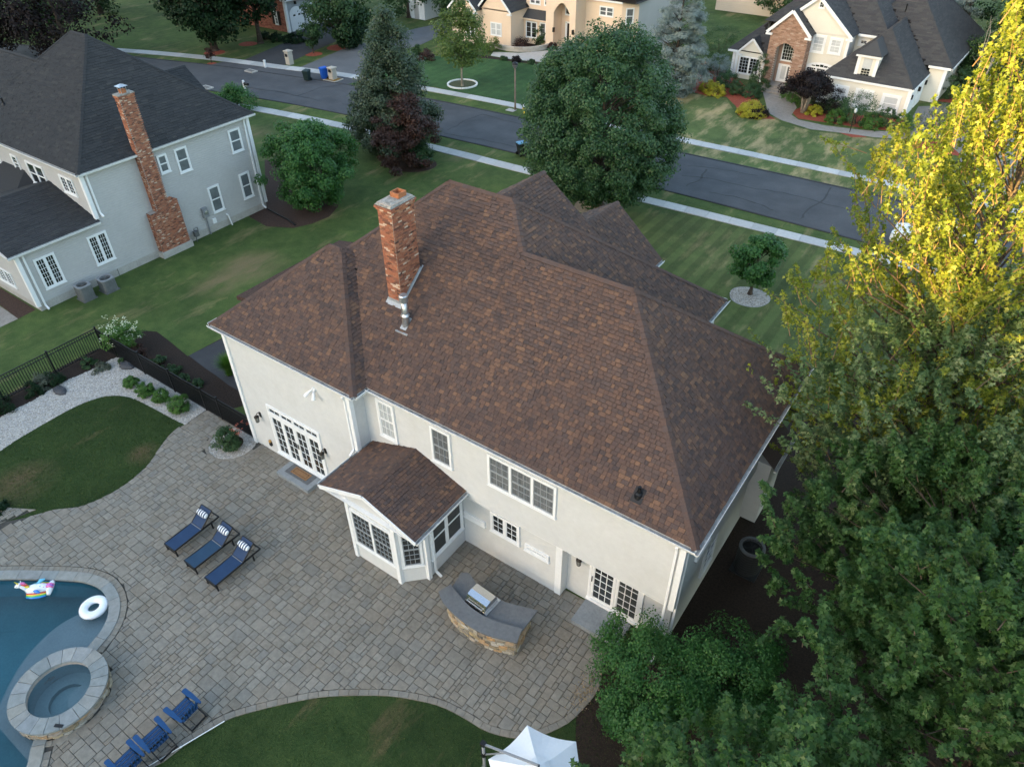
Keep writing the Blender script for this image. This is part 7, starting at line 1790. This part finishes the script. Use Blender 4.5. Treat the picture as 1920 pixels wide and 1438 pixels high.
# --- planting round the cream house: px, py (foot), height, radius, leaf, shape, label
bd = [(1340,178,.95,.85,L_lime,'dome','bright yellow mound nearest the blue spruce'),(1327,170,.8,.7,L_lime,'dome','smaller yellow mound behind the first one'),(1408,216,1.0,1.05,L_lime,'dome','yellow mound behind the dark purple one'),(1416,217,.75,.95,L_purple,'dome','low dark purple mound at the walk'),
      (1362,165,1.5,1.0,L_ash,'dome','dark green rounded shrub left of the cream house'),(1379,178,.95,.6,L_arb,'round','tiered green clipped shrub left of the walk'),(1345,150,2.1,1.3,L_spruce,'dome','weeping blue grey conifer left of the cream house'),(1420,170,3.2,1.0,L_arb,'cone','dark conical evergreen left of the brick entry'),
      (1502,152,3.0,.9,L_arb,'cone','conical evergreen right of the brick entry'),(1486,190,1.6,1.1,L_box,'dome','rounded green shrub at the entry steps'),(1408,182,1.0,.75,L_ash,'dome','low green shrub beside the small garden lamp'),
      (1552,207,1.9,1.35,L_purple,'dome','near black shrub under the purple tree'),(1560,212,1.1,.8,L_arb,'dome','clipped green shrub left of the large round one'),(1605,232,2.2,1.35,L_ash,'round','large round clipped shrub before the garage'),(1632,240,1.1,.8,L_box,'dome','low green shrub right of the large round one'),
      (1655,238,1.35,.7,L_arb,'round','dark round clipped ball before the garage'),(1689,243,1.1,.85,L_box,'dome','rounded shrub at the garage corner'),(1566,230,1.0,.75,L_box,'dome','bright green rounded shrub in the middle bed'),(1525,215,.7,.6,L_lime,'dome','small lime shrub under the purple tree'),(1780,186,2.6,1.15,L_arb,'round','tall round topped evergreen right of the garage'),
      (1325,135,2.4,1.6,L_mid,'dome','loose green shrub behind the yellow mounds'),(1350,100,2.6,2.0,L_mid,'dome','wide green shrub at the far left of the cream house'),(1392,118,1.3,.8,L_ash,'dome','low dark shrub under the left window'),(1800,330,.9,.8,L_red,'dome','dark red shrub by the driveway behind golden leaves')]
for i, (px, py, h, r, lm_, ev, lb_) in enumerate(bd):
    tree('garden_shrub', lb_, 'shrub', tuple(G(px,py).xy), h*1.08, r*1.12, .04, ev, 70, r*.24, 3600 if r < 1 else 5600, .085, 'leaf', lm_, bark, .05, seed=400+i, stems=3, lobes=.03, inner=.16, limbs=6)
p = G(1505,212); tree('purple_tree', 'spreading dark purple tree with pale forked trunk before the cream house', 'tree', tuple(p.xy), 3.3, 1.95, 1.8, 'umbrella', 70, .5, 10000, .15, 'leaf', L_purple, bark_pale, .14, seed=430, stems=4, tspread=.3, limbs=30, lobes=.1, inner=.4)
pb = [(1012,86,2.0,.75,L_arb,'egg','pointed clipped evergreen in the raised bed'),(1030,122,1.2,.95,L_box,'round','round green ball shrub at the peach house walk'),(988,78,.9,.6,L_mid,'dome','low green shrub by the tall windows'),(980,90,.8,1.3,L_red,'dome','wide low dark red shrub in the raised bed'),(968,117,.55,.5,L_purple,'dome','dark little mound in the mulch strip'),(945,113,.4,.35,L_mid,'dome','tiny shrub left in the mulch strip'),(996,120,.4,.35,L_mid,'dome','tiny shrub right in the mulch strip'),(925,97,1.4,.8,L_yel,'dome','yellow green shrub at the left end of the raised bed'),(780,108,1.6,.7,L_mid,'cone','small cone conifer at the driveway edge'),(800,112,.9,.9,L_red,'dome','dark red shrub at the driveway edge'),(1036,95,.8,.5,L_red,'dome','potted dark plant by the peach entry')]
for i, (px, py, h, r, lm_, ev, lb_) in enumerate(pb): tree('garden_shrub', lb_, 'shrub', tuple(G(px,py).xy), h, r, .04, ev, 26, r*.36, 1600, .12, 'leaf', lm_, bark, .04, seed=450+i, stems=3, lobes=.06, inner=.3, limbs=5)
for i, (px, py, r) in enumerate(((497,75,.8),(520,78,.7),(545,80,.8),(560,80,.9))):
    tree('garden_shrub', ['low shrub left of the brick house window','low shrub under the brick house window','low shrub at the brick house corner','shrub in red mulch beside the grey garage'][i], 'shrub', tuple(G(px,py).xy), .9, r, .04, 'dome', 22, r*.36, 900, .16, 'leaf', L_dark, bark, .04, seed=470+i, stems=3)
# --- garden round the main house
for i, (px, py, r, lb_) in enumerate(((248,728,.30,'smallest round boxwood, nearest the far fence corner'),(276,744,.38,'second round boxwood from the far fence corner'),(305,755,.34,'third round boxwood from the far fence corner'),(339,774,.44,'largest round boxwood, nearest the patio'))):
    tree('boxwood', lb_, 'shrub', tuple(G(px,py-4).xy), r*1.6, r*1.05, .02, 'round', 70, r*.26, 7000, .045, 'leaf', L_box, bark, .03, group='round boxwoods in the gravel', seed=500+i, stems=3, lobes=.08, inner=.25, limbs=8)
p = G(430,838); tree('rose_bush', 'bushy rose with a few red blooms in the circular pebble bed', 'shrub', tuple(p.xy), .95, .52, .05, 'round', 36, .17, 4200, .06, 'leaf', L_mid, bark, .03, seed=510, stems=5, lobes=.2)
rg0 = np.random.default_rng(3)
def blooms(parent, c, R_, h0, h1, n, s, mt, seed):
    rg = np.random.default_rng(seed); P = []
    cl = np.stack([c[0]+rg.normal(0,R_*.5,n), c[1]+rg.normal(0,R_*.5,n), rg.uniform(h0,h1,n)],1)
    P = np.repeat(cl,9,0)+rg.normal(0,s*.8,(n*9,3)); N = rg.normal(size=(n*9,3))*.5+np.array([0,0,1.]); leafcloud('bloom', P, N, np.full(n*9,s), rg.random(n*9), 'leaf', mt, parent, rg)
rb = [o for o in COL.objects if o.name == 'rose_bush'][0]; q = G(450,806,.7); blooms(rb, (q.x,q.y), .35, .6, 1.0, 9, .05, L_pink, 5)
p = G(238,655); hy = tree('hydrangea', 'white flowering hydrangea behind the fence corner', 'shrub', tuple(p.xy), 1.5, .78, .15, 'round', 40, .26, 3600, .09, 'leaf', L_box, bark, .03, seed=512, stems=5); blooms(hy, (p.x,p.y), .85, .75, 1.6, 46, .075, L_white, 6)
gs = [(300,684,.55,.34,L_mid,'loose green shrub in the dark mulch behind the fence'),(324,700,.5,.32,L_mid,'second loose green shrub nearer the house'),(262,666,.5,.45,L_red,'brownish green shrub under the white hydrangea'),(8,768,.65,.55,L_dark,'dark shrub at the left edge by the fence'),(64,738,.7,.36,L_dark,'dark upright shrub along the left fence'),(82,722,.6,.5,L_grey,'grey green shrub along the left fence'),(105,718,.65,.42,L_dark,'dark shrub left of the boulder by the fence'),(167,684,.4,.32,L_mid,'small green shrub near the fence corner'),(190,692,.2,.45,L_grey,'low grey green ground cover at the gravel edge'),(231,680,.25,.18,L_mid,'tiny plant at the gravel corner'),(345,713,.3,.28,L_mid,'small faded plant in the dark mulch'),(372,722,.28,.26,L_mid,'small faded plant nearest the house in the dark mulch'),(2,955,.3,.3,L_dark,'dark plant at the left edge of the small lawn')]
for i, (px, py, h, r, lm_, lb_) in enumerate(gs): tree('bed_shrub', lb_, 'shrub', tuple(G(px,py).xy), h, r, .03, 'dome', 24, r*.36, 1500, .07, 'leaf', lm_, bark, .025, seed=530+i, stems=4, lobes=.2)
p = G(432,702); rg = np.random.default_rng(8); n = 1500; t = thing('ornamental_grass', 'fountain of fine ornamental grass at the left corner of the house', 'grass', tuple(p)); a = rg.uniform(0,6.28,n); sp_ = rg.uniform(.15,1,n); ln = rg.uniform(.7,1.25,n)
for k, (u0, u1) in enumerate(((0,.5),(.5,1))):
    d0 = np.stack([np.cos(a)*sp_*.5*(.6+k), np.sin(a)*sp_*.5*(.6+k), 1-.75*k*sp_],1); 
    base_ = np.stack([p.x+rg.normal(0,.06,n), p.y+rg.normal(0,.06,n), np.zeros(n)+.02],1) if k == 0 else base_+dprev*(ln*.5)[:,None]
    dprev = nrmz(d0); side = np.stack([-np.sin(a),np.cos(a),np.zeros(n)],1)
    V = np.stack([base_-side*.006, base_+side*.006, base_+dprev*(ln*.52)[:,None]],1); npmesh('blade', V.reshape(-1,3), np.arange(n*3).reshape(-1,3), rg.random(n), L_box, t, kind='stuff')
tree('flowering_shrub', 'pale flowering shrub peeking above the roof edge at right', 'shrub', (16.0,11.2,0), 1.5, .85, .1, 'round', 34, .3, 3000, .10, 'leaf', L_grey, bark, .03, seed=560, stems=4)
tree('flowering_shrub', 'second pale flowering shrub beside the first, nearer the front walk', 'shrub', (16.9,9.9,0), 1.4, .7, .1, 'round', 30, .28, 2600, .10, 'leaf', L_grey, bark, .03, seed=561, stems=4)
tree('street_hedge', 'rounded green hedge by the road behind the taupe house corner', 'shrub', tuple(G(447,204).xy), 2.0, 1.9, .05, 'dome', 60, .5, 6000, .13, 'leaf', L_bright, bark, .05, seed=565, stems=3, ry=.7)
p = G(1135,1245); t = thing('seed_heads', 'pale pinkish seed heads of a shrub at the patio edge by the lilac', 'plant', (17.35,-2.35,0)); rg = np.random.default_rng(9); n = 220; P = np.stack([17.75+rg.normal(0,.15,n),-2.45+rg.normal(0,.3,n),rg.uniform(.35,.8,n)],1)
leafcloud('seed_head', P, rg.normal(size=(n,3))*.6+np.array([0,0,1.]), np.full(n,.06), rg.random(n), 'leaf', L_seed, t, rg)

# --- short grass on the lawns nearest the camera
def grass(name, poly, n, h, seed, mt, label=None):
    rg = np.random.default_rng(seed); xs = np.array(poly); lo, hi = xs.min(0), xs.max(0); P = rg.uniform(lo, hi, (n*3,2)); x, y = P[:,0], P[:,1]
    ins = np.zeros(len(P), bool); q = xs
    for i in range(len(q)):
        a, b = q[i], q[i-1]
        if a[1] == b[1]: continue
        cnd = ((a[1] > y) != (b[1] > y)) & (x < (b[0]-a[0])*(y-a[1])/(b[1]-a[1])+a[0]); ins ^= cnd
    P = P[ins][:n]; n = len(P); a = rg.uniform(0,6.28,n); hh = rg.uniform(.5,1.3,n)*h; w = rg.uniform(.006,.012,n); ln = rg.uniform(-.7,.7,(n,2))*hh[:,None]
    b0_ = np.stack([P[:,0],P[:,1],np.full(n,.004)],1); sd_ = np.stack([np.cos(a),np.sin(a),np.zeros(n)],1)*w[:,None]; tip = b0_+np.stack([ln[:,0],ln[:,1],hh],1)
    npmesh(name, np.stack([b0_-sd_,b0_+sd_,tip],1).reshape(-1,3), np.arange(n*3).reshape(-1,3), np.clip(rg.normal(.45,.25,n),0,1), mt, kind='stuff')
L_grass = leafmat('grass_blade', [(.026,.052,.015),(.042,.076,.020),(.062,.098,.028),(.14,.12,.06)], trans=.3, spec=.15)
grass('island_grass', island, 30000, .04, 1, L_grass)
grass('back_lawn_grass', bot_s+[(20,-1.5),(22,-6),(20,-12),(7.5,-13.5)], 40000, .04, 2, L_grass)
#grass('side_yard_grass', [(-16.4,-.5),(-10.8,-.5),(-9,-.3),(-2.5,4),(-.4,2.4),(-.4,12),(-15,12.5),(-16.3,5)], 50000, .06, 3, L_grass)
# --- unseen mound added behind the viewer, shaped to block the low sun
mb = MB(); N_ = 64; rgh = random.Random(5); s2 = Vector((SUN_DIR.x,SUN_DIR.y,0)).normalized(); lt = Vector((-s2.y,s2.x,0))
def crest(l):
    k = max(0,min(1,(l-13.2)/2.4)); k = k*k*(3-2*k); return 60*(1-k)+39.3*k
rows = []
for r_, (dist, fr) in enumerate(((128,0),(140,.55),(150,1),(175,.9),(230,0))):
    rows.append([tuple(s2*dist+lt*l+Vector((0,0,crest(l)*fr+(rgh.uniform(-.6,.6) if 0 < r_ < 4 and r_ != 2 else (rgh.choice((-1.6,-.5,.3,1.4,2.2)) if r_ == 2 and l > 15.5 else 0))))) for l in [(-220+q*10) for q in range(22)]+[0,4,8,11,13,14,15]+[15.6+.55*q for q in range(32)]+[40+q*10 for q in range(20)]])
k = len(rows[0]); sg = 1
mb.add([v for r_ in rows for v in r_], [(i*k+j,i*k+j+1,(i+1)*k+j+1,(i+1)*k+j) for i in range(len(rows)-1) for j in range(k-1)])
mb.build('sun_blocker', M('sun_blocker_green',(.02,.04,.016),(.045,.075,.028),ns=.15,rough=1,var=.4,vs=.6), kind='structure')
